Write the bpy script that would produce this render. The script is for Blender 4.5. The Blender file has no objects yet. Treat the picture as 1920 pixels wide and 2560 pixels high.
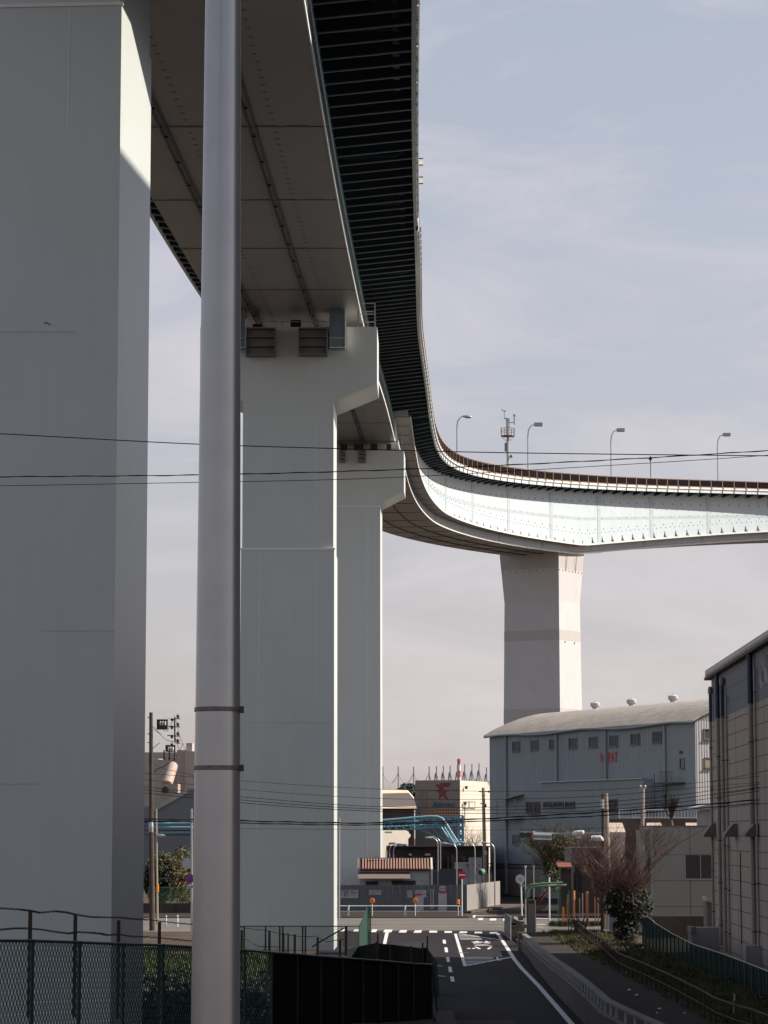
import bpy, bmesh, math, random
from mathutils import Vector, Matrix
R = math.radians
random.seed(7)
S = bpy.context.scene
COL = S.collection

# ------------------------------------------------------------------ camera
F_SRC = 6650.0; TILT = math.atan(808 / F_SRC); CT, ST = math.cos(TILT), math.sin(TILT); CAMZ = 6.2; K = 1920 / 1659
cam = bpy.data.objects.new('camera', bpy.data.cameras.new('camera')); COL.objects.link(cam); S.camera = cam
cam.location = (0, 0, CAMZ); cam.rotation_euler = (math.pi / 2 + TILT, 0, 0)
cam.data.sensor_fit = 'VERTICAL'; cam.data.sensor_height = 36; cam.data.lens = F_SRC / 2560 * 36
cam.data.clip_start = 0.5; cam.data.clip_end = 6000
# ------------------------------------------------------------------ world, sun
SUN_AZ, SUN_EL = 84.0, 38.0
W = bpy.data.worlds.new('World'); S.world = W; W.use_nodes = True
nt = W.node_tree; nt.nodes.clear()
def wn(t, **k):
    n = nt.nodes.new(t)
    for a, b in k.items(): setattr(n, a, b)
    return n
out = wn('ShaderNodeOutputWorld'); bg = wn('ShaderNodeBackground'); sky = wn('ShaderNodeTexSky', sky_type='NISHITA', sun_disc=False)
sky.sun_elevation = R(SUN_EL); sky.sun_rotation = R(SUN_AZ); sky.air_density = 1.0; sky.dust_density = 2.2; sky.ozone_density = 1.5
tc = wn('ShaderNodeTexCoord'); sp = wn('ShaderNodeSeparateXYZ'); rmp = wn('ShaderNodeValToRGB'); mp = wn('ShaderNodeMapping')
nt.links.new(tc.outputs['Generated'], sp.inputs[0]); nt.links.new(sp.outputs['Z'], rmp.inputs[0])
e = rmp.color_ramp.elements
e[0].position = 0.0; e[0].color = (4.7, 4.1, 4.1, 1)
e[1].position = 0.36; e[1].color = (3.6, 3.85, 4.4, 1)
x = e.new(0.10); x.color = (4.5, 4.1, 4.25, 1)
x = e.new(0.22); x.color = (4.1, 4.05, 4.45, 1)
x = e.new(0.62); x.color = (1.7, 2.3, 3.6, 1)
x = e.new(1.0); x.color = (1.1, 1.6, 2.8, 1)
mp.inputs['Scale'].default_value = (2.6, 2.6, 9.0); mp.inputs['Rotation'].default_value = (0.25, 0.55, 0.1); mp.inputs['Location'].default_value = (0.9, 0.2, 1.3)
nz = wn('ShaderNodeTexNoise'); nz.inputs['Scale'].default_value = 2.6; nz.inputs['Detail'].default_value = 7; nz.inputs['Roughness'].default_value = .58; nz.inputs['Distortion'].default_value = .6
nt.links.new(tc.outputs['Generated'], mp.inputs[0]); nt.links.new(mp.outputs[0], nz.inputs['Vector'])
cr = wn('ShaderNodeValToRGB'); cr.color_ramp.elements[0].position = .44; cr.color_ramp.elements[1].position = .72
nt.links.new(nz.outputs['Fac'], cr.inputs[0])
mx0 = wn('ShaderNodeMix', data_type='RGBA'); mx0.inputs['Factor'].default_value = .68      # clear Nishita sky behind a veil of thin haze
nt.links.new(sky.outputs[0], mx0.inputs['A']); nt.links.new(rmp.outputs[0], mx0.inputs['B'])
mx = wn('ShaderNodeMix', data_type='RGBA'); mx.inputs['B'].default_value = (5.6, 5.1, 5.3, 1)
mm = wn('ShaderNodeMath', operation='MULTIPLY'); mm.inputs[1].default_value = .62
nt.links.new(cr.outputs[0], mm.inputs[0]); nt.links.new(mm.outputs[0], mx.inputs['Factor']); nt.links.new(mx0.outputs['Result'], mx.inputs['A'])
nt.links.new(mx.outputs['Result'], bg.inputs['Color']); bg.inputs['Strength'].default_value = .086
nt.links.new(bg.outputs[0], out.inputs[0])
sun = bpy.data.objects.new('sun', bpy.data.lights.new('sun', 'SUN')); COL.objects.link(sun)
sun.data.energy = 4.9; sun.data.angle = R(.55); sun.data.color = (1.0, .91, .80)
d = Vector((math.sin(R(SUN_AZ)) * math.cos(R(SUN_EL)), math.cos(R(SUN_AZ)) * math.cos(R(SUN_EL)), math.sin(R(SUN_EL))))
sun.rotation_euler = d.to_track_quat('Z', 'Y').to_euler(); sun.location = d * 200
vs = S.view_settings; vs.view_transform = 'Standard'; vs.look = 'None'; vs.exposure = 0.70; vs.gamma = 1; vs.use_curve_mapping = False

# ------------------------------------------------------------------ helpers
def ray(dx, dy):
    u = dx * K - 960; w = 1280 - dy * K; dn = F_SRC * CT - w * ST
    return u / dn, (F_SRC * ST + w * CT) / dn
def P(dx, dy, Y):
    a, b = ray(dx, dy); return Vector((a * Y, Y, CAMZ + b * Y))
def G(dx, dy, z=0.0):
    a, b = ray(dx, dy); Y = (z - CAMZ) / b; return Vector((a * Y, Y, z))
def ON(dx, dy, p0, n):           # ray against a vertical (or any) plane
    a, b = ray(dx, dy); r = Vector((a, 1, b)); c = Vector((0, 0, CAMZ)); n = Vector(n)
    t = (Vector(p0) - c).dot(n) / r.dot(n); return c + r * t
def Zat(dy, Y): return P(829.5, dy, Y).z
def Xat(dx, dy, Y): return P(dx, dy, Y).x

MATS = {}
def mat(name, col, rough=.6, metal=0.0, var=.14, scale=1.5, streak=0.0, bump=0.0, dirt=None, spec=.5, coat=0.0):
    if name in MATS: return MATS[name]
    m = bpy.data.materials.new(name); m.use_nodes = True; N = m.node_tree; b = N.nodes['Principled BSDF']
    b.inputs['Roughness'].default_value = rough; b.inputs['Metallic'].default_value = metal; b.inputs['Specular IOR Level'].default_value = spec
    b.inputs['Coat Weight'].default_value = coat
    t = N.nodes.new('ShaderNodeNewGeometry'); n1 = N.nodes.new('ShaderNodeTexNoise'); n1.inputs['Scale'].default_value = scale; n1.inputs['Detail'].default_value = 8; n1.inputs['Roughness'].default_value = .62
    N.links.new(t.outputs['Position'], n1.inputs['Vector'])
    r = N.nodes.new('ShaderNodeMapRange'); r.inputs[1].default_value = .3; r.inputs[2].default_value = .7; r.inputs[3].default_value = 1 - var; r.inputs[4].default_value = 1 + var * .6
    N.links.new(n1.outputs['Fac'], r.inputs[0]); fac = r.outputs[0]
    if streak:
        mpn = N.nodes.new('ShaderNodeMapping'); mpn.inputs['Scale'].default_value = (3.0, 3.0, .12); n2 = N.nodes.new('ShaderNodeTexNoise'); n2.inputs['Scale'].default_value = 1.3; n2.inputs['Detail'].default_value = 6
        N.links.new(t.outputs['Position'], mpn.inputs[0]); N.links.new(mpn.outputs[0], n2.inputs['Vector'])
        r2 = N.nodes.new('ShaderNodeMapRange'); r2.inputs[1].default_value = .35; r2.inputs[2].default_value = .75; r2.inputs[3].default_value = 1; r2.inputs[4].default_value = 1 - streak
        N.links.new(n2.outputs['Fac'], r2.inputs[0]); mu = N.nodes.new('ShaderNodeMath'); mu.operation = 'MULTIPLY'
        N.links.new(fac, mu.inputs[0]); N.links.new(r2.outputs[0], mu.inputs[1]); fac = mu.outputs[0]
    sc = N.nodes.new('ShaderNodeVectorMath'); sc.operation = 'SCALE'; sc.inputs[0].default_value = col
    N.links.new(fac, sc.inputs['Scale']); res = sc.outputs[0]
    if dirt:
        n3 = N.nodes.new('ShaderNodeTexNoise'); n3.inputs['Scale'].default_value = scale * 3.1; n3.inputs['Detail'].default_value = 10; n3.inputs['Roughness'].default_value = .7
        N.links.new(t.outputs['Position'], n3.inputs['Vector']); r3 = N.nodes.new('ShaderNodeMapRange'); r3.inputs[1].default_value = .52; r3.inputs[2].default_value = .70; r3.inputs[4].default_value = dirt[1]
        N.links.new(n3.outputs['Fac'], r3.inputs[0]); mxx = N.nodes.new('ShaderNodeMix'); mxx.data_type = 'RGBA'; mxx.inputs['B'].default_value = (*dirt[0], 1)
        N.links.new(r3.outputs[0], mxx.inputs['Factor']); N.links.new(res, mxx.inputs['A']); res = mxx.outputs['Result']
    N.links.new(res, b.inputs['Base Color'])
    if bump:
        bn = N.nodes.new('ShaderNodeBump'); bn.inputs['Strength'].default_value = bump; bn.inputs['Distance'].default_value = .05
        n4 = N.nodes.new('ShaderNodeTexNoise'); n4.inputs['Scale'].default_value = scale * 12; n4.inputs['Detail'].default_value = 4
        N.links.new(t.outputs['Position'], n4.inputs['Vector']); N.links.new(n4.outputs['Fac'], bn.inputs['Height']); N.links.new(bn.outputs[0], b.inputs['Normal'])
    MATS[name] = m; return m

ORG = {}
class MB:
    def __init__(s): s.v = []; s.f = []; s.m = []; s.cur = 0
    def add(s, vs, fs):
        o = len(s.v); s.v += [Vector(a) for a in vs]
        for f in fs: s.f.append([o + i for i in f]); s.m.append(s.cur)
        return s
    def mi(s, i): s.cur = i; return s
    def box(s, x0, x1, y0, y1, z0, z1):
        return s.add([(x0, y0, z0), (x1, y0, z0), (x1, y1, z0), (x0, y1, z0), (x0, y0, z1), (x1, y0, z1), (x1, y1, z1), (x0, y1, z1)],
                     [(0, 3, 2, 1), (4, 5, 6, 7), (0, 1, 5, 4), (1, 2, 6, 5), (2, 3, 7, 6), (3, 0, 4, 7)])
    def ob(s, c, sx, sy, sz, ux=(1, 0, 0), uy=None, uz=(0, 0, 1)):    # oriented box round centre c
        ux = Vector(ux).normalized(); uz = Vector(uz).normalized(); uy = Vector(uy).normalized() if uy else uz.cross(ux).normalized(); c = Vector(c); vs = []
        for k in (-1, 1):
            for (i, j) in ((-1, -1), (1, -1), (1, 1), (-1, 1)): vs.append(c + ux * sx / 2 * i + uy * sy / 2 * j + uz * sz / 2 * k)
        return s.add(vs, [(0, 3, 2, 1), (4, 5, 6, 7), (0, 1, 5, 4), (1, 2, 6, 5), (2, 3, 7, 6), (3, 0, 4, 7)])
    def bar(s, a, b, w, h=None):
        a = Vector(a); b = Vector(b); h = h or w; u = (b - a); L = u.length; u.normalize()
        up = Vector((0, 0, 1)) if abs(u.z) < .95 else Vector((0, 1, 0)); r = u.cross(up).normalized(); up = r.cross(u).normalized()
        return s.ob((a + b) / 2, L, w, h, u, r, up)
    def ext(s, pts, vec):
        pts = [Vector(p) for p in pts]; vec = Vector(vec); n = len(pts)
        nn = sum(((pts[i] - pts[0]).cross(pts[(i + 1) % n] - pts[0]) for i in range(1, n - 1)), Vector())
        if nn.dot(vec) > 0: pts.reverse()
        return s.add(pts + [p + vec for p in pts], [tuple(range(n)), tuple(range(2 * n - 1, n - 1, -1))] + [(i, i + n, (i + 1) % n + n, (i + 1) % n) for i in range(n)])
    def tube(s, a, b, r, n=8, r2=None, cap=True):
        return s.path([a, b], r, n, r2, cap)
    def path(s, pts, r, n=6, r2=None, cap=True):
        pts = [Vector(p) for p in pts]; m = len(pts); o = len(s.v); r2 = r if r2 is None else r2; ref = None
        for i, p in enumerate(pts):
            t = (pts[min(i + 1, m - 1)] - pts[max(i - 1, 0)]).normalized()
            if ref is None: ref = Vector((1, 0, 0)) if abs(t.x) < .8 else Vector((0, 0, 1))
            a = t.cross(ref).normalized(); b = t.cross(a).normalized(); ref = b.cross(t) if False else ref
            rr = r + (r2 - r) * i / (m - 1)
            for k in range(n): an = 2 * math.pi * k / n; s.v.append(p + a * math.cos(an) * rr + b * math.sin(an) * rr)
        for i in range(m - 1):
            for k in range(n):
                s.f.append([o + i * n + k, o + i * n + (k + 1) % n, o + (i + 1) * n + (k + 1) % n, o + (i + 1) * n + k]); s.m.append(s.cur)
        if cap:
            s.f.append([o + k for k in range(n)][::-1]); s.m.append(s.cur); s.f.append([o + (m - 1) * n + k for k in range(n)]); s.m.append(s.cur)
        return s
    def lathe(s, c, prof, n=16, ax=(0, 0, 1)):
        c = Vector(c); ax = Vector(ax).normalized(); a = ax.orthogonal().normalized(); b = ax.cross(a); o = len(s.v)
        for (r, h) in prof:
            for k in range(n): an = 2 * math.pi * k / n; s.v.append(c + ax * h + a * math.cos(an) * r + b * math.sin(an) * r)
        for i in range(len(prof) - 1):
            for k in range(n): s.f.append([o + i * n + k, o + i * n + (k + 1) % n, o + (i + 1) * n + (k + 1) % n, o + (i + 1) * n + k]); s.m.append(s.cur)
        s.f.append([o + k for k in range(n)][::-1]); s.m.append(s.cur); s.f.append([o + (len(prof) - 1) * n + k for k in range(n)]); s.m.append(s.cur)
        return s
    def loft(s, rings, close=True, capends=True):      # rings of equal length
        n = len(rings[0]); o = len(s.v)
        for r in rings: s.v += [Vector(p) for p in r]
        for i in range(len(rings) - 1):
            for k in range(n if close else n - 1):
                s.f.append([o + i * n + k, o + (i + 1) * n + k, o + (i + 1) * n + (k + 1) % n, o + i * n + (k + 1) % n]); s.m.append(s.cur)
        if close and capends:
            s.f.append([o + k for k in range(n)]); s.m.append(s.cur); s.f.append([o + (len(rings) - 1) * n + k for k in range(n)][::-1]); s.m.append(s.cur)
        return s
    def quad(s, a, b, c, d): return s.add([a, b, c, d], [(0, 1, 2, 3)])
    def build(s, name, mats, parent=None, origin=None, smooth=False, label=None, cat=None, group=None, kind=None, fixn=True):
        if not isinstance(mats, (list, tuple)): mats = [mats]
        if parent is not None: o = ORG[parent.name]
        else: o = Vector(origin) if origin is not None else Vector((0, 0, 0))
        me = bpy.data.meshes.new(name); me.from_pydata([tuple(v - o) for v in s.v], [], s.f)
        for m in mats: me.materials.append(m)
        me.polygons.foreach_set('material_index', s.m)
        if fixn:
            bm = bmesh.new(); bm.from_mesh(me); bmesh.ops.recalc_face_normals(bm, faces=bm.faces); bm.to_mesh(me); bm.free()
        if smooth:
            me.polygons.foreach_set('use_smooth', [True] * len(me.polygons))
            if smooth != 'all':
                try: me.set_sharp_from_angle(angle=R(35))
                except Exception: pass
        me.update()
        ob = bpy.data.objects.new(name, me); COL.objects.link(ob)
        if parent is not None: ob.parent = parent
        else: ob.location = o
        ORG[ob.name] = o
        for k, v in (('label', label), ('category', cat), ('group', group), ('kind', kind)):
            if v: ob[k] = v
        return ob
def thing(name, label, cat, origin, group=None):
    o = bpy.data.objects.new(name, None); COL.objects.link(o); o.location = origin; o['label'] = label; o['category'] = cat
    o.empty_display_size = .3
    if group: o['group'] = group
    ORG[o.name] = Vector(origin); return o
def clone(root, loc, label, rz=None, scale=None):
    def cp(o, par):
        c = o.copy(); COL.objects.link(c); c.parent = par
        for ch in list(o.children): cp(ch, c)
        return c
    c = cp(root, None); c.location = loc; c['label'] = label
    if rz is not None: c.rotation_euler[2] = rz
    if scale is not None: c.scale = scale
    return c
def text(mb, txt, size, origin, ux, uz, off=.004, shear=0.0, sx=1.0, bold=0.0):
    cu = bpy.data.curves.new('lettering', 'FONT'); cu.body = txt; cu.size = size; cu.shear = shear; cu.offset = bold; cu.resolution_u = 2
    ob = bpy.data.objects.new('lettering', cu); COL.objects.link(ob); dg = bpy.context.evaluated_depsgraph_get(); dg.update()
    me = bpy.data.meshes.new_from_object(ob.evaluated_get(dg)); ux = Vector(ux).normalized(); uz = Vector(uz).normalized(); n = ux.cross(uz).normalized(); o = Vector(origin)
    mb.add([o + ux * v.co.x * sx + uz * v.co.y + n * off for v in me.vertices], [tuple(p.vertices) for p in me.polygons])
    bpy.data.objects.remove(ob); bpy.data.curves.remove(cu); bpy.data.meshes.remove(me)

# ------------------------------------------------------------------ materials
M_pier = mat('pier_paint', (.54, .575, .545), .38, var=.04, scale=.25, streak=.04, spec=.6, dirt=((.49, .52, .50), .3))
M_seam = mat('weld_seam', (.80, .79, .74), .6)
M_web = mat('girder_paint', (.495, .56, .59), .5, var=.05, scale=.5, streak=.07)
M_webD = mat('girder_bolt', (.14, .17, .18), .6)
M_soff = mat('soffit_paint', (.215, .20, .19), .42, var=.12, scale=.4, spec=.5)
M_brk = mat('bracket_web_shade', (.024, .044, .058), .7, spec=.2)  # shade between the ribs painted into the webs, flanges kept lighter
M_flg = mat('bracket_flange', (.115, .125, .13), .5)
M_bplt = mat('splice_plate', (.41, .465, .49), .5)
M_dkun = mat('deck_underside_shade', (.02, .03, .04), .8)  # near-black colour stands in for the shade under the deck
M_curb = mat('deck_curb', (.66, .64, .61), .55)
M_fasc = mat('fascia_panel', (.54, .58, .585), .55)
M_rust = mat('rusted_rail', (.30, .18, .12), .7, var=.2)
M_rmesh = mat('brown_mesh', (.011, .008, .008), .9, spec=.04)
M_pc = mat('concrete_pier', (.53, .51, .505), .75, var=.05, scale=.5, streak=.05)
M_pcb = mat('concrete_pier_band', (.44, .41, .395), .75, var=.08)
M_steel = mat('galvanised', (.42, .43, .44), .42, metal=.55)
M_pole = mat('pole_metal', (.36, .36, .365), .31, metal=.8, var=.07, scale=5, streak=.08)
M_dark = mat('dark_metal', (.03, .03, .032), .6)
M_white = mat('white_paint', (.70, .69, .66), .5)
M_gfence = mat('green_fence', (.012, .045, .034), .55)
M_gnet = mat('green_sheet', (.12, .25, .13), .7, var=.1)
M_rustp = mat('rusty_stake', (.055, .030, .022), .85, var=.3, scale=20)
M_wire = mat('black_cable', (.008, .008, .008), .7)
M_black = mat('black_net', (.009, .009, .010), .95, spec=.05)
M_asph = mat('asphalt', (.021, .018, .020), .9, spec=.12, var=.22, scale=.8, bump=.3, dirt=((.031, .027, .027), .6))
M_asph2 = mat('worn_asphalt', (.125, .11, .095), .9, var=.2, scale=.35, bump=.3, dirt=((.10, .09, .08), .6))
M_path = mat('path_asphalt', (.042, .036, .031), .95, spec=.1, var=.25, scale=.5, bump=.4, dirt=((.022, .02, .018), .6))
M_line = mat('road_paint', (.62, .60, .58), .7, var=.2, scale=5, dirt=((.22, .20, .19), .5))
M_dirt = mat('bare_ground', (.075, .058, .042), .95, spec=.1, var=.3, scale=.3, bump=.5)
M_conc = mat('concrete', (.17, .155, .14), .85, var=.2, scale=.8, streak=.25, bump=.2)
M_concD = mat('stained_concrete', (.085, .066, .052), .9, var=.35, scale=1.2, streak=.45)
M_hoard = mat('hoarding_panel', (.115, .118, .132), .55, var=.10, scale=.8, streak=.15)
M_hoardL = mat('hoarding_side_lit', (.27, .25, .24), .6, var=.10, scale=.8)  # same panels as the front, colour lightened for the sunlit side
M_nip = mat('blue_siding', (.29, .33, .355), .6, var=.06, scale=.4, streak=.12)
M_nipg = mat('white_siding', (.50, .48, .475), .6, var=.05, streak=.08)
M_nipgr = mat('siding_groove', (.22, .21, .21), .7)
M_roof = mat('weathered_roof', (.36, .33, .31), .8, var=.18, scale=.7, streak=.2)
M_glass = mat('window_glass', (.035, .035, .04), .12, spec=.7)
M_gdim = mat('dusty_glass', (.03, .028, .028), .6)
M_frame = mat('window_frame', (.35, .34, .33), .5)
M_red = mat('red_paint', (.42, .03, .025), .55, var=.08)
M_redd = mat('sign_red', (.50, .012, .02), .45)
M_blue = mat('pipe_blue', (.22, .42, .52), .5, var=.08)
M_blueD = mat('script_blue', (.015, .085, .17), .6)
M_wh = mat('warehouse_panel', (.335, .28, .24), .75, var=.08, scale=.6, streak=.14)
M_whj = mat('panel_joint', (.06, .048, .042), .9)
M_navy = mat('navy_band', (.045, .060, .105), .6, var=.1, streak=.1)
M_pipe = mat('pvc_pipe', (.23, .21, .19), .45, streak=.1)
M_pipen = mat('navy_pipe', (.012, .022, .05), .5)
M_cream = mat('cream_wall', (.58, .52, .44), .7, var=.08, scale=.6, streak=.1)
M_grayw = mat('grey_wall', (.25, .245, .235), .75, var=.06, scale=.6, streak=.08)
M_tan = mat('tan_roof', (.80, .58, .38), .7, var=.08)
M_brown = mat('brown_wall', (.085, .065, .055), .8, var=.25, scale=.6, streak=.3)
M_orange = mat('reflector_orange', (.80, .24, .01), .4)
M_orail = mat('orange_rail', (.62, .25, .09), .6, var=.15)
M_bark = mat('bark', (.055, .038, .030), .9, var=.3, scale=6)
M_twig = mat('twigs', (.085, .045, .036), .9, var=.3, scale=3)
M_leafD = mat('dark_leaf', (.012, .016, .008), .8, var=.4, scale=2)
M_leafO = mat('olive_leaf', (.060, .060, .022), .8, var=.4, scale=1.5)
M_leafY = mat('dry_leaf', (.16, .10, .03), .8, var=.4, scale=1.5)
M_grass = mat('grass_blades', (.062, .066, .018), .9, var=.35, scale=2)
M_woodp = mat('concrete_pole', (.33, .275, .215), .8, var=.15, scale=4)
M_tile = mat('roof_tile', (.32, .18, .14), .7, var=.1)
M_tiled = mat('roof_tile_gap', (.04, .022, .018), .8)
M_slab = mat('shade_slab_wall', (.34, .34, .345), .7, var=.06)
M_mirr = mat('sign_back', (.36, .37, .38), .4, metal=.4)
M_sigG = mat('signal_green', (.01, .07, .05), .3)
M_sheet = mat('poster_sheet', (.46, .44, .45), .6)
M_ink = mat('sign_ink', (.03, .03, .035), .7)

# ------------------------------------------------------------------ ground, roads
mb = MB(); 
# one sheet to the horizon with an embankment under the near fence
xs = [-3000, -400, -120, -60, -30, -20, -14, -11, -9, -7, -5, -3, -1.5, 0, 2, 5, 15, 60, 200, 800, 3000]
ys = [-60, 0, 20, 30, 40, 46, 52, 56, 60, 64, 68, 72, 76, 80, 84, 88, 92, 96, 110, 160, 300, 700, 1800, 5000]
def fenceX(y): return 1.6 + (y - 92) * .238
def gz(x, y):
    if y > 96 or x > 3: return 0.0
    h = max(0, min(2.9, (92 - y) * .058))
    dlt = x - fenceX(y)
    if dlt > 0: h *= max(0, 1 - dlt / 3.0)
    if y < 30: h = 0 if x > -5 else h
    if x < -60: h = 0
    if dlt < -1.0: h = 0
    return h
for j, y in enumerate(ys):
    for i, xx in enumerate(xs): mb.v.append(Vector((xx, y, gz(xx, y) - .02)))
for j in range(len(ys) - 1):
    for i in range(len(xs) - 1):
        a = j * len(xs) + i; mb.f.append([a, a + 1, a + len(xs) + 1, a + len(xs)]); mb.m.append(0)
mb.build('ground', M_dirt, kind='structure', fixn=False)
# near road, running away from the camera
mb = MB(); yy = [60, 90, 110, 140, 176]
for i in range(len(yy) - 1):
    mb.quad((-3.6 if yy[i] > 97 else 2.6, yy[i], .006), (7.5, yy[i], .006), (7.7, yy[i + 1], .006), (-3.6 if yy[i + 1] > 97 else 2.6, yy[i + 1], .006))
mb.build('road', M_asph, kind='structure', fixn=False)
ycr0 = G(900, 2011).y; ycr1 = G(900, 1983.5).y
MB().quad((-90, ycr0 - 1.5, .004), (120, ycr0 - 1.5 , .004), (120, ycr1, .004), (-90, ycr1, .004)).build('cross_street', M_asph2, kind='structure', fixn=False)
MB().quad((8.5, ycr1, .003), (21, ycr1, .003), (22, 268, .003), (11.5, 268, .003)).build('side_street', M_asph, kind='structure', fixn=False)
# kerbs and verge on the far side of the crossing
MB().box(-70, Xat(1012, 1985, ycr1), ycr1, ycr1 + .25, 0, .14).build('kerb', M_conc, kind='structure')
MB().box(-70, Xat(1012, 1985, ycr1) - .1, ycr1 + .25, 217, 0, .11).build('pavement', M_path, kind='structure')
# foot path beside the road
def lerp(x, a, b):
    for i in range(len(a) - 1):
        if x <= a[i + 1]: return b[i] + (b[i + 1] - b[i]) * max(0, (x - a[i])) / (a[i + 1] - a[i])
    return b[-1]
def pz(y): return .05 + max(0, 165 - y) * .0055
mb = MB(); prev = None
for y in [62, 80, 100, 120, 140, 160, 172]:
    cur = ((7.75 if y > 70 else 7.2), lerp(y, [60, 125, 160, 172], [10.5, 10.35, 11.2, 11.9]), y, pz(y))
    if prev: mb.quad((prev[0], prev[2], prev[3]), (prev[1], prev[2], prev[3]), (cur[1], cur[2], cur[3]), (cur[0], cur[2], cur[3]))
    prev = cur
mb.build('footpath', M_path, kind='structure', fixn=False)
mb = MB(); prev = None
for y in [62, 80, 100, 120, 140, 160, 174]:
    if prev: mb.quad((9.9, prev, pz(prev) - .012), (17.5, prev, pz(prev) + .06), (17.5, y, pz(y) + .06), (9.9, y, pz(y) - .012))
    prev = y
mb.build('verge', M_dirt, kind='structure', fixn=False)

# patched and cracked asphalt
mb = MB()
for (x0_, x1_, y0_, y1_) in ((3.2, 5.0, 112, 119), (4.6, 6.2, 128, 131), (.6, 2.4, 150, 158), (2.6, 3.6, 96, 104)):
    mb.add([(x0_, y0_, .009), (x1_, y0_ + .3, .009), (x1_ + .1, y1_, .009), (x0_ + .05, y1_ - .2, .009)], [(0, 1, 2, 3)])
mb.build('asphalt_patch', mat('asphalt_patch', (.028, .026, .027), .9, spec=.1, var=.2), kind='structure', fixn=False)
mb = MB(); rc = random.Random(4)
for k in range(16):
    x_, y_ = rc.uniform(0, 7), rc.uniform(95, 210); pts_ = []
    for j in range(9): pts_.append(Vector((x_, y_, .0095))); x_ += rc.uniform(-.5, .5) + (.6 if k % 2 else 0); y_ += rc.uniform(.2, 1.6) * (.3 if k % 2 else 1)
    for j in range(8): a_, b_ = pts_[j], pts_[j + 1]; mb.add([a_ + Vector((-.03, -.05, 0)), a_ + Vector((.03, .05, 0)), b_ + Vector((.03, .05, 0)), b_ + Vector((-.03, -.05, 0))], [(0, 1, 2, 3)])
for k in range(6):
    y_ = ycr0 + 2 + k * 3.6; mb.add([(-20, y_, .0096), (14, y_ + rc.uniform(-.3, .3), .0096), (14, y_ + .14 + rc.uniform(-.1, .3), .0096), (-20, y_ + .14, .0096)], [(0, 1, 2, 3)]) if k % 2 else None
mb.build('crack_sealing', mat('tar', (.012, .011, .011), .8, spec=.1), kind='structure', fixn=False)
mb = MB().lathe((4.2, 143, .004), [(.35, 0), (.35, .009)], 20); mb.lathe((2.1, 125, .004), [(.33, 0), (.33, .009)], 20); mb.build('manhole_cover', mat('iron_cover', (.05, .045, .04), .6), kind='structure')
# painted markings
def rd(x, y): return (777.7 + .2188 * x, 1987.4 + .2188 * y)
mb = MB(); ZM = .0105
MK = [0]
def mark(pts, conv=rd, z=ZM):
    MK[0] += 1; z = z + MK[0] * .0003
    q = [G(*conv(*p), z) for p in pts]; mb.add(q, [tuple(range(len(q)))])
mark([(250, 120), (285, 120), (225, 380), (150, 600), (120, 600), (195, 380)])
for q in ([(815, 195), (845, 195), (850, 232), (820, 232)], [(833, 270), (862, 270), (870, 318), (840, 318)], [(850, 366), (880, 366), (888, 414), (856, 414)],
          [(870, 460), (902, 460), (912, 514), (876, 514)], [(888, 558), (925, 558), (935, 607), (898, 607)], [(845, 913), (892, 913), (908, 1027), (925, 1120), (856, 1120), (850, 1027)]): mark(q)
mark([(927, 135), (955, 135), (1053, 452), (1022, 457)])
mark([(955, 135), (975, 134), (1390, 192), (1390, 198)]); mark([(1053, 445), (1480, 364), (1500, 368), (1040, 455)])
ep = [G(*rd(*q), ZM) for q in ((1358, 131), (1463, 290), (1527, 392), (1595, 475))] + [G(1106 + .1875 * a_, 1952.8 + .1875 * b_, ZM) for a_, b_ in ((182, 812), (310, 945), (500, 1165), (690, 1385), (900, 1640))]
for i in range(len(ep) - 1):
    a_, b_ = ep[i], ep[i + 1]; o = len(mb.v); mb.add([(a_.x - .10, a_.y, ZM), (a_.x + .10, a_.y, ZM), (b_.x + .10, b_.y, ZM), (b_.x - .10, b_.y, ZM)], [(0, 1, 2, 3)])
rd3 = lambda x, y: (1106 + .1875 * x, 1952.8 + .1875 * y)
for y0, a, b in ((366, 1030, 1310), (377, 1032, 1320), (392, 1040, 1400), (407, 1043, 1290), (420, 1047, 1210), (433, 1050, 1150)): mark([(a, y0), (b, y0), (b, y0 + 5), (a, y0 + 5)])
mark([(1345, 366), (1366, 366), (1368, 392), (1347, 392)])
for y0, a, b in ((152, 975, 1060), (165, 978, 1130), (178, 983, 1210), (188, 990, 1300)): mark([(a, y0), (b, y0), (b, y0 + 3), (a, y0 + 3)])
rs = lambda x, y: ((1140 + .0844 * x) / K, (2320 + .0844 * y) / K)
for q in ([(450, 408), (800, 408), (790, 428), (520, 432)], [(560, 392), (670, 385), (670, 408), (560, 408)], [(520, 440), (740, 440), (740, 448), (520, 448)],
          [(820, 425), (1010, 410), (1015, 428), (830, 446)], [(860, 388), (940, 388), (940, 412), (860, 412)],
          [(520, 462), (770, 485), (1010, 458), (1010, 468), (770, 499), (520, 474)], [(550, 520), (770, 506), (1060, 520), (1060, 530), (770, 520), (550, 530)],
          [(530, 555), (630, 560), (750, 618), (670, 622)], [(1000, 555), (1080, 555), (990, 625), (910, 625)],
          [(330, 593), (430, 593), (430, 615), (330, 615)], [(470, 593), (540, 593), (590, 615), (480, 615)]): mark(q, rs)
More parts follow.
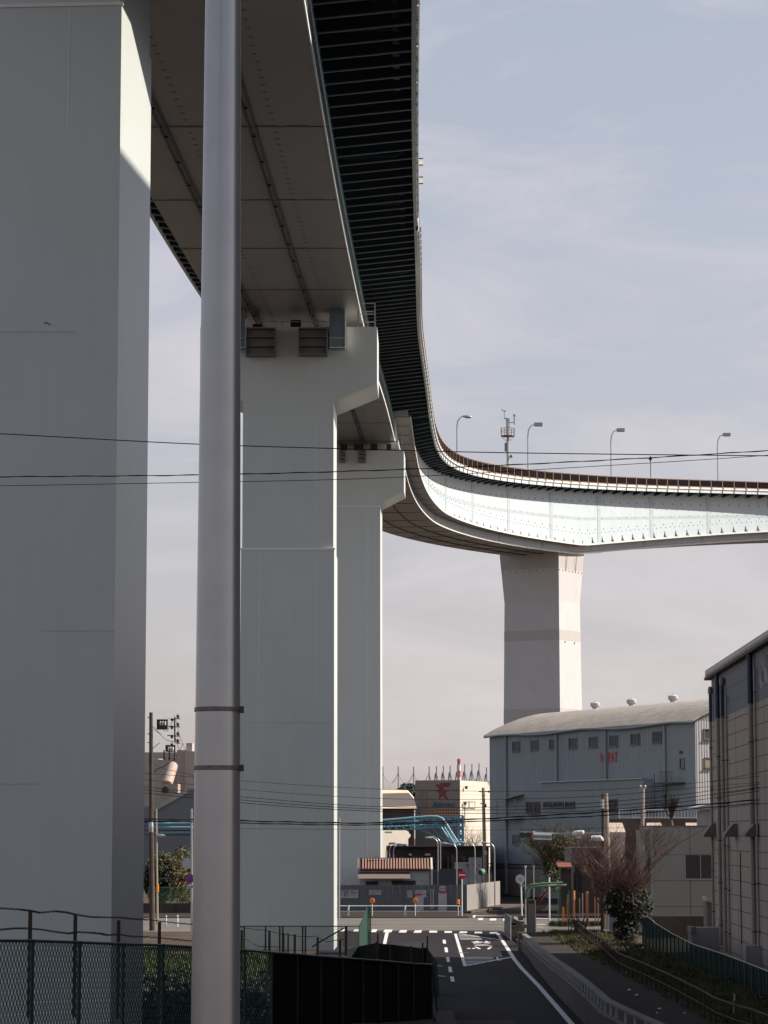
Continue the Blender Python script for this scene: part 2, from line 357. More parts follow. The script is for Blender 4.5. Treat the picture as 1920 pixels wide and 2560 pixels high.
# stop-row dashes and crossing
for a, b in ((110, 172), (232, 322), (385, 468), (530, 615), (683, 762), (833, 908), (982, 1058), (1130, 1207), (1280, 1358), (1430, 1485)):
    t = 91 + (a - 110) * .024; hgt = 28 - (a - 110) * .009
    if a < 600: mark([(a + 12, t), (b, t), (b - 14, t + hgt), (a - 4, t + hgt)])
    else: mark([(a + 2, t), (b - 2, t), (b, t + hgt * .85), (a, t + hgt * .85)])
r1 = lambda x, y: (717.2 + .224 * x, 1840.5 + .224 * y)
for q in ([(70, 745), (135, 742), (118, 764), (60, 766)], [(215, 745), (262, 744), (250, 766), (205, 766)]): mark(q, r1)
r5 = lambda x, y: (1036.9 + .1354 * x, 1762.7 + .1354 * y)
for q in ([(-28, 1628), (50, 1628), (50, 1662), (-34, 1662)], [(160, 1633), (262, 1633), (255, 1668), (150, 1668)], [(370, 1637), (470, 1637), (466, 1671), (360, 1671)], [(530, 1628), (590, 1628), (585, 1642), (530, 1642)],
          [(-60, 1588), (700, 1600), (700, 1608), (-60, 1594)], [(890, 1628), (1105, 1632), (1105, 1638), (890, 1636)], [(900, 1723), (1900, 1740), (1900, 1748), (900, 1731)],
          [(900, 1770), (1010, 1771), (1010, 1776), (900, 1775)], [(860, 1878), (1000, 1878), (960, 1893), (860, 1893)]): mark(q, r5)
mark([(1356, 612), (1390, 606), (1378, 632), (1358, 632)], r1)
mark([(722, 441), (800, 452), (830, 458), (720, 449)]); mark([(722, 541), (850, 555), (850, 558), (722, 549)])
mb.build('road_markings', M_line, kind='structure', fixn=False)

# ------------------------------------------------------------------ elevated expressway
HK = [0.447, 0.705, 0.984, 0.923, 1.966, 2.362, 7.099, 21.547, 34.933, 48.913, 62.964, 76.995, 91.032, 105.068, 119.103, 133.139]
ZK = [27.682, 30.151, 32.831, 35.874, 36.102, 38.397, 41.836, 44.53, 44.3, 44, 44, 44]
def spl(kx, ky):
    n = len(kx); h = [kx[i + 1] - kx[i] for i in range(n - 1)]; a = [0] * n; b = [1] * n; c = [0] * n; r = [0] * n
    for i in range(1, n - 1): a[i] = h[i - 1]; b[i] = 2 * (h[i - 1] + h[i]); c[i] = h[i]; r[i] = 6 * ((ky[i + 1] - ky[i]) / h[i] - (ky[i] - ky[i - 1]) / h[i - 1])
    for i in range(1, n): w = a[i] / b[i - 1]; b[i] -= w * c[i - 1]; r[i] -= w * r[i - 1]
    m = [0] * n; m[-1] = r[-1] / b[-1]
    for i in range(n - 2, -1, -1): m[i] = (r[i] - c[i] * m[i + 1]) / b[i]
    def f(x):
        j = 0
        while j < n - 2 and x > kx[j + 1]: j += 1
        hh = h[j]; A = (kx[j + 1] - x) / hh; B = (x - kx[j]) / hh
        return A * ky[j] + B * ky[j + 1] + ((A ** 3 - A) * m[j] + (B ** 3 - B) * m[j + 1]) * hh * hh / 6
    return f
fh = spl([460 * i / 15 for i in range(16)], HK); fz = spl([460 * i / 11 for i in range(12)], ZK)
def hd(s): return R(fh(max(0, min(s, 292))))
CEN = {}; x, y = 1.033, 78.0; CEN[0] = (x, y)
for i in range(1, 361): h = (hd(i - 1) + hd(i)) / 2; x += math.sin(h); y += math.cos(h); CEN[i] = (x, y)
x, y = CEN[0]
for i in range(-1, -151, -1): x -= math.sin(hd(0)); y -= math.cos(hd(0)); CEN[i] = (x, y)
def BO(s, l, dz):
    if s < 6 and l < 1: l += min(3.0, (6 - s) * .75)      # unseen deck edge cut back to let sun reach the first pier
    if s < 0 and dz < -2: dz += min(1.7, -s * .40)      # unseen box underside raised to keep its shadow off the first pier
    i = int(math.floor(s)); f = s - i; a = CEN[i]; b = CEN[min(i + 1, 360)]; h = hd(s)
    z = CAMZ + (fz(s) if s > 0 else fz(0) - s * .015)
    return Vector((a[0] + (b[0] - a[0]) * f - l * math.cos(h), a[1] + (b[1] - a[1]) * f + l * math.sin(h), z + dz))
def lerp(x, a, b): 
    for i in range(len(a) - 1):
        if x <= a[i + 1]: return b[i] + (b[i + 1] - b[i]) * max(0, (x - a[i])) / (a[i + 1] - a[i])
    return b[-1]
S3, S4 = 148, 240
def ov(s): return lerp(s, [0, S3], [3.60, 3.16])
OVD, SW, KW = 1.89, 1.113, 6.828
def DL(s): return max(.5, lerp(s, [148, 194, 240, 350, 460], [.35, 4.205, 6.58, .98, .5]))
def KD(s): return max(.98, 2.6 - DL(s))
def frange(a, b, st):
    r = []
    while a < b - 1e-6: r.append(a); a += st
    return r + [b]
SS = frange(-150, 346, 2.0)
hw = thing('elevated_expressway', 'curving steel expressway viaduct with ribbed deck edge sweeping across the sky', 'viaduct', (0, 150, 0))
def ribbon(fl, ss): return MB().loft([[BO(s, l, z) for (l, z) in fl(s)] for s in ss])
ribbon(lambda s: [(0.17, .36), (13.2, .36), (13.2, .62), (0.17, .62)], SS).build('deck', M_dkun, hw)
# outer edge: lower panelled fascia, white curb
ed = ribbon(lambda s: [(0, 0), (.17, 0), (.17, .62), (0, .42)], SS); 
ed.mi(1)
for s in [2.03 * i for i in range(-10, 75)] + [151 + 2.35 * i for i in range(82)]:
    a = BO(s, -.03, .20); h = hd(s); ed.ob(a, .10, .09, .42, (math.sin(h), math.cos(h), 0))
eo = ed.build('fascia', [M_fasc, M_webD], hw)
ribbon(lambda s: [(-.12, .42), (.3, .42), (.3, .66), (-.12, .66)], SS).build('curb', M_curb, hw)
ribbon(lambda s: [(13.2, 0), (13.37, 0), (13.37, .66), (13.2, .66)], SS).build('fascia', M_fasc, hw)
# railing with brown mesh panels
rl = MB(); rl.loft([[BO(s, .02, .70), BO(s, .05, .70), BO(s, .05, 1.58), BO(s, .02, 1.58)] for s in frange(90, 346, 2)])
rl.mi(1)
for s in [60.0 + 2.03 * i for i in range(45)] + [151 + 2.35 * i for i in range(82)]:
    h = hd(s); rl.ob(BO(s, 0, 1.15), .09, .09, 1.05, (math.sin(h), math.cos(h), 0))
    rl.ob(BO(s, -.13, .62), .22, .12, .22, (math.sin(h), math.cos(h), 0))
rl.path([BO(s, .03, 1.66) for s in frange(60, 346, 2)], .05, 5); rl.path([BO(s, .03, .74) for s in frange(60, 346, 4)], .035, 4)
rl.build('railing', [M_rmesh, M_rust], hw)
# pipe clips along the near deck edge
cl = MB()
for s in frange(0, 90, 3.0): cl.tube(BO(s, -.02, .3), BO(s, -.02, .42), .06, 6)
cl.build('cable_clip', M_steel, hw).__setitem__('kind', 'stuff')
# cantilever brackets
def bracket(s, mb):
    o = ov(s) if s <= S3 else OVD; h = hd(s); t = Vector((math.sin(h), math.cos(h), 0))
    pts = [BO(s, .18, .36), BO(s, o, .36), BO(s, o, -.34), BO(s, .18, .0)]
    mb.mi(0).ext(pts, t * .02)
    mb.mi(1).ext([BO(s, .18, 0) - t * .08, BO(s, o, -.34) - t * .08, BO(s, o, -.38) - t * .08, BO(s, .18, -.04) - t * .08], t * .16)
rest = MB(); nb = 0
BST = [i * 2.03 + 1.0 for i in range(-30, 74)] + [151.0 + i * 2.35 for i in range(1, 82)]
for s in BST:
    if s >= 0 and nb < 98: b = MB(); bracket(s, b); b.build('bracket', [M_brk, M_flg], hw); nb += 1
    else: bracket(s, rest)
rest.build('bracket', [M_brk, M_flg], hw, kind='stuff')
# brackets of the far side
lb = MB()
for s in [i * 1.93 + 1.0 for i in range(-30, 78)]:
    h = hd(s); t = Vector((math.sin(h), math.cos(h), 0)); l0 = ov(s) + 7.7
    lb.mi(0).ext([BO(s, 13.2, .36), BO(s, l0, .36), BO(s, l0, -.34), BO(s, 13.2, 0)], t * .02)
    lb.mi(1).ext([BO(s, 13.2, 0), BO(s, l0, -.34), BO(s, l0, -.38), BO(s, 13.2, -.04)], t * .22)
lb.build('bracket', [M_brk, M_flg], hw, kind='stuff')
# service pipes and lamp housings tucked between brackets
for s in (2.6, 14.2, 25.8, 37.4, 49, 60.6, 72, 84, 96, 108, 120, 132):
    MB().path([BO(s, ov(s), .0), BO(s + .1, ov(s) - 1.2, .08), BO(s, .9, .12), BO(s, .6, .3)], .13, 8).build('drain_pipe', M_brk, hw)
hb = MB()
for i in range(0, 75):
    s = i * 1.93 + 1.5
    hb.ob(BO(s, .75, .24), .25, .35, .10, (math.cos(hd(s)), -math.sin(hd(s)), 0)); 
    if i % 2: hb.ob(BO(s, 1.5, .26), .25, .3, .08, (math.cos(hd(s)), -math.sin(hd(s)), 0))
hb.build('hanger_plate', M_flg, hw, kind='stuff')
# approach box girder
SN = frange(-150, S3 + 1, 2.0)
gb = ribbon(lambda s: [(ov(s), .34), (ov(s) + 7.7, .34), (ov(s) + 7.7, -2.50), (ov(s), -2.50)], SN)
gb.mi(1)
for s in frange(0, 150, 1.0):          # stiffeners and bolts down the outer web
    h = hd(s); o = ov(s); gb.ob(BO(s, o - .05, -1.45), .05, .10, 1.9, (math.sin(h), math.cos(h), 0)); gb.ob(BO(s + .5, o - .05, -.9), .25, .10, .25, (math.sin(h), math.cos(h), 0))
gb.path([BO(s, ov(s) - .08, -1.15) for s in frange(0, 150, 3)], .06, 4); gb.path([BO(s, ov(s) - .08, -2.2) for s in frange(0, 150, 3)], .05, 4)
gb.build('girder', [M_web, mat('teal_plate', (.19, .27, .29), .5)], hw)
fl = ribbon(lambda s: [(ov(s) - .10, -2.50), (ov(s) + 7.80, -2.50), (ov(s) + 7.80, -2.60), (ov(s) - .10, -2.60)], SN)
fl.mi(1)
JN = [18.5, 33.7, 46.5, 60, 86, 99, 112, 125, 137]
for s in JN:
    a, b = BO(s, ov(s) - .2, -2.615), BO(s, ov(s) + 7.9, -2.615); fl.bar(a, b, .07, .02)
    for k in range(56):
        if k % 9 in (7, 8): continue
        p = BO(s - .14, ov(s) + .5 + k * .13, -2.62); fl.ob(p, .07, .09, .03)
for s in frange(0, 148, 1.15):
    for l in (1.75, 4.95):
        p = BO(s, ov(s) + l, -2.605); fl.ob(p, .20, .03, .012); fl.ob(p, .03, .34, .016)
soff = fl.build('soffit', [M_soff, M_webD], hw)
lip = ribbon(lambda s: [(ov(s) - .16, -2.46), (ov(s) - .105, -2.46), (ov(s) - .105, -2.65), (ov(s) - .16, -2.65)], SN).build('flange_edge', M_curb, hw)
for l in (2.45, 5.75):
    rr = MB(); rr.path([BO(s, ov(s) + l, -2.72) for s in frange(-100, 148, 4)], .045, 6); rr.path([BO(s, ov(s) + l + .22, -2.72) for s in frange(-100, 148, 4)], .045, 6)
    for s in frange(0, 148, 5): rr.ob(BO(s, ov(s) + l + .11, -2.66), .26, .04, .07)
    rr.build('inspection_rail', M_dark, hw)
# main haunched girder after the third pier
SD = frange(S3 - 1, 346, 2.0)
def upper(s): dl = DL(s); return [(OVD, .34), (13 - OVD, .34), (13 - OVD, -dl), (OVD, -dl)]
def ucap(mbx): pass
mg = ribbon(upper, SD)
mg.mi(1)
for s in frange(150, 344, 1.93):
    h = hd(s); u = (math.sin(h), math.cos(h), 0)
    if s < 300:
        mg.ob(BO(s + .5, OVD - .02, -1.35), .13, .04, .17, u)
        mg.ob(BO(s + .1, OVD - .02, -DL(s) * .5 - .15), .10, .03, .10, u) if DL(s) > 2.6 else None
        if DL(s) > 3.3:
            for q in (0, .95): mg.ob(BO(s + q, OVD - .02, -DL(s) + 1.35), .09, .03, .10, u)
            mg.ob(BO(s + .5, OVD - .02, -DL(s) + 1.75), .10, .03, .13, u)
for s in frange(160, 330, 12.0):       # field splice plates
    h = hd(s); u = (math.sin(h), math.cos(h), 0); dl = DL(s)
    mg.mi(2).ob(BO(s, OVD - .015, -(dl - .8) / 2 - .8), .75, .03, dl - .9, u); mg.ob(BO(s, OVD - .03, -1.0), 1.05, .05, .8, u)
mg.mi(2).loft([[BO(s, OVD - .012, -DL(s) * .42 - .5), BO(s, OVD - .002, -DL(s) * .42 - .5), BO(s, OVD - .002, -DL(s) * .42 - .85), BO(s, OVD - .012, -DL(s) * .42 - .85)] for s in frange(170, 330, 2)])
mg.build('girder', [M_web, M_webD, M_bplt], hw)
ms = ribbon(lambda s: [(OVD - .18, -DL(s) - .0), (13 - OVD, -DL(s) - .0), (13 - OVD, -DL(s) - .08), (OVD - .18, -DL(s) - .08)], SD)
ms.mi(1)
for s in frange(151, 240, 3.4): ms.bar(BO(s, OVD + .1, -DL(s) - .09), BO(s, OVD + SW, -DL(s) - .09), .05, .03)
ms.build('soffit', [M_soff, M_dark], hw)
ribbon(lambda s: [(OVD - .24, -DL(s) + .10), (OVD - .185, -DL(s) + .10), (OVD - .185, -DL(s) - .12), (OVD - .24, -DL(s) - .12)], SD).build('flange_edge', M_curb, hw)
cb = MB()
for s in frange(200, 344, 2.35):
    h = hd(s); t = Vector((math.sin(h), math.cos(h), 0)); dl = DL(s)
    k = .85 if s > 242 else .5
    cb.ext([BO(s, OVD, -dl), BO(s, OVD, -dl + k), BO(s, OVD - .10, -dl + k * .45), BO(s, OVD - .3, -dl + .02)], t * .03); cb.ext([BO(s, OVD - .02, -dl), BO(s, OVD - .02, -dl + k), BO(s + .35 * k, OVD - .02, -dl + k * .35), BO(s + .9 * k, OVD - .02, -dl)], BO(s, OVD - .04, 0) - BO(s, OVD - .02, 0))
cb.build('gusset', mat('gusset_teal', (.10, .16, .18), .6), hw)
kl = ribbon(lambda s: [(OVD + SW, -DL(s) - .08), (OVD + SW + KW, -DL(s) - .08), (OVD + SW + KW, -DL(s) - KD(s)), (OVD + SW, -DL(s) - KD(s))], SD)
kl.mi(1)
for s in frange(160, 330, 12.0):
    h = hd(s); kl.ob(BO(s, OVD + SW - .015, -DL(s) - KD(s) * .55), .6, .03, KD(s) * .8, (math.sin(h), math.cos(h), 0))
kl.build('keel_box', [M_web, M_bplt], hw)
ks = ribbon(lambda s: [(OVD + SW - .22, -DL(s) - KD(s)), (OVD + SW + KW + .2, -DL(s) - KD(s)), (OVD + SW + KW + .2, -DL(s) - KD(s) - .1), (OVD + SW - .22, -DL(s) - KD(s) - .1)], SD)
ks.mi(1)
for s in frange(153, 250, 5.6): ks.bar(BO(s, OVD + SW, -DL(s) - KD(s) - .11), BO(s, OVD + SW + KW, -DL(s) - KD(s) - .11), .14, .04)
for l in (2.2, 4.5): ks.path([BO(s, OVD + SW + l, -DL(s) - KD(s) - .12) for s in frange(151, 250, 3)], .09, 4)
ks.build('keel_soffit', [M_soff, M_dark], hw)
ribbon(lambda s: [(OVD + SW - .28, -DL(s) - KD(s) + .06), (OVD + SW - .225, -DL(s) - KD(s) + .06), (OVD + SW - .225, -DL(s) - KD(s) - .14), (OVD + SW - .28, -DL(s) - KD(s) - .14)], SD).build('flange_edge', M_curb, hw)
dt = MB()
for s in frange(175, 330, 1.3):
    h = hd(s); dt.ob(BO(s, OVD + SW - .29, -DL(s) - KD(s) + .12), .10, .03, .10, (math.sin(h), math.cos(h), 0))
dt.build('bolt_row', M_webD, hw)

# things that stand on the deck
def s_at(dx):      # station whose deck edge shows at column dx
    best = min(frange(150, 300, .5), key=lambda s: abs((lambda p: 829.5 + (p.x / (p.y * CT + (p.z - CAMZ) * ST)) * F_SRC / K)(BO(s, .5, .7)) - dx)); return best
def deck_lamp(dx, ytop, label, head, first=None):
    s = s_at(dx); b = BO(s, .7, .62); zt = Zat(ytop, b.y)
    t = thing('deck_lamp', label, 'street lamp', b, 'lamps along the expressway deck')
    k = (zt - b.z); p = [b, b + Vector((0, 0, k * .80)), b + Vector((.08, 0, k * .9)), b + Vector((.35, 0, k * .975)), b + Vector((.75, 0, k))]
    MB().path(p, .075, 7, .05).build('pole', M_steel, t, smooth=True)
    if head == 'round': MB().lathe(b + Vector((.55, 0, k * 1.0)), [(.04, 0), (.12, .15), (.19, .5), (.17, .8), (.05, 1.0)], 10, (1, 0, -.1)).build('lamp_head', M_steel, t, smooth=True)
    else:
        m = MB(); m.ob(b + Vector((1.2, 0, k + .02)), .95, .5, .36, (1, 0, 0)); m.ob(b + Vector((1.25, 0, k - .18)), .8, .4, .05); m.build('lamp_head', M_mirr, t)
deck_lamp(992, 899, 'thin curved-arm lamp with rounded head, leftmost on the expressway', 'round')
deck_lamp(1143.5, 917, 'box-headed lamp just right of the instrument mast on the expressway', 'box')
deck_lamp(1325, 929, 'box-headed lamp between the instrument mast and the diamond-topped post', 'box')
deck_lamp(1555, 939, 'rightmost box-headed lamp on the expressway deck', 'box')
s = s_at(1406); b = BO(s, .6, .6); t = thing('marker_post', 'short dark post with a diamond shaped head on the expressway edge', 'post', b)
MB().tube(b, (b.x, b.y, Zat(992, b.y)), .05, 6).build('post', M_dark, t); MB().lathe((b.x, b.y, Zat(991, b.y)), [(.03, -.35), (.28, 0), (.03, .35)], 4).build('head', M_dark, t)
# instrument mast
s = s_at(1098); b = BO(s, .6, .6); zt = Zat(904, b.y); hgt = zt - b.z
t = thing('instrument_mast', 'weather mast with caged platform and wind vane rising above the expressway curve', 'mast', b)
MB().tube(b, b + Vector((0, 0, hgt * .72)), .17, 10, .16).tube(b + Vector((0, 0, hgt * .72)), b + Vector((0, 0, hgt)), .2, 8).build('mast', M_steel, t)
cz = hgt * .70; cg = MB()
for k in range(12):
    an = k * math.pi / 6; q = Vector((math.cos(an) * .78, math.sin(an) * .78, 0)); cg.bar(b + q + Vector((0, 0, cz)), b + q + Vector((0, 0, cz + .85)), .035)
    q2 = Vector((math.cos(an + math.pi / 6) * .78, math.sin(an + math.pi / 6) * .78, 0))
    for zz in (0, .5, .85): cg.bar(b + q + Vector((0, 0, cz + zz)), b + q2 + Vector((0, 0, cz + zz)), .04)
    if k % 3 == 0: cg.bar(b + q + Vector((0, 0, cz)), b + Vector((0, 0, cz - .75)), .04)
cg.lathe(b + Vector((0, 0, cz)), [(.78, -.04), (.78, .02)], 12); cg.build('cage', M_rust, t)
MB().bar(b + Vector((0, 0, hgt * .93)), b + Vector((.75, 0, hgt * .93)), .09).tube(b + Vector((.75, 0, hgt * .9)), b + Vector((.75, 0, hgt * 1.03)), .1, 8).lathe(b + Vector((.75, -.1, hgt * 1.03)), [(.05, 0), (.16, .1), (.16, .25)], 8).build('camera_arm', M_steel, t)
MB().bar(b + Vector((0, 0, hgt)), b + Vector((-.38, 0, hgt - .02)), .09).tube(b + Vector((-.38, 0, hgt)), b + Vector((-.38, 0, hgt + .75)), .03, 6).path([b + Vector((-.62, 0, hgt + 1.05)), b + Vector((-.55, 0, hgt + .86)), b + Vector((-.38, 0, hgt + .8)), b + Vector((-.22, 0, hgt + .88))], .06, 6).build('wind_vane', M_dark, t)
MB().box(b.x - .36, b.x - .12, b.y - .2, b.y + .2, b.z + hgt * .44, b.z + hgt * .58).build('control_box', M_grayw, t)
MB().lathe(b + Vector((.2, -.1, hgt * .35)), [(.08, 0), (.2, .12), (.2, .3), (.05, .34)], 10, (1, -.4, 0)).build('horn', M_gnet, t)
# dish antenna mast on the near edge
Yd = 132.0; ax = Xat(902.5, 430, Yd)
t = thing('dish_mast', 'slim white mast with two round dish antennas on the near deck edge', 'antenna', (ax, Yd, Zat(498, Yd)))
MB().tube((ax, Yd, Zat(500, Yd)), (ax, Yd, Zat(336, Yd)), .045, 8).build('mast', M_white, t)
for yy_ in (349, 389):
    c = Vector((Xat(905.5, yy_, Yd), Yd + .1, Zat(yy_, Yd))); MB().lathe(c, [(.23, 0), (.235, .03), (.22, .10), (.1, .16)], 22, (-.42, .91, 0)).build('dish', M_curb, t, smooth=True)
    m = MB()
    for q in (-1, 1): m.bar(c + Vector((-.2, -.05, q * .17)), c + Vector((.2, -.05, q * .17)), .05)
    m.build('clamp', M_dark, t)
for yy_ in (461, 493): MB().box(ax - .11, ax + .02, Yd - .1, Yd + .1, Zat(yy_ + 4, Yd), Zat(yy_ - 4, Yd)).build('bracket', M_dark, t)

# ------------------------------------------------------------------ piers
def column(mb, cx, cy, h, w, dp, z0, z1, w2=None, d2=None, ch=.0):
    w2 = w2 or w; d2 = d2 or dp; r = []
    tx = Vector((math.cos(h), -math.sin(h), 0)); ty = Vector((math.sin(h), math.cos(h), 0)); c = Vector((cx, cy, 0))
    for (a, b, z) in ((w, dp, z0), (w2, d2, z1)):
        r.append([c + tx * a / 2 * i + ty * b / 2 * j + Vector((0, 0, z)) for i, j in ((-1, -1), (1, -1), (1, 1), (-1, 1))])
    return mb.loft(r)
def pier(label, front, dep, h, xr, w, ov_r, ov_l, ztop, ztip, zjoin, zledge, seams):
    """front: Y of front face, xr: right edge X of the column"""
    tx = Vector((math.cos(h), -math.sin(h), 0)); ty = Vector((math.sin(h), math.cos(h), 0))
    o = Vector((xr, front, 0)); cc = o - tx * w / 2 + ty * dep / 2
    t = thing('bridge_pier', label, 'bridge pier', (cc.x, cc.y, 0), 'piers carrying the expressway')
    m = MB(); column(m, cc.x, cc.y, h, w + .16, dep + .16, 0, zledge, w + .10, dep + .10)
    column(m, cc.x, cc.y, h, w, dep, zledge, zjoin)
    m.mi(1)
    f0 = o - ty * .06
    m.bar(o - tx * (w + .1) - ty * .06 + Vector((0, 0, zledge)), o + tx * .1 - ty * .06 + Vector((0, 0, zledge)), .06, .10)
    m.build('shaft', [M_pier, M_seam], t)
    if ztop:
        a = [o + tx * ov_r, o - tx * (w + ov_l)]
        pr = [a[1] + Vector((0, 0, ztop)), a[0] + Vector((0, 0, ztop)), a[0] + Vector((0, 0, ztip)), o + Vector((0, 0, zjoin)), o - tx * w + Vector((0, 0, zjoin)), a[1] + Vector((0, 0, ztip))]
        MB().ext(pr, ty * dep).build('cap_beam', M_pier, t)
    sm = MB()
    fo = lambda z: (.08 - .03 * z / zledge if z < zledge else 0) + .004
    for (dx0, z0, z1) in seams: sm.ext([o - tx * (dx0 + q) - ty * fo(z - (.01 if z == z1 and z1 <= zledge + .2 else 0)) + Vector((0, 0, z)) for q, z in ((-.014, z0), (.014, z0), (.014, z1), (-.014, z1))], -ty * .006)
    sm.build('weld_seam', M_seam, t)
    return t, o, tx, ty
# second pier
Y2 = 146.0; xr2 = Xat(722, 1000, Y2) - .04; w2 = xr2 - Xat(524, 1000, Y2)
p2, o2, tx2, ty2 = pier('tall pale pier with wide cap beam and louvred boxes, right of the lamp pole', Y2, 5.2, R(.9), xr2, w2, Xat(814.5, 760, Y2) - xr2, Xat(814.5, 760, Y2) - xr2, Zat(706, Y2), Zat(828, Y2), Zat(866, Y2), Zat(1186, Y2),
    [(4.1, Zat(1800, Y2), Zat(1190, Y2)), (.95, Zat(1500, Y2), Zat(1220, Y2)), (1.0, Zat(1110, Y2), Zat(910, Y2))])
lv = MB()
for (a, b_, c_, d_) in ((532, 597, 713, 772), (645, 708, 713, 771)):
    lv = MB(); x0, x1 = Xat(a, 740, Y2), Xat(b_, 740, Y2); z1, z0 = Zat(c_, Y2), Zat(d_, Y2); y0, y1 = Y2 - .75, Y2 - .02
    lv.box(x0, x0 + .07, y0, y1, z0, z1).box(x1 - .07, x1, y0, y1, z0, z1).box(x0 + .07, x1 - .07, y0, y1, z0, z0 + .06).box(x0 + .07, x1 - .07, y0, y1, z1 - .06, z1)
    for k in (1, 2): lv.box(x0 + .07, x1 - .07, y0, y1, z0 + (z1 - z0) * k / 3 - .02, z0 + (z1 - z0) * k / 3 + .03)
    lv.mi(1).box(x0 + .07, x1 - .07, y1 - .25, y1 - .2, z0 + .06, z1 - .06)
    lv.build('stopper_box', [M_flg, M_soff], p2)
def seat(xa, xb, ya, yb, par, Y):
    m = MB(); m.box(Xat(xa, ya, Y), Xat(xb, ya, Y), Y - .45, Y + 1.2, Zat(yb, Y), Zat(ya, Y) + .3); m.mi(1)
    x1 = Xat(xb, ya, Y); m.box(x1, x1 + .06, Y - .5, Y - .1, Zat(yb, Y), Zat(ya + 25, Y)); zz = Zat(yb, Y); m.box(Xat(xa, ya, Y), x1, Y - .5, Y - .45, zz, zz + .05); m.box(Xat(xa, ya, Y), x1, Y - .5, Y - .45, zz + .55, zz + .58)
    m.build('bearing_bracket', [mat('bracket_blue', (.15, .20, .23), .55), M_curb], par)
seat(712, 745, 668, 755, p2, Y2); seat(505, 531, 668, 755, p2, Y2)
m = MB(); zt = Zat(706, Y2)
for (a, b_, y0) in ((625, 648, Y2 + 1.8), (540, 560, Y2 + 3)): m.box(Xat(a, 700, Y2), Xat(b_, 700, Y2), y0, y0 + 1, zt, zt + .75)
m.build('bearing', M_dark, p2)
rg = MB()
xa, xb = Xat(770, 690, Y2), Xat(810, 690, Y2); zt1 = Zat(655, Y2)
for y0 in (Y2 + .05, Y2 + 2.4):
    rg.bar((xb, y0, zt), (xb, y0, zt1), .07); 
    for q in (.55, 1.0): rg.bar((xa, y0, zt + (zt1 - zt) * q), (xb, y0, zt + (zt1 - zt) * q), .04)
for q in (.5, 1.0): rg.bar((xb, Y2 + .05, zt + (zt1 - zt) * q), (xb, Y2 + 5, zt + (zt1 - zt) * q), .05)
rg.bar((xa + .1, Y2, zt), (xa + .1, Y2, Zat(670, Y2)), .09)
rg.bar((Xat(560, 692, Y2), Y2 + .3, zt + .35), (Xat(705, 692, Y2), Y2 + .3, zt + .35), .045); rg.bar((Xat(610, 692, Y2), Y2 + .3, zt), (Xat(610, 692, Y2), Y2 + .3, zt + .4), .05)
rg.build('walkway_rail', M_steel, p2)
# third pier
Y3 = 224.5; xr3 = Xat(818, 1300, Y3)
p3, o3, tx3, ty3 = pier('pale steel pier behind and right of the tall louvred pier, above the small tiled house', Y3, 5.0, R(1.9), xr3 + .08, 5.3, Xat(873, 1000, Y3) - xr3 - .1, 2.2, Zat(973, Y3), Zat(1061, Y3), Zat(1088, Y3), Zat(1086, Y3) - .3,
    [(1.0, 3, Zat(1120, Y3)), (.9, 8, 16)])
for (a, b_, c_, d_) in ((733, 746, 976, 1000), (774, 790, 973, 1000)):
    lv = MB(); x0, x1 = Xat(a, 980, Y3), Xat(b_, 980, Y3); z1, z0 = Zat(c_, Y3), Zat(d_, Y3); y0, y1 = Y3 - .5, Y3 - .02
    lv.box(x0, x0 + .06, y0, y1, z0, z1).box(x1 - .06, x1, y0, y1, z0, z1).box(x0 + .06, x1 - .06, y0, y1, z0, z0 + .06).box(x0 + .06, x1 - .06, y0, y1, z1 - .06, z1)
    for k in (1, 2): lv.box(x0 + .06, x1 - .06, y0, y1, z0 + (z1 - z0) * k / 3 - .02, z0 + (z1 - z0) * k / 3 + .03)
    lv.build('stopper_box', M_flg, p3)
m = MB(); zt = Zat(973, Y3)
for (a, b_) in ((735, 750), (765, 785), (800, 815), (835, 845)): m.box(Xat(a, 965, Y3), Xat(b_, 965, Y3), Y3 + .4, Y3 + 1.6, zt, zt + .62)
m.build('bearing', M_brk, p3)
m = MB(); m.bar((Xat(869, 960, Y3), Y3 + .2, zt), (Xat(869, 960, Y3), Y3 + .2, Zat(940, Y3)), .07); m.bar((Xat(856, 960, Y3), Y3 + .2, zt), (Xat(856, 960, Y3), Y3 + .2, Zat(958, Y3)), .08); m.bar((Xat(856, 942, Y3), Y3 + .2, Zat(942, Y3)), (Xat(869, 942, Y3), Y3 + .2, Zat(942, Y3)), .04)
m.build('walkway_rail', M_steel, p3)
# first pier (nearest, left)
Y1 = 72.0; xr1 = Xat(251, 1200, Y1) - .075
M_p1 = M_pier
p1, o1, tx1, ty1 = pier('nearest and widest pale pier filling the left edge, partly sunlit at the top', Y1, 5.3, R(3.85), xr1, 5.2, 0, 0, None, None, 31.0, Zat(9, Y1),
    [(1.42, Zat(270, Y1), Zat(10, Y1))])
# faint plate joints and a rust mark on the near pier
m = MB()
def onp(dx, dy): return ON(dx, dy, o1 - ty1 * .09, -ty1)
for (xa_, xb_, yy_) in ((0, 160, 716), (90, 250, 1362), (-60, 80, 1693)): a_, b_ = onp(xa_, yy_), onp(xb_, yy_); m.bar(a_, b_, .005, .012)
m.build('plate_joint', mat('faint_joint', (.49, .53, .51), .5), p1)
m = MB(); a_ = onp(99, 697); m.ob(a_, .11, .015, .03, tx1, ty1); a_ = onp(106, 700); m.ob(a_, .05, .015, .03, tx1, ty1); m.build('rust_mark', mat('rust_spot', (.22, .13, .05), .8, var=.3, scale=20), p1)
m = MB()
def onp2(dx, dy): return ON(dx, dy, o2 - ty2 * .09, -ty2)
for (xa_, xb_, yy_) in ((524, 722, 1560), (560, 700, 1860)): a_, b_ = onp2(xa_, yy_), onp2(xb_, yy_); m.bar(a_, b_, .005, .012)
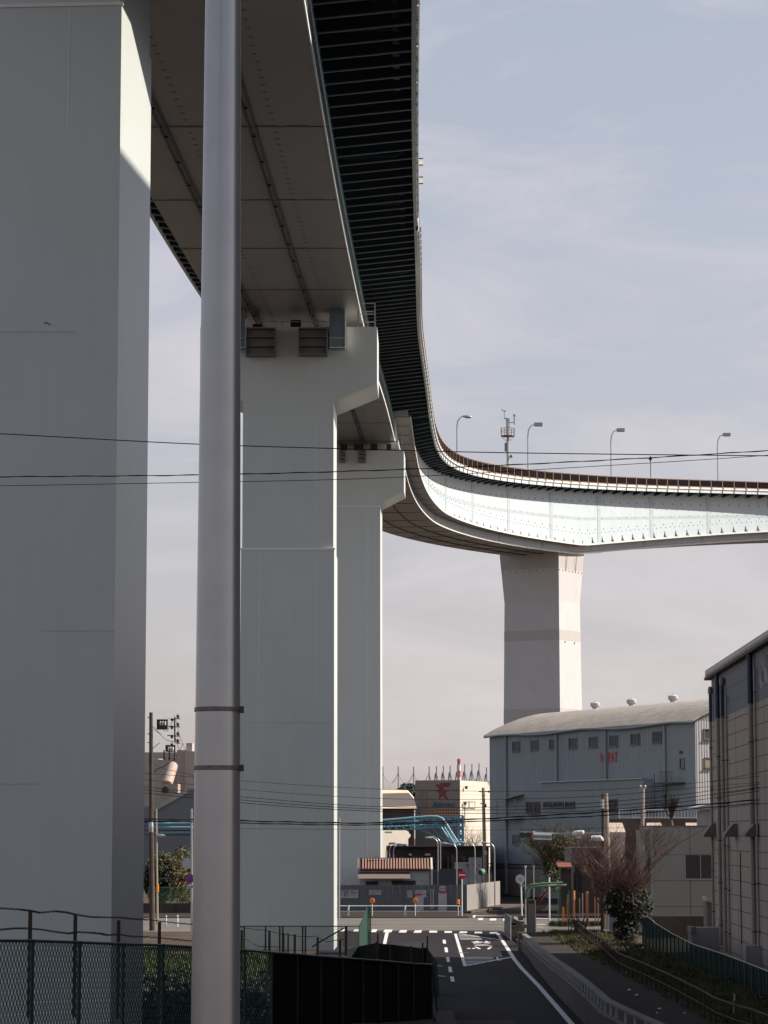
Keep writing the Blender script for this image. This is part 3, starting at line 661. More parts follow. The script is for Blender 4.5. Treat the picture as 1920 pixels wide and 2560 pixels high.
m.build('plate_joint', mat('faint_joint', (.49, .53, .51), .5), p2)
# fourth, far pier
h4 = hd(240); tx = Vector((math.cos(h4), -math.sin(h4), 0)); ty = Vector((math.sin(h4), math.cos(h4), 0))
Mp = Vector((20.66, 313, 0)); w4, d4 = 7.43, 5.15; c4 = Mp - tx * w4 / 2 + ty * d4 / 2
p4 = thing('bridge_pier', 'far tapered pale pier with one dark and one sunlit face, behind the blue-grey factory', 'bridge pier', (c4.x, c4.y, 0), 'piers carrying the expressway')
zt4 = Zat(1196, 316); zw = Zat(1302, 316)
m = MB(); column(m, c4.x, c4.y, h4, w4 + .5, d4 + .7, 0, zw, w4, d4); column(m, c4.x, c4.y, h4, w4, d4, zw, zt4 + 1.2, w4 + .75, d4 + 1.35)
m.mi(1)
for (ya, yb, g) in ((1232, 1200, .62), (1385, 1363, .05), (1560, 1532, .3)):
    za, zb = Zat(ya, 316), Zat(yb, 316)
    for (zz) in (za,): pass
    f = lambda z: ((z - zw) / (zt4 + 1.2 - zw) * .75, (z - zw) / (zt4 + 1.2 - zw) * 1.35) if z > zw else ((zw - z) / zw * .5, (zw - z) / zw * .7)
    a, b_ = f(za), f(zb); column(m, c4.x, c4.y, h4, w4 + a[0] + .02, d4 + a[1] + .02, za, zb, w4 + b_[0] + .02, d4 + b_[1] + .02)
m.build('shaft', [M_pc, M_pcb], p4)
m = MB(); za = Zat(1236, 316); g = (za - zw) / (zt4 + 1.2 - zw); ww, dd = w4 + .75 * g, d4 + 1.35 * g
for k in range(9): m.ob(c4 + tx * ww * (k / 8 - .5) * .95 - ty * (dd / 2 + .02) + Vector((0, 0, za)), .09, .06, .14, tx)
for k in range(8): m.ob(c4 + tx * (ww / 2 + .02) + ty * dd * (k / 7 - .5) * .93 + Vector((0, 0, za)), .06, .09, .14, tx)
for k in (-.22, .18):
    m.bar(c4 + tx * (ww / 2 + .05) + ty * dd * k + Vector((0, 0, za)), c4 + tx * (ww / 2 + .28) + ty * dd * k + Vector((0, 0, za + 1.9)), .05)
    m.ob(c4 + tx * (w4 / 2 + .05) + ty * dd * k + Vector((0, 0, Zat(1389, 316))), .1, .12, .2, tx)
m.build('vent_stud', M_webD, p4)

# ------------------------------------------------------------------ near lamp pole
pc = P(470, 1600, 11.5); px = pc.x
t = thing('lamp_pole', 'thick grey steel lamp pole standing close to the camera with two metal straps', 'pole', (px, 11.5, 0))
mbp = MB(); rb = lambda z: .1 - (z - CAMZ) * .0056
z0, z1 = 0, 13.5
mbp.lathe((px, 11.5, 0), [(rb(z), z) for z in (0, 3, 6, 9, 13.5)], 48); mbp.build('shaft', M_pole, t, smooth=True)
for yy_ in (1533, 1659):
    z = Zat(yy_, 11.5); r = rb(z) + .003
    MB().lathe((px, 11.5, z - .0095), [(r, 0), (r + .0015, .002), (r + .0015, .017), (r, .019)], 48).build('strap', mat('strap_steel', (.15, .12, .11), .45, metal=.6, var=.3, scale=30), t, smooth=True)
    MB().box(px + r - .004, px + r + .012, 11.47, 11.52, z - .014, z + .014).build('buckle', M_dark, t)
# earth mound the pole foot stands on is the street side ground

# ------------------------------------------------------------------ fences, foreground
def r6(x, y): return (.2188 * x, 1935.6 + .2188 * y)
def r5b(x, y): return (518.4 + .2604 * x, 1970 + .2604 * y)
tops = []   # (dx, dy_top)
fp = [(-55, 2032), (-0, 2033)]
for (x, y) in ((320, 442), (785, 457), (1215, 474), (1605, 485)): fp.append(r6(x, y))
fp.append((436, 2047)); fp.append((483, 2050))
for (x, y) in ((40, 318), (265, 338), (475, 352), (670, 370), (850, 382), (1020, 395), (1165, 405), (1310, 418), (1440, 430), (1590, 437)): fp.append(r5b(x, y))
fp = [q for q in fp if q[0] != 0]
def fY(dx): a = ray(dx, 2050)[0]; return (1.6 - .238 * 92) / (a - .238)
def fT(dx, dy): return P(dx, dy, fY(dx))
PT = [fT(*q) for q in fp]
fn = thing('mesh_fence', 'long dark green mesh fence crossing the bottom left foreground', 'fence', (PT[7].x, PT[7].y, gz(PT[7].x, PT[7].y)))
for p in PT:
    MB().tube((p.x, p.y, p.z - 2.3), (p.x, p.y, p.z + .03), .042 if p.y < 66 else .036, 8).build('post', M_gfence, fn, smooth=True)
MB().path([p + Vector((0, -.02, 0)) for p in PT], .032, 6).build('top_rail', M_gfence, fn)
MB().path([p + Vector((0, -.02, -1.97)) for p in PT], .025, 6).build('bottom_rail', M_gfence, fn)
# expanded-metal mesh: zigzag wires
ms_ = MB(); npan = 8
for i in range(npan):
    a, b = PT[i], PT[i + 1]; L = (b - a).length; dirv = (b - a) / L; n = max(4, int(L / .175))
    rows = int(1.95 / .11)
    for k in range(n):
        for dirn in (0, 1):
            pts = []
            for r in range(0, rows + 1, 1):
                off = ((.05 if dirn else -.05) if r % 2 == 0 else (.45 if dirn else -.45)); u = max(0, min(L, (k + off) * L / n)); p = a + dirv * u; pts.append(Vector((p.x, p.y + .012 * dirn, p.z - .03 - r * .11)))
            o = len(ms_.v)
            for p in pts: ms_.v.append(p + Vector((-.009, 0, 0))); ms_.v.append(p + Vector((.009, 0, 0)))
            for r in range(len(pts) - 1): ms_.f.append([o + 2 * r, o + 2 * r + 1, o + 2 * r + 3, o + 2 * r + 2]); ms_.m.append(0)
ms_.build('mesh_panel', M_gfence, fn, fixn=False)
# opaque dark netting tied behind the right-hand panels
nt_ = MB()
for i in range(8, len(PT) - 1):
    a, b = PT[i] + Vector((0, .05, 0)), PT[i + 1] + Vector((0, .05, 0)); nt_.ext([a, b, b - Vector((0, 0, 2.2)), a - Vector((0, 0, 2.2))], (0, .006, 0))
nt_.build('netting', M_black, fn)
e0 = PT[-1]; MB().ext([e0 + Vector((0, .05, 0)), e0 + Vector((0.1, 3.2, -.1)), e0 + Vector((.28, 3.2, -1.9)), e0 + Vector((.2, .05, -2.0))], (.01, 0, 0)).build('netting', M_black, fn)
MB().box(e0.x + .1, e0.x + .75, 60, e0.y + 2, -.02, .12).build('kerb', M_concD, kind='structure')
# barbed wire on rusty stakes, just behind
stk = [r6(-120, 110), r6(300, 145), r6(745, 185), r6(1172, 240), r6(1575, 255)]
bwf = thing('barbed_wire_fence', 'two strands of barbed wire on rusty stakes above the green mesh fence at left', 'fence', (P(*stk[2], fY(stk[2][0]) + 1.2).x, fY(stk[2][0]) + 1.2, 0))
SP = [P(dx, dy, fY(dx) + 1.2) for dx, dy in stk]
for p in SP: MB().bar((p.x, p.y, max(.0, p.z - 2.2)), (p.x, p.y, p.z), .075, .075).build('stake', M_rustp, bwf)
def strand(px_, wob, yo):
    pts = []
    for (x, y) in px_: dx, dy = r6(x, y); pts.append(P(dx, dy, fY(dx) + 1.12))
    m = MB(); 
    fine = []
    for i in range(len(pts) - 1):
        for k in range(12): fine.append(pts[i].lerp(pts[i + 1], k / 12) + Vector((0, 0, wob * math.sin(len(fine) * 1.7))))
    fine.append(pts[-1]); m.path(fine, .006, 4)
    for i, p in enumerate(fine):
        for q in (0, .5):
            if i < len(fine) - 1:
                pp = p.lerp(fine[i + 1], q); m.bar(pp - Vector((.014, 0, .02)), pp + Vector((.014, 0, .02)), .006); m.bar(pp - Vector((-.014, 0, .02)), pp + Vector((-.014, 0, .02)), .006)
    m.build('barbed_wire', M_dark, bwf)
strand([(-120, 115), (0, 120), (190, 132), (300, 145), (390, 165), (550, 150), (650, 160), (745, 182), (880, 205), (1000, 210), (1172, 212), (1300, 225), (1450, 233), (1700, 262), (1900, 280), (2100, 290)], .006, 0)
strand([(-120, 325), (0, 332), (130, 320), (250, 318), (400, 330), (560, 355), (680, 370), (760, 355), (900, 362), (1000, 372), (1050, 385), (1172, 380), (1300, 400), (1450, 403), (1700, 425), (1900, 445), (2100, 455)], .006, 1)
# stakes and slack wires behind the netted part
YS = 112.0
st2 = [(15, 150, .35), (245, 155, .3), (360, 175, .3), (400, 175, .2), (455, 185, .3), (645, 212, .25), (830, 228, .3)]
for i, (x, y, w) in enumerate(st2):
    dx, dy = r5b(x, y); p = P(dx, dy, YS); 
    MB().bar((p.x, p.y, 0), (p.x, p.y, p.z), .10 if i != 3 else .07).build('wooden_stake', M_rustp if i != 3 else mat('mossy_stake', (.09, .06, .02), .9, var=.3), origin=(p.x, p.y, 0), label=[
        'dark rusty stake touching the lamp pole edge, behind the netted fence', 'reddish stake second from the lamp pole behind the netted fence', 'thick brown stake in front of the chain-link post behind the netted fence', 'yellowish mossy stake next to a thick brown one behind the netted fence',
        'dark stake right of the yellowish mossy stake', 'short dark stake holding a slack wire in front of the pier foot', 'rusty stake at the right pier edge near the green sheet fence'][i], cat='stake', group='stakes behind the netted fence')
def loose(pts, Y, r, label, conv=r5b, m=M_wire, nm='slack_wire', grp=None):
    q = [P(*conv(*p), Y) for p in pts]; fine = []
    for i in range(len(q) - 1):
        for k in range(4): fine.append(q[i].lerp(q[i + 1], k / 4))
    fine.append(q[-1]); c = sum(q, Vector()) / len(q); MB().path(fine, r, 4).build(nm, m, origin=c, label=label, cat='wire', group=grp)
loose([(0, 128), (120, 142), (240, 155), (320, 178), (460, 200), (540, 205), (630, 200), (680, 225), (720, 248), (820, 230), (870, 225)], YS, .016, 'wavy slack wire strung along the stakes in front of the pier foot')
loose([(30, 212), (150, 285), (340, 290)], YS, .014, 'sagging wire falling right from the lamp pole behind the netted fence')
loose([(600, 290), (660, 250), (860, 135)], YS, .03, 'thick dark cable slanting up across the chain-link fence')
# chain link fence round the pier foot
YC = 139.0; cf = thing('chain_link_fence', 'pale green chain-link fence around the foot of the louvred pier', 'fence', (Xat(640, 2000, YC), YC, 0))
zt = Zat(2000.8, YC)
for x in (-330, -150, 35, 212, 330, 355, 520, 543, 880):
    xx = Xat(*r5b(x, 200), YC); MB().bar((xx, YC, 0), (xx, YC, zt), .09 if x != 880 else .14).build('post', M_gfence, cf)
x0, x1 = Xat(*r5b(-330, 117), YC), Xat(*r5b(985, 100), YC)
MB().bar((x0, YC, zt), (x1, YC, zt), .05).build('top_rail', M_gfence, cf)
m = MB(); k = x0
while k < x1:
    for sg in (1, -1):
        a = Vector((k, YC - .01 * sg, .02 if sg > 0 else zt)); L = zt; b = Vector((k + L, YC - .01 * sg, zt if sg > 0 else .02))
        if b.x > x1: f = (x1 - a.x) / (b.x - a.x); b = a.lerp(b, f)
        m.bar(a, b, .011)
    k += .15
m.build('wire_mesh', mat('chain_wire', (.05, .09, .07), .6), cf)
# green sheet fence wing
gs = thing('green_sheet_fence', 'bright green sheet fence wing with curved top at the street corner', 'fence', (Xat(790, 2040, 143), 143, 0))
a = [r1(260, 700), r1(300, 640), (793, 1956.5)]
pA = [Vector((Xat(774.9, 2000, 141), 141, 0)), Vector((Xat(774.9, 1999, 141), 141, Zat(1999, 141))), Vector((Xat(783, 1985, 142), 142, Zat(1984, 142))), Vector((Xat(789, 1966, 143), 143, Zat(1967, 143))), Vector((Xat(793, 1957, 143.5), 143.5, Zat(1956.5, 143.5))), Vector((Xat(793, 2040, 143.5), 143.5, 0))]
MB().ext(pA, (.03, 0, 0)).build('sheet', M_gfence, gs)  # darker green put in for the shaded face of the fold
x0, x1 = Xat(793, 2000, 143.5), Xat(802, 2000, 143.5); sh = MB()
for k in range(3): sh.box(x0 + (x1 - x0) * k / 3, x0 + (x1 - x0) * (k + 1) / 3 - .012, 143.5 + .02 * (k % 2), 143.55 + .02 * (k % 2), 0, Zat(1957, 143.5) - .02 * k)
sh.ext([(x0, 143.49, Zat(1985, 143.5)), (x0, 143.49, Zat(1957, 143.5)), (x1, 143.49, Zat(1957, 143.5)), (x0 + .12, 143.49, Zat(1963, 143.5))], (0, -.01, 0))
sh.build('sheet', M_gnet, gs)  # brighter green put in for the sunlit face of the fold
# draped dark net behind
dn = [(750, 2051), (775, 2044), (812.6, 2037), (860, 2042), (909, 2048), (922, 2047)]
q = [P(a, b, 106 + (i % 2) * .3) for i, (a, b) in enumerate(dn)]; m = MB()
for i in range(len(q) - 1): m.ext([q[i], q[i + 1], Vector((q[i + 1].x, q[i + 1].y, 0)), Vector((q[i].x, q[i].y, 0))], (0, .01, 0))
e1 = q[-1]; m.ext([e1, Vector((e1.x + .35, e1.y - 2, e1.z - .45)), Vector((e1.x + .45, e1.y - 2, 0)), Vector((e1.x, e1.y, 0))], (.01, 0, 0))
dno = thing('draped_net', 'dark net draped over stakes behind the end of the netted fence', 'net', (q[2].x, 106, 0))
m.build('net', mat('torn_net', (.012, .016, .010), .95, var=.4, scale=3), dno)
for (a, b) in ((812.6, 2034), (816, 2016), (843, 2040), (888, 2043), (913, 2036), (923, 2022)):
    p = P(a, b, 105.6); MB().bar((p.x, p.y, 0), (p.x, p.y, p.z), .06).build('stake', M_rustp, dno)

# ------------------------------------------------------------------ overhead cables
def cable(pts, Y, r, label, twist=0.0, Y2_=None):
    q = []
    for i in range(len(pts)):
        q.append(pts[i])
    fine = []
    N_ = 60; xs_ = [p[0] for p in pts]; ys_ = [p[1] for p in pts]; f = spl(xs_, ys_) if len(pts) > 2 else (lambda x: ys_[0] + (ys_[1] - ys_[0]) * (x - xs_[0]) / (xs_[1] - xs_[0]))
    for k in range(N_ * 2 + 1):
        x = xs_[0] + (xs_[-1] - xs_[0]) * k / (N_ * 2); YY = Y if Y2_ is None else Y + (Y2_ - Y) * k / (N_ * 2); fine.append(P(x, f(x), YY))
    m = MB(); m.path(fine, r, 5)
    if twist: m.path([p + Vector((0, twist * .4 * math.cos(i * .9), twist * math.sin(i * .9))) for i, p in enumerate(fine)], r * .8, 4)
    m.build('power_cable', M_wire, origin=fine[N_], label=label, cat='cable', group='cables strung across the view')
cable([(-200, 928), (0, 937), (428, 959.5), (727, 969), (945, 975), (1271, 980.5), (1800, 986)], 62, .012, 'topmost thick black cable sloping gently down to the right across the sky')
cable([(-200, 1032), (0, 1030), (428, 1026), (812, 1016), (1000, 1009), (1170, 1001), (1400, 989), (1800, 964)], 62, .010, 'twisted cable rising to the right across the curved viaduct', .012)
cable([(-200, 1052), (0, 1049.5), (428, 1042), (812, 1033), (1170, 1014), (1659, 983.5), (1800, 973)], 62, .008, 'thin lowest of the three upper cables, rising to the right')
low = [([(200, 1660), (521, 1686.7), (864, 1706), (1037, 1709), (1300, 1706), (1659, 1675), (1900, 1650)], .010, 'thin uppermost cable of the low bundle crossing the blue factory'),
       ([(200, 1672), (521, 1705), (864, 1726), (1037, 1727), (1300, 1719), (1500, 1702), (1659, 1688), (1900, 1660)], .010, 'second cable from the top of the low bundle'),
       ([(200, 1688), (521, 1721), (864, 1744), (1056, 1743.5), (1374, 1727), (1659, 1690.5), (1900, 1655)], .013, 'third cable of the low bundle, uppermost of three close ones'),
       ([(200, 1693), (521, 1728), (864, 1749), (1056, 1749.5), (1374, 1736), (1659, 1698), (1900, 1663)], .013, 'middle one of the three close cables in the low bundle'),
       ([(200, 1700), (521, 1734), (864, 1754.5), (1056, 1757), (1374, 1744), (1659, 1706), (1900, 1672)], .013, 'lowest one of the three close cables in the low bundle')]
for p_, r_, l_ in low: cable(p_, 118, r_, l_)
cable([(200, 1768), (521, 1773), (864, 1777), (1056, 1768), (1299, 1754), (1659, 1726), (1900, 1705)], 118, .022, 'thickest dark twisted cable along the bottom of the low bundle', .03)
cable([(200, 1772), (521, 1778), (864, 1781), (1056, 1773), (1299, 1762), (1659, 1733), (1900, 1712)], 118, .018, 'dark cable directly under the thickest twisted cable', .02)
cable([(520, 1790), (733, 1791.5), (1056, 1793), (1350, 1788)], 118, .008, 'thin faint cable below the thick twisted pair')

# ------------------------------------------------------------------ parapet, low rusty fence, green fence (right)
rp = thing('roadside_parapet', 'long weathered concrete parapet with baluster railing curving beside the road', 'parapet', (7.2, 110, 0))
rail_px = [(120, 340), (200, 400), (300, 500), (400, 575), (500, 650), (600, 715), (700, 790), (800, 865), (900, 950), (980, 1020), (1060, 1095), (1190, 1160), (1400, 1260), (1659, 1370), (1900, 1500)]
RX = []
for i, (x, y) in enumerate(rail_px):
    dx, dy = rd3(x, y); a, b = ray(dx, dy); tt = i / (len(rail_px) - 1)
    z = lerp(x, [120, 600, 1060, 1900], [.93, 1.30, 1.42, 1.45]); Y = (z - CAMZ) / b; RX.append(Vector((a * Y, Y, z)))
hl = [lerp(x, [120, 600, 1060, 1900], [.55, .90, 1.0, 1.0]) for (x, y) in rail_px]
MB().loft([[Vector((p.x - .06, p.y, 0)), Vector((p.x + .26, p.y, 0)), Vector((p.x + .22, p.y, h)), Vector((p.x - .10, p.y, h))] for p, h in zip(RX, hl)]).build('wall', M_concD, rp)
MB().loft([[Vector((p.x - .14, p.y, h)), Vector((p.x + .26, p.y, h)), Vector((p.x + .26, p.y, h + .05)), Vector((p.x - .14, p.y, h + .05))] for p, h in zip(RX, hl)]).build('ledge', M_conc, rp)
MB().loft([[Vector((p.x - .05, p.y, p.z - .07)), Vector((p.x + .20, p.y, p.z - .07)), Vector((p.x + .20, p.y, p.z)), Vector((p.x - .05, p.y, p.z))] for p in RX]).build('handrail', M_conc, rp)
m = MB(); acc = 0
for i in range(len(RX) - 1):
    a, b = RX[i], RX[i + 1]; n = max(1, int((b - a).length / 1.3))
    for k in range(n):
        p = a.lerp(b, k / n); h = hl[i] + (hl[i + 1] - hl[i]) * k / n; m.box(p.x + .01, p.x + .10, p.y - .16, p.y + .16, h + .05, p.z - .07)
MB().loft([[Vector((p.x + .06, p.y, h)), Vector((p.x + .12, p.y, h)), Vector((p.x + .12, p.y, p.z - .06)), Vector((p.x + .06, p.y, p.z - .06))] for p, h in zip(RX, hl)]).build('dark_gap_sheet', M_dark, rp)  # added dark sheet standing in for the dark gaps between balusters
bo = m.build('baluster', M_mirr, rp); bo['kind'] = 'stuff'
e_ = RX[0]
MB().box(e_.x - .25, e_.x + .25, e_.y - .1, e_.y + .25, 0, 1.0).build('end_post', M_conc, rp)
# lumpy white barrier behind its end
bb = thing('barrier_end', 'weathered white concrete and steel barrier end with loose boxes at the street corner', 'barrier', (Xat(1117, 2015, 160), 160, 0))
m = MB(); random.seed(3)
zb = Zat(1981, 160)
x0, x1 = Xat(1103, 2000, 160), Xat(1133, 2000, 160)
m.ext([(x0, 160, 0), (x1, 160, 0), (x1, 160, zb * .8), ((x0 + x1) / 2, 160, zb * .85), (x0 + .05, 160, zb)], (0, 9, 0))
for k in range(7): m.ob((x0 + random.random() * (x1 - x0), 159.9, .3 + random.random() * 1.1), .22 + random.random() * .2, .16, .12 + random.random() * .2, (1, 0, random.uniform(-.3, .3)))
m.build('barrier', M_conc, bb)
MB().bar((x0, 159.8, zb), (x0, 159.8, 0), .08).build('post', M_white, bb)
# low rusty fence
rf = thing('rusty_railing', 'low rusty iron railing along the grass edge of the footpath', 'railing', (10.5, 120, .3))
top_px = [(1228, 1985), (1248, 1992), (1268, 2008), (1300, 2028), (1338, 2060), (1366, 2071), (1396, 2083), (1450, 2107), (1511, 2137), (1545, 2156), (1588, 2171), (1625, 2181), (1659, 2194), (1700, 2213), (1760, 2240)]
TP = []
for dx, dy in top_px:
    a, b = ray(dx, dy); 
    Y = (1.35 - CAMZ) / b
    for _ in range(5): Y = (pz(Y) + .82 - CAMZ) / b
    TP.append(Vector((a * Y, Y, CAMZ + b * Y)))
MB().path(TP, .035, 5).build('top_rail', M_rustp, rf); MB().path([p - Vector((0, 0, .42)) for p in TP], .025, 5).build('lower_rail', M_rustp, rf)
cnt = 0
for i in range(len(TP) - 1):
    a, b = TP[i], TP[i + 1]; n = max(1, int((b - a).length / 1.7))
    for k in range(n):
        p = a.lerp(b, k / n); MB().bar((p.x, p.y, pz(p.y) - .1), (p.x, p.y, p.z + (.14 if cnt % 7 == 3 else .02)), .055).build('post', M_rustp, rf); cnt += 1
m = MB(); random.seed(5)
for k in range(14):
    x = Xat(1235 + random.random() * 26, 2000, 166); m.bar((x, 166, 0), (x + random.uniform(-.4, .4), 166.3, Zat(1982 + random.random() * 10, 166)), .05)
m.build('bent_bars', M_rustp, rf)
sp_ = MB().bar(P(1586, 2218, 84) , P(1586.5, 2147, 84), .05); sp_.build('thin_stake', mat('pale_wood', (.42, .28, .16), .8), origin=P(1586, 2218, 84), label='pale thin wooden stake standing by the rusty railing at lower right', cat='stake')
# green corrugated fence
gf = thing('green_panel_fence', 'tall dark green panel fence running along the warehouse yard', 'fence', (13.8, 120, 0))
gtop = [(1389, 1981), (1398, 1980), (1410, 1988), (1414, 1993), (1453, 2017), (1498, 2040), (1560, 2060), (1616, 2081), (1659, 2098), (1760, 2140), (1900, 2200)]
GP = []
for dx, dy in gtop:
    a = ray(dx, dy)[0]; Y = 1 / (a - .02) * (14.3 - .02 * 147) if a > .02 else 147
    GP.append(P(dx, dy, Y))
m = MB(); n_ = 0; pf = []
for i in range(len(GP) - 1):
    L = (GP[i + 1] - GP[i]).length; n = max(1, int(L / .35))
    for k in range(n): pf.append(GP[i].lerp(GP[i + 1], k / n))
pf.append(GP[-1])
for i in range(len(pf) - 1):
    a, b = pf[i], pf[i + 1]; o = .03 * (i % 2); m.ext([Vector((a.x + o, a.y, 0)), Vector((b.x + o, b.y, 0)), Vector((b.x + o, b.y, b.z)), Vector((a.x + o, a.y, a.z))], (.02, 0, 0))
m.build('panel', mat('deep_green', (.005, .022, .017), .8, spec=.1), gf)
MB().path(pf[::3] + [pf[-1]], .022, 5).build('top_rail', M_frame, gf)
for p in pf[::6]: MB().bar((p.x - .03, p.y, 0), (p.x - .03, p.y, p.z), .06).build('post', M_gfence, gf)

# ------------------------------------------------------------------ right warehouse
WX = lambda y: 17.1 + .0255 * (y - 139)
wn_ = Vector((-1, .0255, 0)).normalized(); wp = Vector((17.1, 139, 0)); wd = Vector((.0255, 1, 0)).normalized()
def OW(dx, dy): return ON(dx, dy, wp, wn_)
wh = thing('panel_warehouse', 'tall grey-beige panel warehouse with dark blue band and drainpipes at the right edge', 'warehouse', (30, 118, 0))
ze = 14.55; zb = OW(1538, 1559.7).z; YE = 96.0
def wq(m, y0, y1, z0, z1, out_=0.0, th=.05):
    a = Vector((WX(y0), y0, 0)) + wn_ * out_; b = Vector((WX(y1), y1, 0)) + wn_ * out_
    m.ext([a + Vector((0, 0, z0)), b + Vector((0, 0, z0)), b + Vector((0, 0, z1)), a + Vector((0, 0, z1))], wn_ * -th)
m = MB(); m.ext([(WX(YE), YE, 0), (WX(139), 139, 0), (44, 139, 0), (44, YE, 0)], (0, 0, zb)); m.mi(1)
jz = OW(1577, 1347.9 + .1563 * 2732).z; k = -12
for k in range(-12, 9):
    z = jz + k * .70
    if .3 < z < zb - .1: wq(m, YE, 138.98, z - .018, z + .018, .004, .02)
for y in (127.5, 116, 106): wq(m, y - .02, y + .02, 0, zb, .005, .02)
m.build('wall', [M_wh, M_whj], wh)
m = MB(); m.ext([(WX(YE), YE, zb), (WX(139), 139, zb), (44, 139, zb), (44, YE, zb)], (0, 0, ze - zb)); m.mi(1)
for k in range(1, 5): z = zb + k * .70 - .1; wq(m, YE, 138.98, z - .015, z + .015, .004, .02)
m.build('upper_wall', [M_navy, M_ink], wh)
m = MB(); rx = WX(139) - .22
m.ext([(rx, 139.9, ze + .02), (31, 139.9, ze + 3.0), (45, 139.9, ze + .02), (45, 139.9, ze - .08), (31, 139.9, ze + 2.9), (rx, 139.9, ze - .12)], (-1.15, -42, 0))
m.mi(1); y = 139.7
while y > 96:
    x = rx + .0255 * (y - 139); m.ext([(x - .02, y, ze + .02), (x + 5, y, ze + 1.22), (x + 5, y, ze + 1.30), (x - .02, y, ze + .24)], (0, .16, 0)); y -= .33
m.mi(2).ext([(rx - .02, 140.2, ze - .26), (rx + .35, 140.2, ze - .26), (rx + .35, 140.2, ze - .12), (rx - .02, 140.2, ze - .12)], (-1.15, -42, 0))
m.build('roof', [M_roof, M_steel, M_brown], wh)
def vpipe(dx, r, dtop, dbot, nm='drainpipe', split=True, proud=.05):
    a = OW(dx, 1700); y = a.y; p = Vector((WX(y), y, 0)) + wn_ * (r + proud)
    zt, z0 = OW(dx, dtop).z, max(.1, OW(dx, dbot).z); m = MB()
    if split and zt > zb: m.tube((p.x, p.y, z0), (p.x, p.y, zb), r, 10); m.mi(1).tube((p.x, p.y, zb), (p.x, p.y, zt), r * 1.15, 10)
    else: m.tube((p.x, p.y, z0), (p.x, p.y, zt), r, 10)
    m.mi(2); z = z0 + 1
    while z < zt: m.lathe((p.x, p.y, z), [(r + .012, -.025), (r + .012, .025)], 10); m.bar((p.x, p.y, z), Vector((p.x, p.y, z)) - wn_ * (proud + r), .03); z += 2.1
    m.build(nm, [M_pipe, M_pipen, M_dark], wh, smooth=True); return p, zt
m_hood = []
for (dx, r, a, b, sp) in ((1542, .07, 1495, 2010, 1), (1559, .10, 1455, 2040, 1), (1568.5, .08, 1475, 2055, 1), (1632, .115, 1400, 2060, 1), (1576, .05, 1500, 2060, 0), (1573, .03, 1560, 2060, 0), (1639, .05, 1440, 2060, 0)):
    p, zt = vpipe(dx, r, a, b, split=bool(sp))
    if a in (1495, 1475): MB().lathe((p.x, p.y, zt - .1), [(r * 1.1, 0), (r * 1.7, .08), (r * 1.7, .30), (r * 1.1, .42)], 12).build('pipe_hood', M_pipe, wh)
for (dx, dy) in ((1547, 1795), (1594, 1795), (1640, 1795)):
    a = OW(dx, 1795); y = a.y; z1, z0 = OW(dx, 1779).z, OW(dx, 1808).z; b = Vector((WX(y), y, 0)); m = MB()
    m.ext([b + Vector((0, 0, z1)), b + wn_ * .2 + Vector((0, 0, z1)), b + wn_ * .62 + Vector((0, 0, z0 + .12)), b + wn_ * .62 + Vector((0, 0, z0)), b + Vector((0, 0, z0))], wd * 1.3)
    m.build('vent_hood', mat('hood_grey', (.12, .10, .10), .6), wh)
m = MB(); q = [OW(1486.2 + .1563 * x, 1347.9 + .1563 * y) for x, y in ((742, 2212 + 940), (748, 4220))]; 
y = OW(1603, 1960).y; m.tube(Vector((WX(y), y, OW(1603, 1841).z)) + wn_ * .05, Vector((WX(y), y, .4)) + wn_ * .05, .03, 6); m.build('conduit', M_dark, wh)
# giant outlined lettering high on the band, cut off by the picture edge
m = MB()
def stroke(pts, w=.045):
    q = [OW((1860 + .0633 * x) / K, (1600 + .0633 * y) / K) + wn_ * .02 for x, y in pts]
    for i in range(len(q) - 1): m.bar(q[i], q[i + 1], w, .02)
for L_ in ([(712, 545), (745, 650), (735, 1150), (700, 1600), (705, 1800), (730, 1950)], [(690, 680), (680, 1000), (665, 1500), (690, 1750)], [(780, 700), (790, 1200), (760, 1650), (775, 1830)], [(850, 590), (845, 1200), (870, 1740)],
           [(920, 545), (885, 1100), (945, 1700)], [(1020, 520), (1000, 900), (1060, 1650)], [(1100, 500), (1090, 1640)], [(1180, 470), (1170, 1600)]): stroke(L_, .07)
m.build('lettering', M_white, wh)
q = P(1525, 1920, 150); 
t = thing('duct_box', 'small slanted grey duct box between the grey block and the warehouse corner', 'duct', (q.x, 150, 0))
x0, x1 = Xat(1527, 1960, 141), Xat(1545, 1960, 141)
MB().box(x0, x1, 141, 142.5, 0, Zat(1940, 141)).build('body', M_conc, t); MB().ext([(x0 - .05, 140.8, Zat(1946, 141)), (x1, 140.8, Zat(1952, 141)), (x1, 140.8, Zat(1941, 141)), (x0 - .05, 140.8, Zat(1936, 141))], (0, 1.8, 0)).build('lid', M_steel, t)
x0, x1 = Xat(1494, 2000, 137), Xat(1555, 2000, 137)
t = thing('cabinet', 'grey block-shaped cabinet with pale corner cap in the yard by the warehouse', 'cabinet', (x0 + 1, 137, 0))
MB().box(x0, x1, 137, 138.6, 0, Zat(2004, 137)).build('body', M_grayw, t); MB().box(x0 - .03, x0 + .22, 136.95, 138.7, Zat(2018, 137), Zat(2002.5, 137)).build('cap', M_conc, t)
x0, x1 = Xat(1612, 2080, 118), Xat(1656, 2080, 118); MB().box(x0, x1, 118, 119.5, 0, Zat(2043, 118)).build('plant_box', M_grayw, origin=(x0, 118, 0), label='dim grey box behind the green fence at the right edge', cat='equipment box')

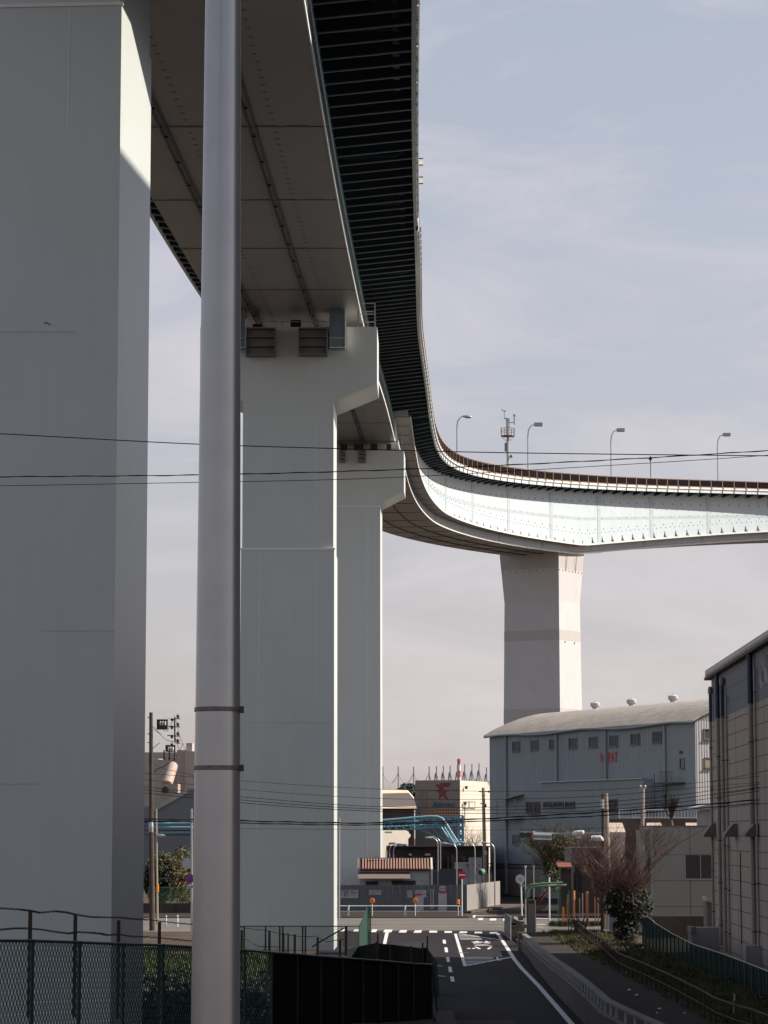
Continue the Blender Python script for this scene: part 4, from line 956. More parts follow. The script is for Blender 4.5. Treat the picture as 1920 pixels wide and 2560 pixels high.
# unseen slab added beyond the right edge to shade the foreground
ab = thing('shade_slab', 'tall unseen slab added outside the right edge to shade the foreground', 'building', (24, 45, 0))
m = MB(); m.box(14.5, 32, 10, 95.9, 0, 42.2); m.build('wall', M_slab, ab)
m = MB()
for fl_ in range(13):
    z = 3.6 + fl_ * 3.0
    for k in range(21): y = 12 + k * 4.0; m.box(14.45, 14.52, y, y + 2.4, z, z + 1.6)
m.build('window', M_glass, ab, kind='stuff')

# ------------------------------------------------------------------ blue-grey factory
A = Vector((11.07, 280, 0)); B = Vector((28.3, 242.7, 0)); nd = (B - A).normalized(); ng = Vector((-nd.y, nd.x, 0)); ng = ng if ng.x > 0 else -ng; fnrm = -ng
LW = (B - A).length; DWI = 16.6; zeave = P(1057, 1590, 280).z
def ONF(dx, dy, o=0.0): return ON(dx, dy, A + fnrm * o, fnrm)
r3 = lambda x, y: (1036.9 + .1875 * x, 1469 + .1875 * y)
r4 = lambda x, y: (1348 + .1406 * x, 1469 + .1406 * y)
fa = thing('corrugated_factory', 'large blue-grey corrugated factory with barrel roof and a row of small windows', 'factory', ((A + B) / 2).to_tuple())
m = MB(); m.ext([A, B, B + ng * DWI, A + ng * DWI], (0, 0, zeave)); m.mi(1)
nrib = 150
for k in range(nrib):
    p = A + nd * (LW * (k + .5) / nrib); m.ob(p + fnrm * .012 + Vector((0, 0, (zeave + 2.3) / 2)), .05, .02, zeave - 2.3, nd, fnrm)
m.build('wall', [M_nip, mat('siding_rib', (.268, .314, .347), .6)], fa)
# gable wall with ribs
m = MB(); arc = [(ng * (DWI * k / 16)) + Vector((0, 0, 2.45 * math.sin(math.pi * k / 16) ** .9)) for k in range(17)]
MB().ext([A + a + Vector((0, 0, zeave)) for a in arc], nd * .3).build('gable_wall', M_nip, fa); m.ext([B + a + Vector((0, 0, zeave)) for a in arc], -nd * .3)
m.mi(0); m.ext([B, B + ng * DWI, B + ng * DWI + Vector((0, 0, zeave)), B + Vector((0, 0, zeave))], nd * .03)
m.mi(1)
for k in range(60):
    u = DWI * (k + .5) / 60; zz = zeave + 2.4 * math.sin(math.pi * (k + .5) / 60) ** .9
    m.ob(B + ng * u + nd * .035 + Vector((0, 0, zz / 2)), .07, .02, zz, ng, nd)
m.build('gable_wall', [M_nipg, M_nipgr], fa)
m = MB(); e0 = A - nd * .5; e1_ = B + nd * .35; rings = []
for (e__, s_) in ((e0, 0), (e1_, 1)):
    up = [e__ + ng * (-.45 + (DWI + .9) * k / 18) + Vector((0, 0, zeave + .02 + 2.55 * math.sin(math.pi * min(1, max(0, (k) / 18))) ** .9)) for k in range(19)]
    rings.append(up + [p + Vector((0, 0, -.12)) for p in reversed(up)])
m.loft(rings); m.mi(1)
for k in range(120):
    base = e0.lerp(e1_, (k + .5) / 120); pts = [base + ng * (-.5 + (DWI + .9) * j / 18) + Vector((0, 0, zeave + .04 + 2.55 * math.sin(math.pi * j / 18) ** .9)) for j in range(0, 12)]
    m.path(pts, .035, 4)
m.build('roof', [M_roof, M_roof], fa)
m = MB(); g0 = A - nd * .3 + fnrm * .45 + Vector((0, 0, zeave - .12))
gp = [g0 + nd * (LW + .5) * k / 12 + Vector((0, 0, .12 * math.sin(k * 1.3))) for k in range(13)]
m.path(gp, .12, 6); m.build('gutter', M_nip, fa)
for x in (310, 893, 1460):
    p = ONF(*r3(x, 900)); m = MB(); m.tube(p.xy.to_3d() + fnrm * .14 + Vector((0, 0, .3 if x == 310 else (8.5 if x == 1460 else 8.6))), p.xy.to_3d() + fnrm * .14 + Vector((0, 0, zeave - .2)), .15, 8); m.build('drainpipe', M_nip, fa)
p = ONF(*r4(640, 1000)); MB().tube(p.xy.to_3d() + fnrm * .14 + Vector((0, 0, 10)), p.xy.to_3d() + fnrm * .14 + Vector((0, 0, zeave - .2)), .15, 8).build('drainpipe', M_nip, fa)
def fwin(conv, x0, x1, y0, y1, bars=1, o=0.0, mt=M_gdim, par=None, nrm=None, on=None):
    par = par or fa; on = on or (lambda a, b: ONF(a, b, o)); nrm = nrm or fnrm
    a = on(*conv(x0, (y0 + y1) / 2)); b = on(*conv(x1, (y0 + y1) / 2)); z1 = on(*conv((x0 + x1) / 2, y0)).z; z0 = on(*conv((x0 + x1) / 2, y1)).z
    u = (b - a); u.z = 0; L = u.length; u.normalize(); c = (a + b) / 2; c.z = (z0 + z1) / 2; h = z1 - z0
    fr = MB(); 
    for s_ in (-1, 1): fr.ob(c + u * s_ * L / 2 + nrm * .03, .09, .10, h + .08, u, nrm); fr.ob(c + Vector((0, 0, s_ * h / 2)) + nrm * .035, L + .1, .11, .08, u, nrm)
    fr.ob(c - Vector((0, 0, h / 2 + .06)) + nrm * .08, L + .2, .2, .05, u, nrm)
    f = fr.build('window', mat('dark_frame', (.13, .13, .13), .5) if par is fa else M_frame, par)
    g = MB(); g.ob(c + nrm * .01, L, .02, h, u, nrm); g.mi(1)
    for k in range(1, bars + 1): g.ob(c + u * (L * k / (bars + 1) - L / 2) + nrm * .025, .06, .03, h, u, nrm)
    g.build('pane', [mt, mat('dark_frame', (.13, .13, .13), .5)], f)
for (a, b, c_, d_) in ((380, 460, 710, 822), (590, 672, 698, 805), (805, 878, 685, 795), (1030, 1118, 672, 785), (1260, 1352, 658, 770), (1497, 1590, 643, 760)): fwin(r3, a, b, c_, d_, 2)
for (a, b, c_, d_) in ((110, 245, 830, 985), (445, 582, 798, 962)): fwin(r4, a, b, c_, d_, 2)
fwin(r5, 525, 640, 305, 450); fwin(r5, 812, 930, 320, 480)
fwin(r4, 868, 928, 1208, 1350, 0, mt=M_glass)
ONG = lambda a, b: ON(a, b, B + nd * .04, nd)
fwin(r4, 1228, 1350, 755, 903, 0, par=fa, nrm=nd, on=ONG); fwin(r4, 1238, 1352, 1197, 1345, 0, par=fa, nrm=nd, on=ONG, mt=mat('paper_blind', (.30, .22, .16), .8))
m = MB(); z0 = ONF(*r5(600, 770)).z
for zz in (z0, z0 - .35): m.ob((A + nd * LW * .25 + fnrm * .06).xy.to_3d() + Vector((0, 0, zz)), LW * .5, .12, .10, nd, fnrm)
m.build('base_trim', M_concD, fa)
m = MB(); m.ob((A + nd * LW * .5 + fnrm * .04).xy.to_3d() + Vector((0, 0, z0 / 2 - .2)), LW, .08, z0 - .5, nd, fnrm); m.build('plinth', mat('beige_plinth', (.26, .21, .19), .8, var=.1), fa)
# lettering
m = MB(); o_ = ONF(*r3(1393, 955)); zt_ = ONF(*r3(1393, 838)).z; hh = zt_ - o_.z; wN = (ONF(*r3(1438, 900)) - ONF(*r3(1393, 900))).length

def LP(u_, v_): return o_ + nd * (wN * u_) + Vector((0, 0, hh * v_)) + fnrm * .045
for pl_ in ([(0, 0), (.24, 0), (.24, 1), (0, 1)], [(.78, 0), (1.02, 0), (1.02, 1), (.78, 1)], [(.24, 1), (.24, .72), (.78, 0), (.78, .28)]): m.add([LP(*q) for q in pl_], [(0, 1, 2, 3)])
 
o_ = ONF(*r3(1478, 950)); wP = (ONF(*r3(1603, 900)) - ONF(*r3(1478, 900))).length
text(m, 'PAT', hh * 1.4, o_ + fnrm * .035, nd, (0, 0, 1), .01, sx=wP / (hh * 1.4 * 1.95), bold=.04)
m2 = MB(); m2.v = m.v; m2.f = m.f; m2.m = m.m
thick = MB()
for f in m.f: thick.add([m.v[i] for i in f] , [tuple(range(len(f)))])
thick.build('lettering', M_red, fa, fixn=False)
for (x, y, lab) in ((1328, 362, 'round roof ventilator nearest the far pier on the factory ridge'), (None, 0, 'middle round ventilator on the factory ridge'), (None, 1, 'round ventilator on the factory ridge nearest the warehouse')):
    dx = {0: 1364.5, 1: 1454.5}.get(y) if x is None else 1286
    rp_ = ON(dx, 1545, A + ng * DWI / 2, fnrm); b_ = Vector((rp_.x, rp_.y, zeave + 2.35))
    t = thing('roof_ventilator', lab, 'ventilator', b_, 'ventilators on the factory ridge')
    MB().lathe(b_, [(.50, 0), (.30, .30), (.27, .50)], 12).build('neck', M_nipg, t, smooth=True); MB().lathe(b_ + Vector((0, 0, .45)), [(.27, 0), (.46, .12), (.50, .20), (.50, .46), (.46, .50), (.22, .58), (.08, .60), (.07, .70)], 14).build('cap', M_nipg, t, smooth=True)
# lean-to annex
m = MB(); a0 = ONF(*r3(700, 1190), 1.0).xy.to_3d(); a1 = ONF(*r4(300, 1560), 1.0).xy.to_3d(); za_ = ONF(*r3(1300, 1160), 1.0).z
m.ext([a0, a1, a1 + ng * .99, a0 + ng * .99], (0, 0, za_)); m.mi(1); L = (a1 - a0).length
for k in range(80): m.ob(a0 + (a1 - a0) * (k + .5) / 80 + fnrm * .012 + Vector((0, 0, za_ / 2)), .06, .02, za_, nd, fnrm)
m.mi(2).ob((a0 + a1) / 2 + fnrm * .1 + Vector((0, 0, za_ + .04)), L + .3, .3, .08, nd, fnrm)
an_ = m.build('annex', [mat('annex_siding', (.29, .32, .345), .6, var=.05, streak=.1), M_nip, M_steel], fa)
fwin(r3, 535, 625, 1405, 1530, 0, 0.2); fwin(r3, 632, 708, 1405, 1530, 0, 0.2)
for (a, b) in ((735, 830), (850, 960), (985, 1090)): fwin(r3, a, b, 1405, 1470, 1, 1.03)
fwin(r3, 1470, 1580, 1375, 1520, 0, 1.03, mt=M_dark)
# balcony
bp = ONF(*r3(305, 1365)); bq = ONF(*r3(505, 1340)); bz = ONF(*r3(400, 1590)).z; zt_ = ONF(*r3(400, 1350)).z
bc = MB(); bx0, bx1 = bp.xy.to_3d(), bq.xy.to_3d()
bc.ext([bx0 + Vector((0, 0, zt_ - .1)), bx1 + Vector((0, 0, zt_ + .25)), bx1 + fnrm * 1.2 + Vector((0, 0, zt_)), bx0 + fnrm * 1.2 + Vector((0, 0, zt_ - .35))], (0, 0, .06))
for q in (bx0, bx1, (bx0 + bx1) / 2): bc.bar(q + fnrm * 1.1 + Vector((0, 0, bz)), q + fnrm * 1.1 + Vector((0, 0, zt_ - .2)), .09)
for k in range(9): q = bx0.lerp(bx1, k / 8); bc.bar(q + fnrm * 1.1 + Vector((0, 0, bz)), q + fnrm * 1.1 + Vector((0, 0, bz + .9)), .03)
bc.bar(bx0 + fnrm * 1.1 + Vector((0, 0, bz + .9)), bx1 + fnrm * 1.1 + Vector((0, 0, bz + .9)), .05); bc.ext([bx0 + Vector((0, 0, bz)), bx1 + Vector((0, 0, bz)), bx1 + fnrm * 1.2 + Vector((0, 0, bz)), bx0 + fnrm * 1.2 + Vector((0, 0, bz))], (0, 0, -.1))
bc.build('balcony', M_frame, fa)
# outside stair
lz = ONF(*r4(800, 1590), 1).z; l0 = ONF(*r4(640, 1590), 0).xy.to_3d(); l1 = ONF(*r4(945, 1590), 0).xy.to_3d(); stt = MB()
stt.ext([l0, l1, l1 + fnrm * 1.3, l0 + fnrm * 1.3], (0, 0, .12)); 
for i in range(len(stt.v)): stt.v[i] += Vector((0, 0, lz))
for k in range(8): q = (l0.lerp(l1, .3)).lerp(l1, k / 8) + fnrm * 1.25; stt.bar(q + Vector((0, 0, lz)), q + Vector((0, 0, lz + 1.1)), .035)
stt.bar(l0.lerp(l1, .3) + fnrm * 1.25 + Vector((0, 0, lz + 1.1)), l1 + fnrm * 1.25 + Vector((0, 0, lz + 1.1)), .05)
foot = ONF(*r4(470, 2000), 1.2); dirn = (foot - (l0 + Vector((0, 0, lz)))); nst = 15
for k in range(nst):
    c_ = l0 + fnrm * .6 + Vector((0, 0, lz)) + (Vector((foot.x, foot.y, foot.z)) - (l0 + fnrm * 1.2 + Vector((0, 0, lz)))) * (k + .5) / nst; stt.ob(c_, .35, 1.1, .05, nd, fnrm)
for o_ in (0.05, 1.2):
    a_ = l0 + fnrm * o_ + Vector((0, 0, lz)); b_ = foot - fnrm * (1.2 - o_); stt.bar(a_, b_, .06, .25); stt.bar(a_ + Vector((0, 0, 1.0)), b_ + Vector((0, 0, 1.0)), .05)
stt.build('outside_stair', mat('stair_steel', (.05, .05, .055), .6), fa)
m = MB(); p = ONF(*r4(880, 1110)); m.ob(p + fnrm * .03, .55, .06, .25, nd, fnrm); m.build('sign_plate', M_concD, fa)

# retaining terrace in front of factory with white railing and beige boxes
YT = 205.0
tw = thing('terrace_wall', 'dark stained terrace wall with a white picket rail below the blue-grey factory', 'wall', (Xat(1450, 1790, YT), YT, 0))
x0, x1 = Xat(1312, 1790, YT), Xat(1535, 1790, YT); zt_ = Zat(1768.5, YT)
MB().box(x0, x1, YT, YT + 3, 0, zt_).build('wall', M_brown, tw)
m = MB(); z1_ = Zat(1749, YT)
m.bar((Xat(1338, 1750, YT), YT + .1, z1_), (x1 - 1, YT + .1, z1_), .05); m.bar((Xat(1338, 1750, YT), YT + .1, zt_ + .1), (x1 - 1, YT + .1, zt_ + .1), .05)
xx = Xat(1338, 1750, YT)
while xx < x1 - 1: m.bar((xx, YT + .1, zt_), (xx, YT + .1, z1_), .03 if int(xx * 4) % 8 else .07); xx += .25
m.build('picket_rail', M_white, tw)
for i, (a, b) in enumerate(((1313, 1351), (1397, 1435), (1482, 1526))):
    m = MB(); xa, xb = Xat(a, 1780, 203.5), Xat(b, 1780, 203.5); z0, z1_ = Zat(1786, 203.5) - .8, Zat(1777, 203.5)
    m.ext([(xa + .12, 204.9, z1_), (xb - .12, 204.9, z1_), (xb, 203.4, z0 + .4), (xa, 203.4, z0 + .4)], (0, 0, -.4)); m.box(xa + .05, xb - .05, 203.5, 204.95, 0, z0)
    m.build('shed_roof', mat('beige_sheet', (.50, .40, .33), .7), origin=(xa, 204, 0), label=['small beige lean-to roof behind the twin utility poles', 'small beige lean-to roof above the left end of the grey block', 'small beige lean-to roof behind the grey block near the warehouse'][i], cat='shed')  # beige roofing sheet
q = thing('gatehouse', 'small pale building with blue-grey hipped roof tucked beside the warehouse', 'building', (Xat(1535, 1760, 185), 185, 0))
MB().box(Xat(1523, 1760, 185), Xat(1560, 1760, 185), 185, 190, 0, Zat(1750, 185)).build('wall', M_grayw, q)
MB().ext([(Xat(1506, 1760, 185), 184.6, Zat(1749, 185)), (Xat(1506, 1760, 185), 184.6, Zat(1743, 185)), (Xat(1540, 1740, 185), 184.6, Zat(1735, 185)), (Xat(1570, 1740, 185), 184.6, Zat(1735, 185)), (Xat(1570, 1740, 185), 184.6, Zat(1749, 185))], (0, 6, 0)).build('roof', M_nip, q)
m = MB(); 
# grey two-storey block
YB = 165.0; gb_ = thing('grey_block', 'plain grey-green rendered block with one wide dark window beside the warehouse', 'building', (Xat(1470, 1980, YB), YB, 0))
x0, x1 = Xat(1410, 1880, YB), Xat(1552, 1880, YB); zt_ = Zat(1785, YB)
m = MB(); m.ext([(x0, YB, 0), (x1, YB, 0), (x1, YB + 7.5, 0), (x0 - .05, YB + 7.5, 0)], (0, 0, zt_)); m.mi(1)
for yy_ in (1846.5, 1902.5, 1958): z = Zat(yy_, YB); m.box(x0 + .02, x1, YB - .008, YB + .01, z - .012, z + .012)
for xx_, y0_, y1_ in ((1491, 1786, 1846), (1491, 1903, 1978)): xq = Xat(xx_, 1880, YB); m.box(xq - .012, xq + .012, YB - .010, YB + .01, Zat(y1_, YB), Zat(y0_, YB))
m.build('wall', [mat('rendered_wall', (.27, .265, .24), .8, var=.05, scale=.8), M_whj], gb_)
MB().box(x0 - .08, x1, YB - .06, YB + 7.6, zt_, zt_ + .05).build('coping', M_conc, gb_)
MB().box(x0 - .34, x0 - .001, YB + 1.5, YB + 7, 0, zt_ - .2).build('side_bay', mat('rendered_wall', (.165, .163, .15)), gb_)
q = MB(); xa, xb = Xat(1479.5, 1870, YB), Xat(1552, 1870, YB); z1_, z0 = Zat(1847.5, YB), Zat(1898, YB)
q.box(xa, xb, YB - .03, YB - .005, z0 - .07, z0); q.box(xa, xa + .04, YB - .03, YB - .005, z0, z1_); q.box(Xat(1512.6, 1870, YB), Xat(1514, 1870, YB), YB - .03, YB - .005, z0, z1_)
wf = q.build('window', M_steel, gb_); MB().box(xa + .04, xb, YB - .02, YB - .006, z0, z1_).build('pane', M_glass, wf)
MB().box(Xat(1404, 1850, YB) , Xat(1409, 1850, YB), YB + 1.4, YB + 1.49, Zat(1903, YB), Zat(1853, YB)).build('window', M_brown, gb_)
YW2 = 160.0; MB().box(Xat(1398, 2000, YW2), Xat(1540, 2000, YW2), YW2, YW2 + .2, 0, Zat(1979, YW2)).build('block_wall', M_brown, origin=(Xat(1450, 2000, YW2), YW2, 0), label='low reddish brown block wall under the grey block, behind the green fence', cat='wall')

# small pinkish building and red roofed porch
YS2 = 215.0
sb = thing('flat_roof_house', 'low brownish flat-roofed house behind the bare trees left of the utility poles', 'house', (Xat(1270, 1900, YS2), YS2, 0))
x0, x1 = Xat(1235, 1900, YS2), Xat(1335, 1900, YS2); zt_ = Zat(1830.5, YS2); zm = Zat(1866, YS2)
MB().box(x0 + .3, x1, YS2 + .5, YS2 + 8, 0, zm).build('wall', mat('dull_wall', (.09, .075, .068), .8, var=.1, streak=.2), sb)
MB().box(x0, x1 + .2, YS2, YS2 + 8.3, zm, zt_).build('parapet', mat('dull_fascia', (.15, .122, .115), .8, var=.08), sb)
m = MB()
for a in (1240, 1252): m.box(Xat(a, 1900, YS2), Xat(a + 5, 1900, YS2), YS2 + .44, YS2 + .5, Zat(1925, YS2), Zat(1885, YS2))
m.build('door', M_ink, sb)
MB().ext([(Xat(1205, 1870, 213), 213, Zat(1874, 213)), (Xat(1236, 1870, 213), 213, Zat(1874, 213)), (Xat(1236, 1870, 213), 215.5, Zat(1862, 213)), (Xat(1205, 1870, 213), 215.5, Zat(1862, 213))], (0, 0, .06)).build('porch_roof', mat('red_tin', (.20, .06, .035), .6, var=.25, scale=4), sb)
MB().box(Xat(1213, 1900, 213), Xat(1236, 1900, 213), 214, 216, 0, Zat(1876, 213)).build('porch', M_brown, sb)

# ------------------------------------------------------------------ hoarding enclosure and street corner
YH = 217.0; zt_ = Zat(1911.7, YH); hx0, hx1 = Xat(640, 1940, YH), Xat(1008.6, 1940, YH)
ho = thing('site_hoarding', 'dark grey corrugated steel hoarding with posters and signs round the cycle depot', 'hoarding', (hx0 + 8, YH, 0))
m = MB(); x = hx0; k = 0
while x < hx1 - .05:
    m.box(x, min(x + .19, hx1), YH + .02 * (k % 2), YH + .08, .1, zt_ - (.02 if k % 10 == 0 else 0)); x += .2; k += 1
m.mi(1)
for xx_ in (585, 655, 722, 790, 865, 935, 990, 1060, 1145, 1230): q = Xat(717.2 + .224 * xx_, 1930, YH); m.box(q - .012, q + .012, YH - .012, YH, zt_ - .75, zt_ + .04)
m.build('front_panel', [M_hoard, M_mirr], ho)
h2 = Vector((10.2, 236, 0)); h1 = Vector((hx1, YH, 0)); m = MB(); u = (h2 - h1).normalized()
for k in range(40): a = h1.lerp(h2, k / 40); b = h1.lerp(h2, (k + .94) / 40); m.ext([a, b, b + Vector((0, 0, zt_)), a + Vector((0, 0, zt_))], (-.05 - .01 * (k % 2), 0, 0))
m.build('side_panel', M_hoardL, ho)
m = MB(); m.ext([h1 + Vector((.3, -1.6, 0)), h2 + Vector((2.2, 2, 0)), h2 + Vector((0.05, 2, 0)), h1 + Vector((.02, 0, 0)), h1 + Vector((-.3, -1.6, 0))], (0, 0, .16)); m.build('kerb', M_concD, kind='structure')
for k in range(8): p = h1.lerp(h2, (k + .3) / 8); MB().bar((p.x - .2, p.y, 0), (p.x - .2, p.y, zt_ + .75), .06).build('post', M_mirr, ho)
def sgn(x0, x1, y0, y1, mt, label_, writer=None, off=.02, base=None):
    a, b = Xat(*r1(x0, y0), YH), Xat(*r1(x1, y0), YH); z1_, z0 = Zat(r1(x0, y0)[1], YH), Zat(r1(x0, y1)[1], YH)
    t = MB().box(a, b, YH - off - .02, YH - off + .005, z0, z1_).build('sign_board', mt, origin=((a + b) / 2, YH - off, z0), label=label_, cat='sign')
    if writer:
        m = MB(); mats = writer(m, a, b, z0, z1_, YH - off - .024)
        m.build('lettering', mats, t, fixn=False)
ux_ = (1, 0, 0); uz_ = (0, 0, 1)
def w1(m, a, b, z0, z1, y):
    text(m, '放置自転車保管所', .62, (b - 4.78, y, z0 + (z1 - z0) * .24), ux_, uz_, .004, sx=.95); return M_ink
sgn(-60, 250, 363, 443, M_sheet, 'long white board with large black characters on the hoarding beside the pier', w1)
def w2_(m, a, b, z0, z1, y):
    text(m, '自転車専用保管所', .125 * 1.35, (a + .03, y, z0 + (z1 - z0) * .45), ux_, uz_, .004, sx=(b - a - .06) / (8 * .125 * 1.35)); m.mi(1); text(m, '名港高架下', .10, (a + .1, y, z0 + .05), ux_, uz_, .004); return [M_redd, M_ink]
sgn(357, 475, 368, 411, M_sheet, 'small white sign with one row of red characters on the hoarding', w2_)
def w3(m, a, b, z0, z1, y):
    for k in range(3):
        x = a + (b - a) * (.18 + .32 * k)
        for j in range(5): text(m, '駐輪禁止区'[j], (z1 - z0) / 6, (x - .03, y, z1 - (z1 - z0) * (j + 1.05) / 5.4), ux_, uz_, .004, sx=.8)
    return M_ink
sgn(727, 775, 370, 441, M_sheet, 'small white notice with three columns of black writing on the hoarding', w3)
def w4_(m, a, b, z0, z1, y):
    text(m, 'お知らせ', .14, (a + .08, y, z1 - .2), ux_, uz_, .004); text(m, '自転車等の保管場所です', .10, (a + .1, y, z1 - .36), ux_, uz_, .004); m.mi(1)
    m.lathe(((a + b) / 2 - .18, y, z0 + (z1 - z0) * .36), [(.14, -.002), (.14, 0)], 24, (0, -1, 0)); 
    for i in range(len(m.v) - 48, len(m.v)): m.v[i].x = (a + b) / 2 - .18 + (m.v[i].x - (a + b) / 2 + .18) * 2.2; m.v[i].z = z0 + (z1 - z0) * .36 + (m.v[i].z - z0 - (z1 - z0) * .36) * .55
    return [M_ink, M_redd]
sgn(803, 883, 430, 565, M_sheet, 'tall blank grey poster under the wide notice with a red oval', None, .018)
sgn(803, 910, 368, 437, M_sheet, 'wide white notice with black lines and a red oval on the hoarding', w4_, .03)
def w5(m, a, b, z0, z1, y):
    tx_ = '自転車保管場所入口'
    for j, c in enumerate(tx_): text(m, c, (b - a) * .9, (a + .02, y, z1 - (z1 - z0) * (j + 1) / (len(tx_) + .25)), ux_, uz_, .004, sx=.85)
    return M_ink
sgn(947, 982, 357, 545, M_sheet, 'narrow upright white board with one column of black characters on the hoarding', w5)
sgn(1025, 1107, 385, 575, M_sheet, 'tall pale grey poster with a red oval near its top, rightmost on the hoarding', lambda m, a, b, z0, z1, y: (m.ext([((a + b) / 2 + math.cos(k * math.pi / 12) * (b - a) * .45, y, z1 - .02 + math.sin(k * math.pi / 12) * .10) for k in range(24)], (0, .003, 0)), M_redd)[1])
sgn(1035, 1097, 330, 377, M_sheet, 'small white square notice with red characters above the rightmost poster', lambda m, a, b, z0, z1, y: (text(m, '受付中', .2, (a + .06, y, z0 + .12), ux_, uz_, .004), M_redd)[1], .028)
# guard rail
YG = 205.0; gr = thing('guard_rail', 'white two-bar tubular guard rail along the far pavement before the hoarding', 'guard rail', (Xat(860, 1980, YG), YG, 0))
z1_, z2_ = Zat(1957, YG), Zat(1968.7, YG); xa, xb = Xat(660, 1960, YG), Xat(r1(1255, 0)[0], 1960, YG)
MB().tube((xa, YG, z1_), (xb, YG, z1_), .045, 6).build('rail', M_white, gr); MB().tube((xa, YG, z2_), (xb, YG, z2_), .04, 6).build('rail', M_white, gr)
for x in (-370, 160, 705, 1250): q = Xat(r1(x, 0)[0], 1960, YG); MB().tube((q, YG - .02, 0), (q, YG - .02, Zat(1955.5, YG)), .075, 8).build('post', M_white, gr)
for i, x in enumerate((42, 387, 802)):
    q = Xat(r1(x, 0)[0], 1950, YG - .4); zc = Zat(1946, YG - .4)
    t = thing('reflector_post', ['round orange reflector on a white post, half hidden by the louvred pier', 'round orange reflector on a white post beside the green sheet fence', 'round orange reflector on a white post in front of the blank poster'][i], 'reflector', (q, YG - .4, 0), 'orange reflectors on the guard rail')
    MB().tube((q, YG - .4, 0), (q, YG - .4, zc), .035, 8).build('post', M_white, t); MB().lathe((q, YG - .42, zc), [(.19, 0), (.20, .02), (.18, .07)], 20, (0, -1, 0)).build('lens', M_orange, t, smooth=True)
    MB().lathe((q, YG - .41, zc), [(.225, 0), (.225, .04)], 20, (0, 1, 0)).build('rim', M_rust, t)
q = Xat(r1(1216, 0)[0], 1950, YG - .3); t = thing('reflector_post', 'orange cylinder reflector on a thin post near the no-entry sign', 'reflector', (q, YG - .3, 0))
MB().tube((q, YG - .3, 0), (q, YG - .3, Zat(1955, YG)), .035, 6).build('post', M_white, t); MB().lathe((q, YG - .3, Zat(1954.5, YG)), [(.12, 0), (.12, .36), (.09, .4)], 12).build('reflector', M_orange, t, smooth=True); MB().lathe((q, YG - .3, Zat(1954.5, YG)), [(.13, .02), (.13, .07)], 12).build('band', M_ink, t)
# no-entry sign
q = Xat(r1(1253, 0)[0], 1900, YG - .2); zc = Zat(1890, YG - .2); t = thing('no_entry_sign', 'round red no-entry sign with white bar on a white post', 'road sign', (q, YG - .2, 0))
MB().tube((q, YG - .2, 0), (q, YG - .2, zc), .045, 8).build('post', M_white, t)
m = MB(); m.lathe((q, YG - .24, zc), [(.32, 0), (.32, .02)], 32, (0, -1, 0)); m.mi(1).box(q - .235, q + .235, YG - .268, YG - .262, zc - .05, zc + .05); m.build('disc', [M_redd, M_white], t)
# round sign seen from behind
q = Xat(1123.8, 1900, 195); zc = Zat(1899, 195); t = thing('round_sign', 'round road sign seen from its pale back on a white post by the side street', 'road sign', (q, 195, 0))
MB().tube((q + .12, 195.06, 0), (q + .05, 195.06, zc + .1), .05, 8).build('post', M_white, t); MB().lathe((q, 195, zc), [(.34, 0), (.34, .02)], 32, (0, 1, 0)).build('disc', mat('sign_pale', (.52, .52, .50), .5, var=.15, scale=9), t)
MB().lathe((q, 194.99, zc), [(.14, 0), (.14, .02)], 16, (0, -1, 0)).box(q - .05, q + .3, 194.93, 195, zc - .55, zc - .38).build('bracket', M_steel, t)
# thin posts
for i, (x, yt, yb, r, Y_, lab) in enumerate(((725, 1876, 1940, .03, 188, 'thin steel post with a tiny white cap beside the round sign'), (858, 1873, 1940, .03, 230, 'thin dark steel post in front of the factory base'),)):
    p = Xat(r5(x, 0)[0], 1900, Y_); t = MB(); t.tube((p, Y_, 0), (p, Y_, Zat(yt, Y_)), r * 1.4, 6); t.lathe((p, Y_, Zat(yt, Y_)), [(.03, 0), (.09, .05), (.09, .16), (.03, .2)], 8); t.build('thin_post', M_steel, origin=(p, Y_, 0), label=lab, cat='post')
p = Xat(1186.7, 1940, 196); MB().tube((p, 196, 0), (p, 196, Zat(1895, 196)), .055, 8).build('white_post', M_white, origin=(p, 196, 0), label='plain white post standing alone at the street corner behind the green arm', cat='post')
# cabinet with curved green arm
Yc = 171.0; t = thing('gate_pillar', 'beige steel pillar with a long curved pale green arm reaching right over the pavement', 'pillar', (Xat(1148, 2018, Yc), Yc, 0))
x0, x1 = Xat(1139.8, 1980, Yc), Xat(1156, 1980, Yc); MB().box(x0, x1, Yc, Yc + .35, 0, Zat(1943, Yc)).build('cabinet', mat('beige_steel', (.20, .175, .145), .6, var=.08), t)
MB().box(x0 + .06, x1 - .06, Yc - .01, Yc, Zat(1952, Yc), Zat(1944.5, Yc)).build('panel', M_gfence, t)
MB().box(x1, x1 + .05, Yc - .02, Yc + .3, 0, Zat(1945, Yc)).build('edge_strip', mat('edge_cream', (.66, .55, .42), .6), t)
ap = [(740, 1320), (738, 1230), (748, 1170), (775, 1120), (830, 1096), (1000, 1080), (1320, 1064)]; ap2 = [(768, 1300), (775, 1220), (800, 1160), (850, 1125), (1000, 1112), (1380, 1102)]
for i, a_ in enumerate((ap, ap2)): MB().path([P(*r5(*q), Yc + .25 * i) for q in a_], .075, 8).build('arm', M_gnet if i == 0 else mat('pale_green', (.32, .42, .30), .5), t, smooth=True)
MB().bar((x0 - .03, Yc, 0), (x0 - .03, Yc, Zat(1937, Yc)), .06).build('post', M_brown, t)
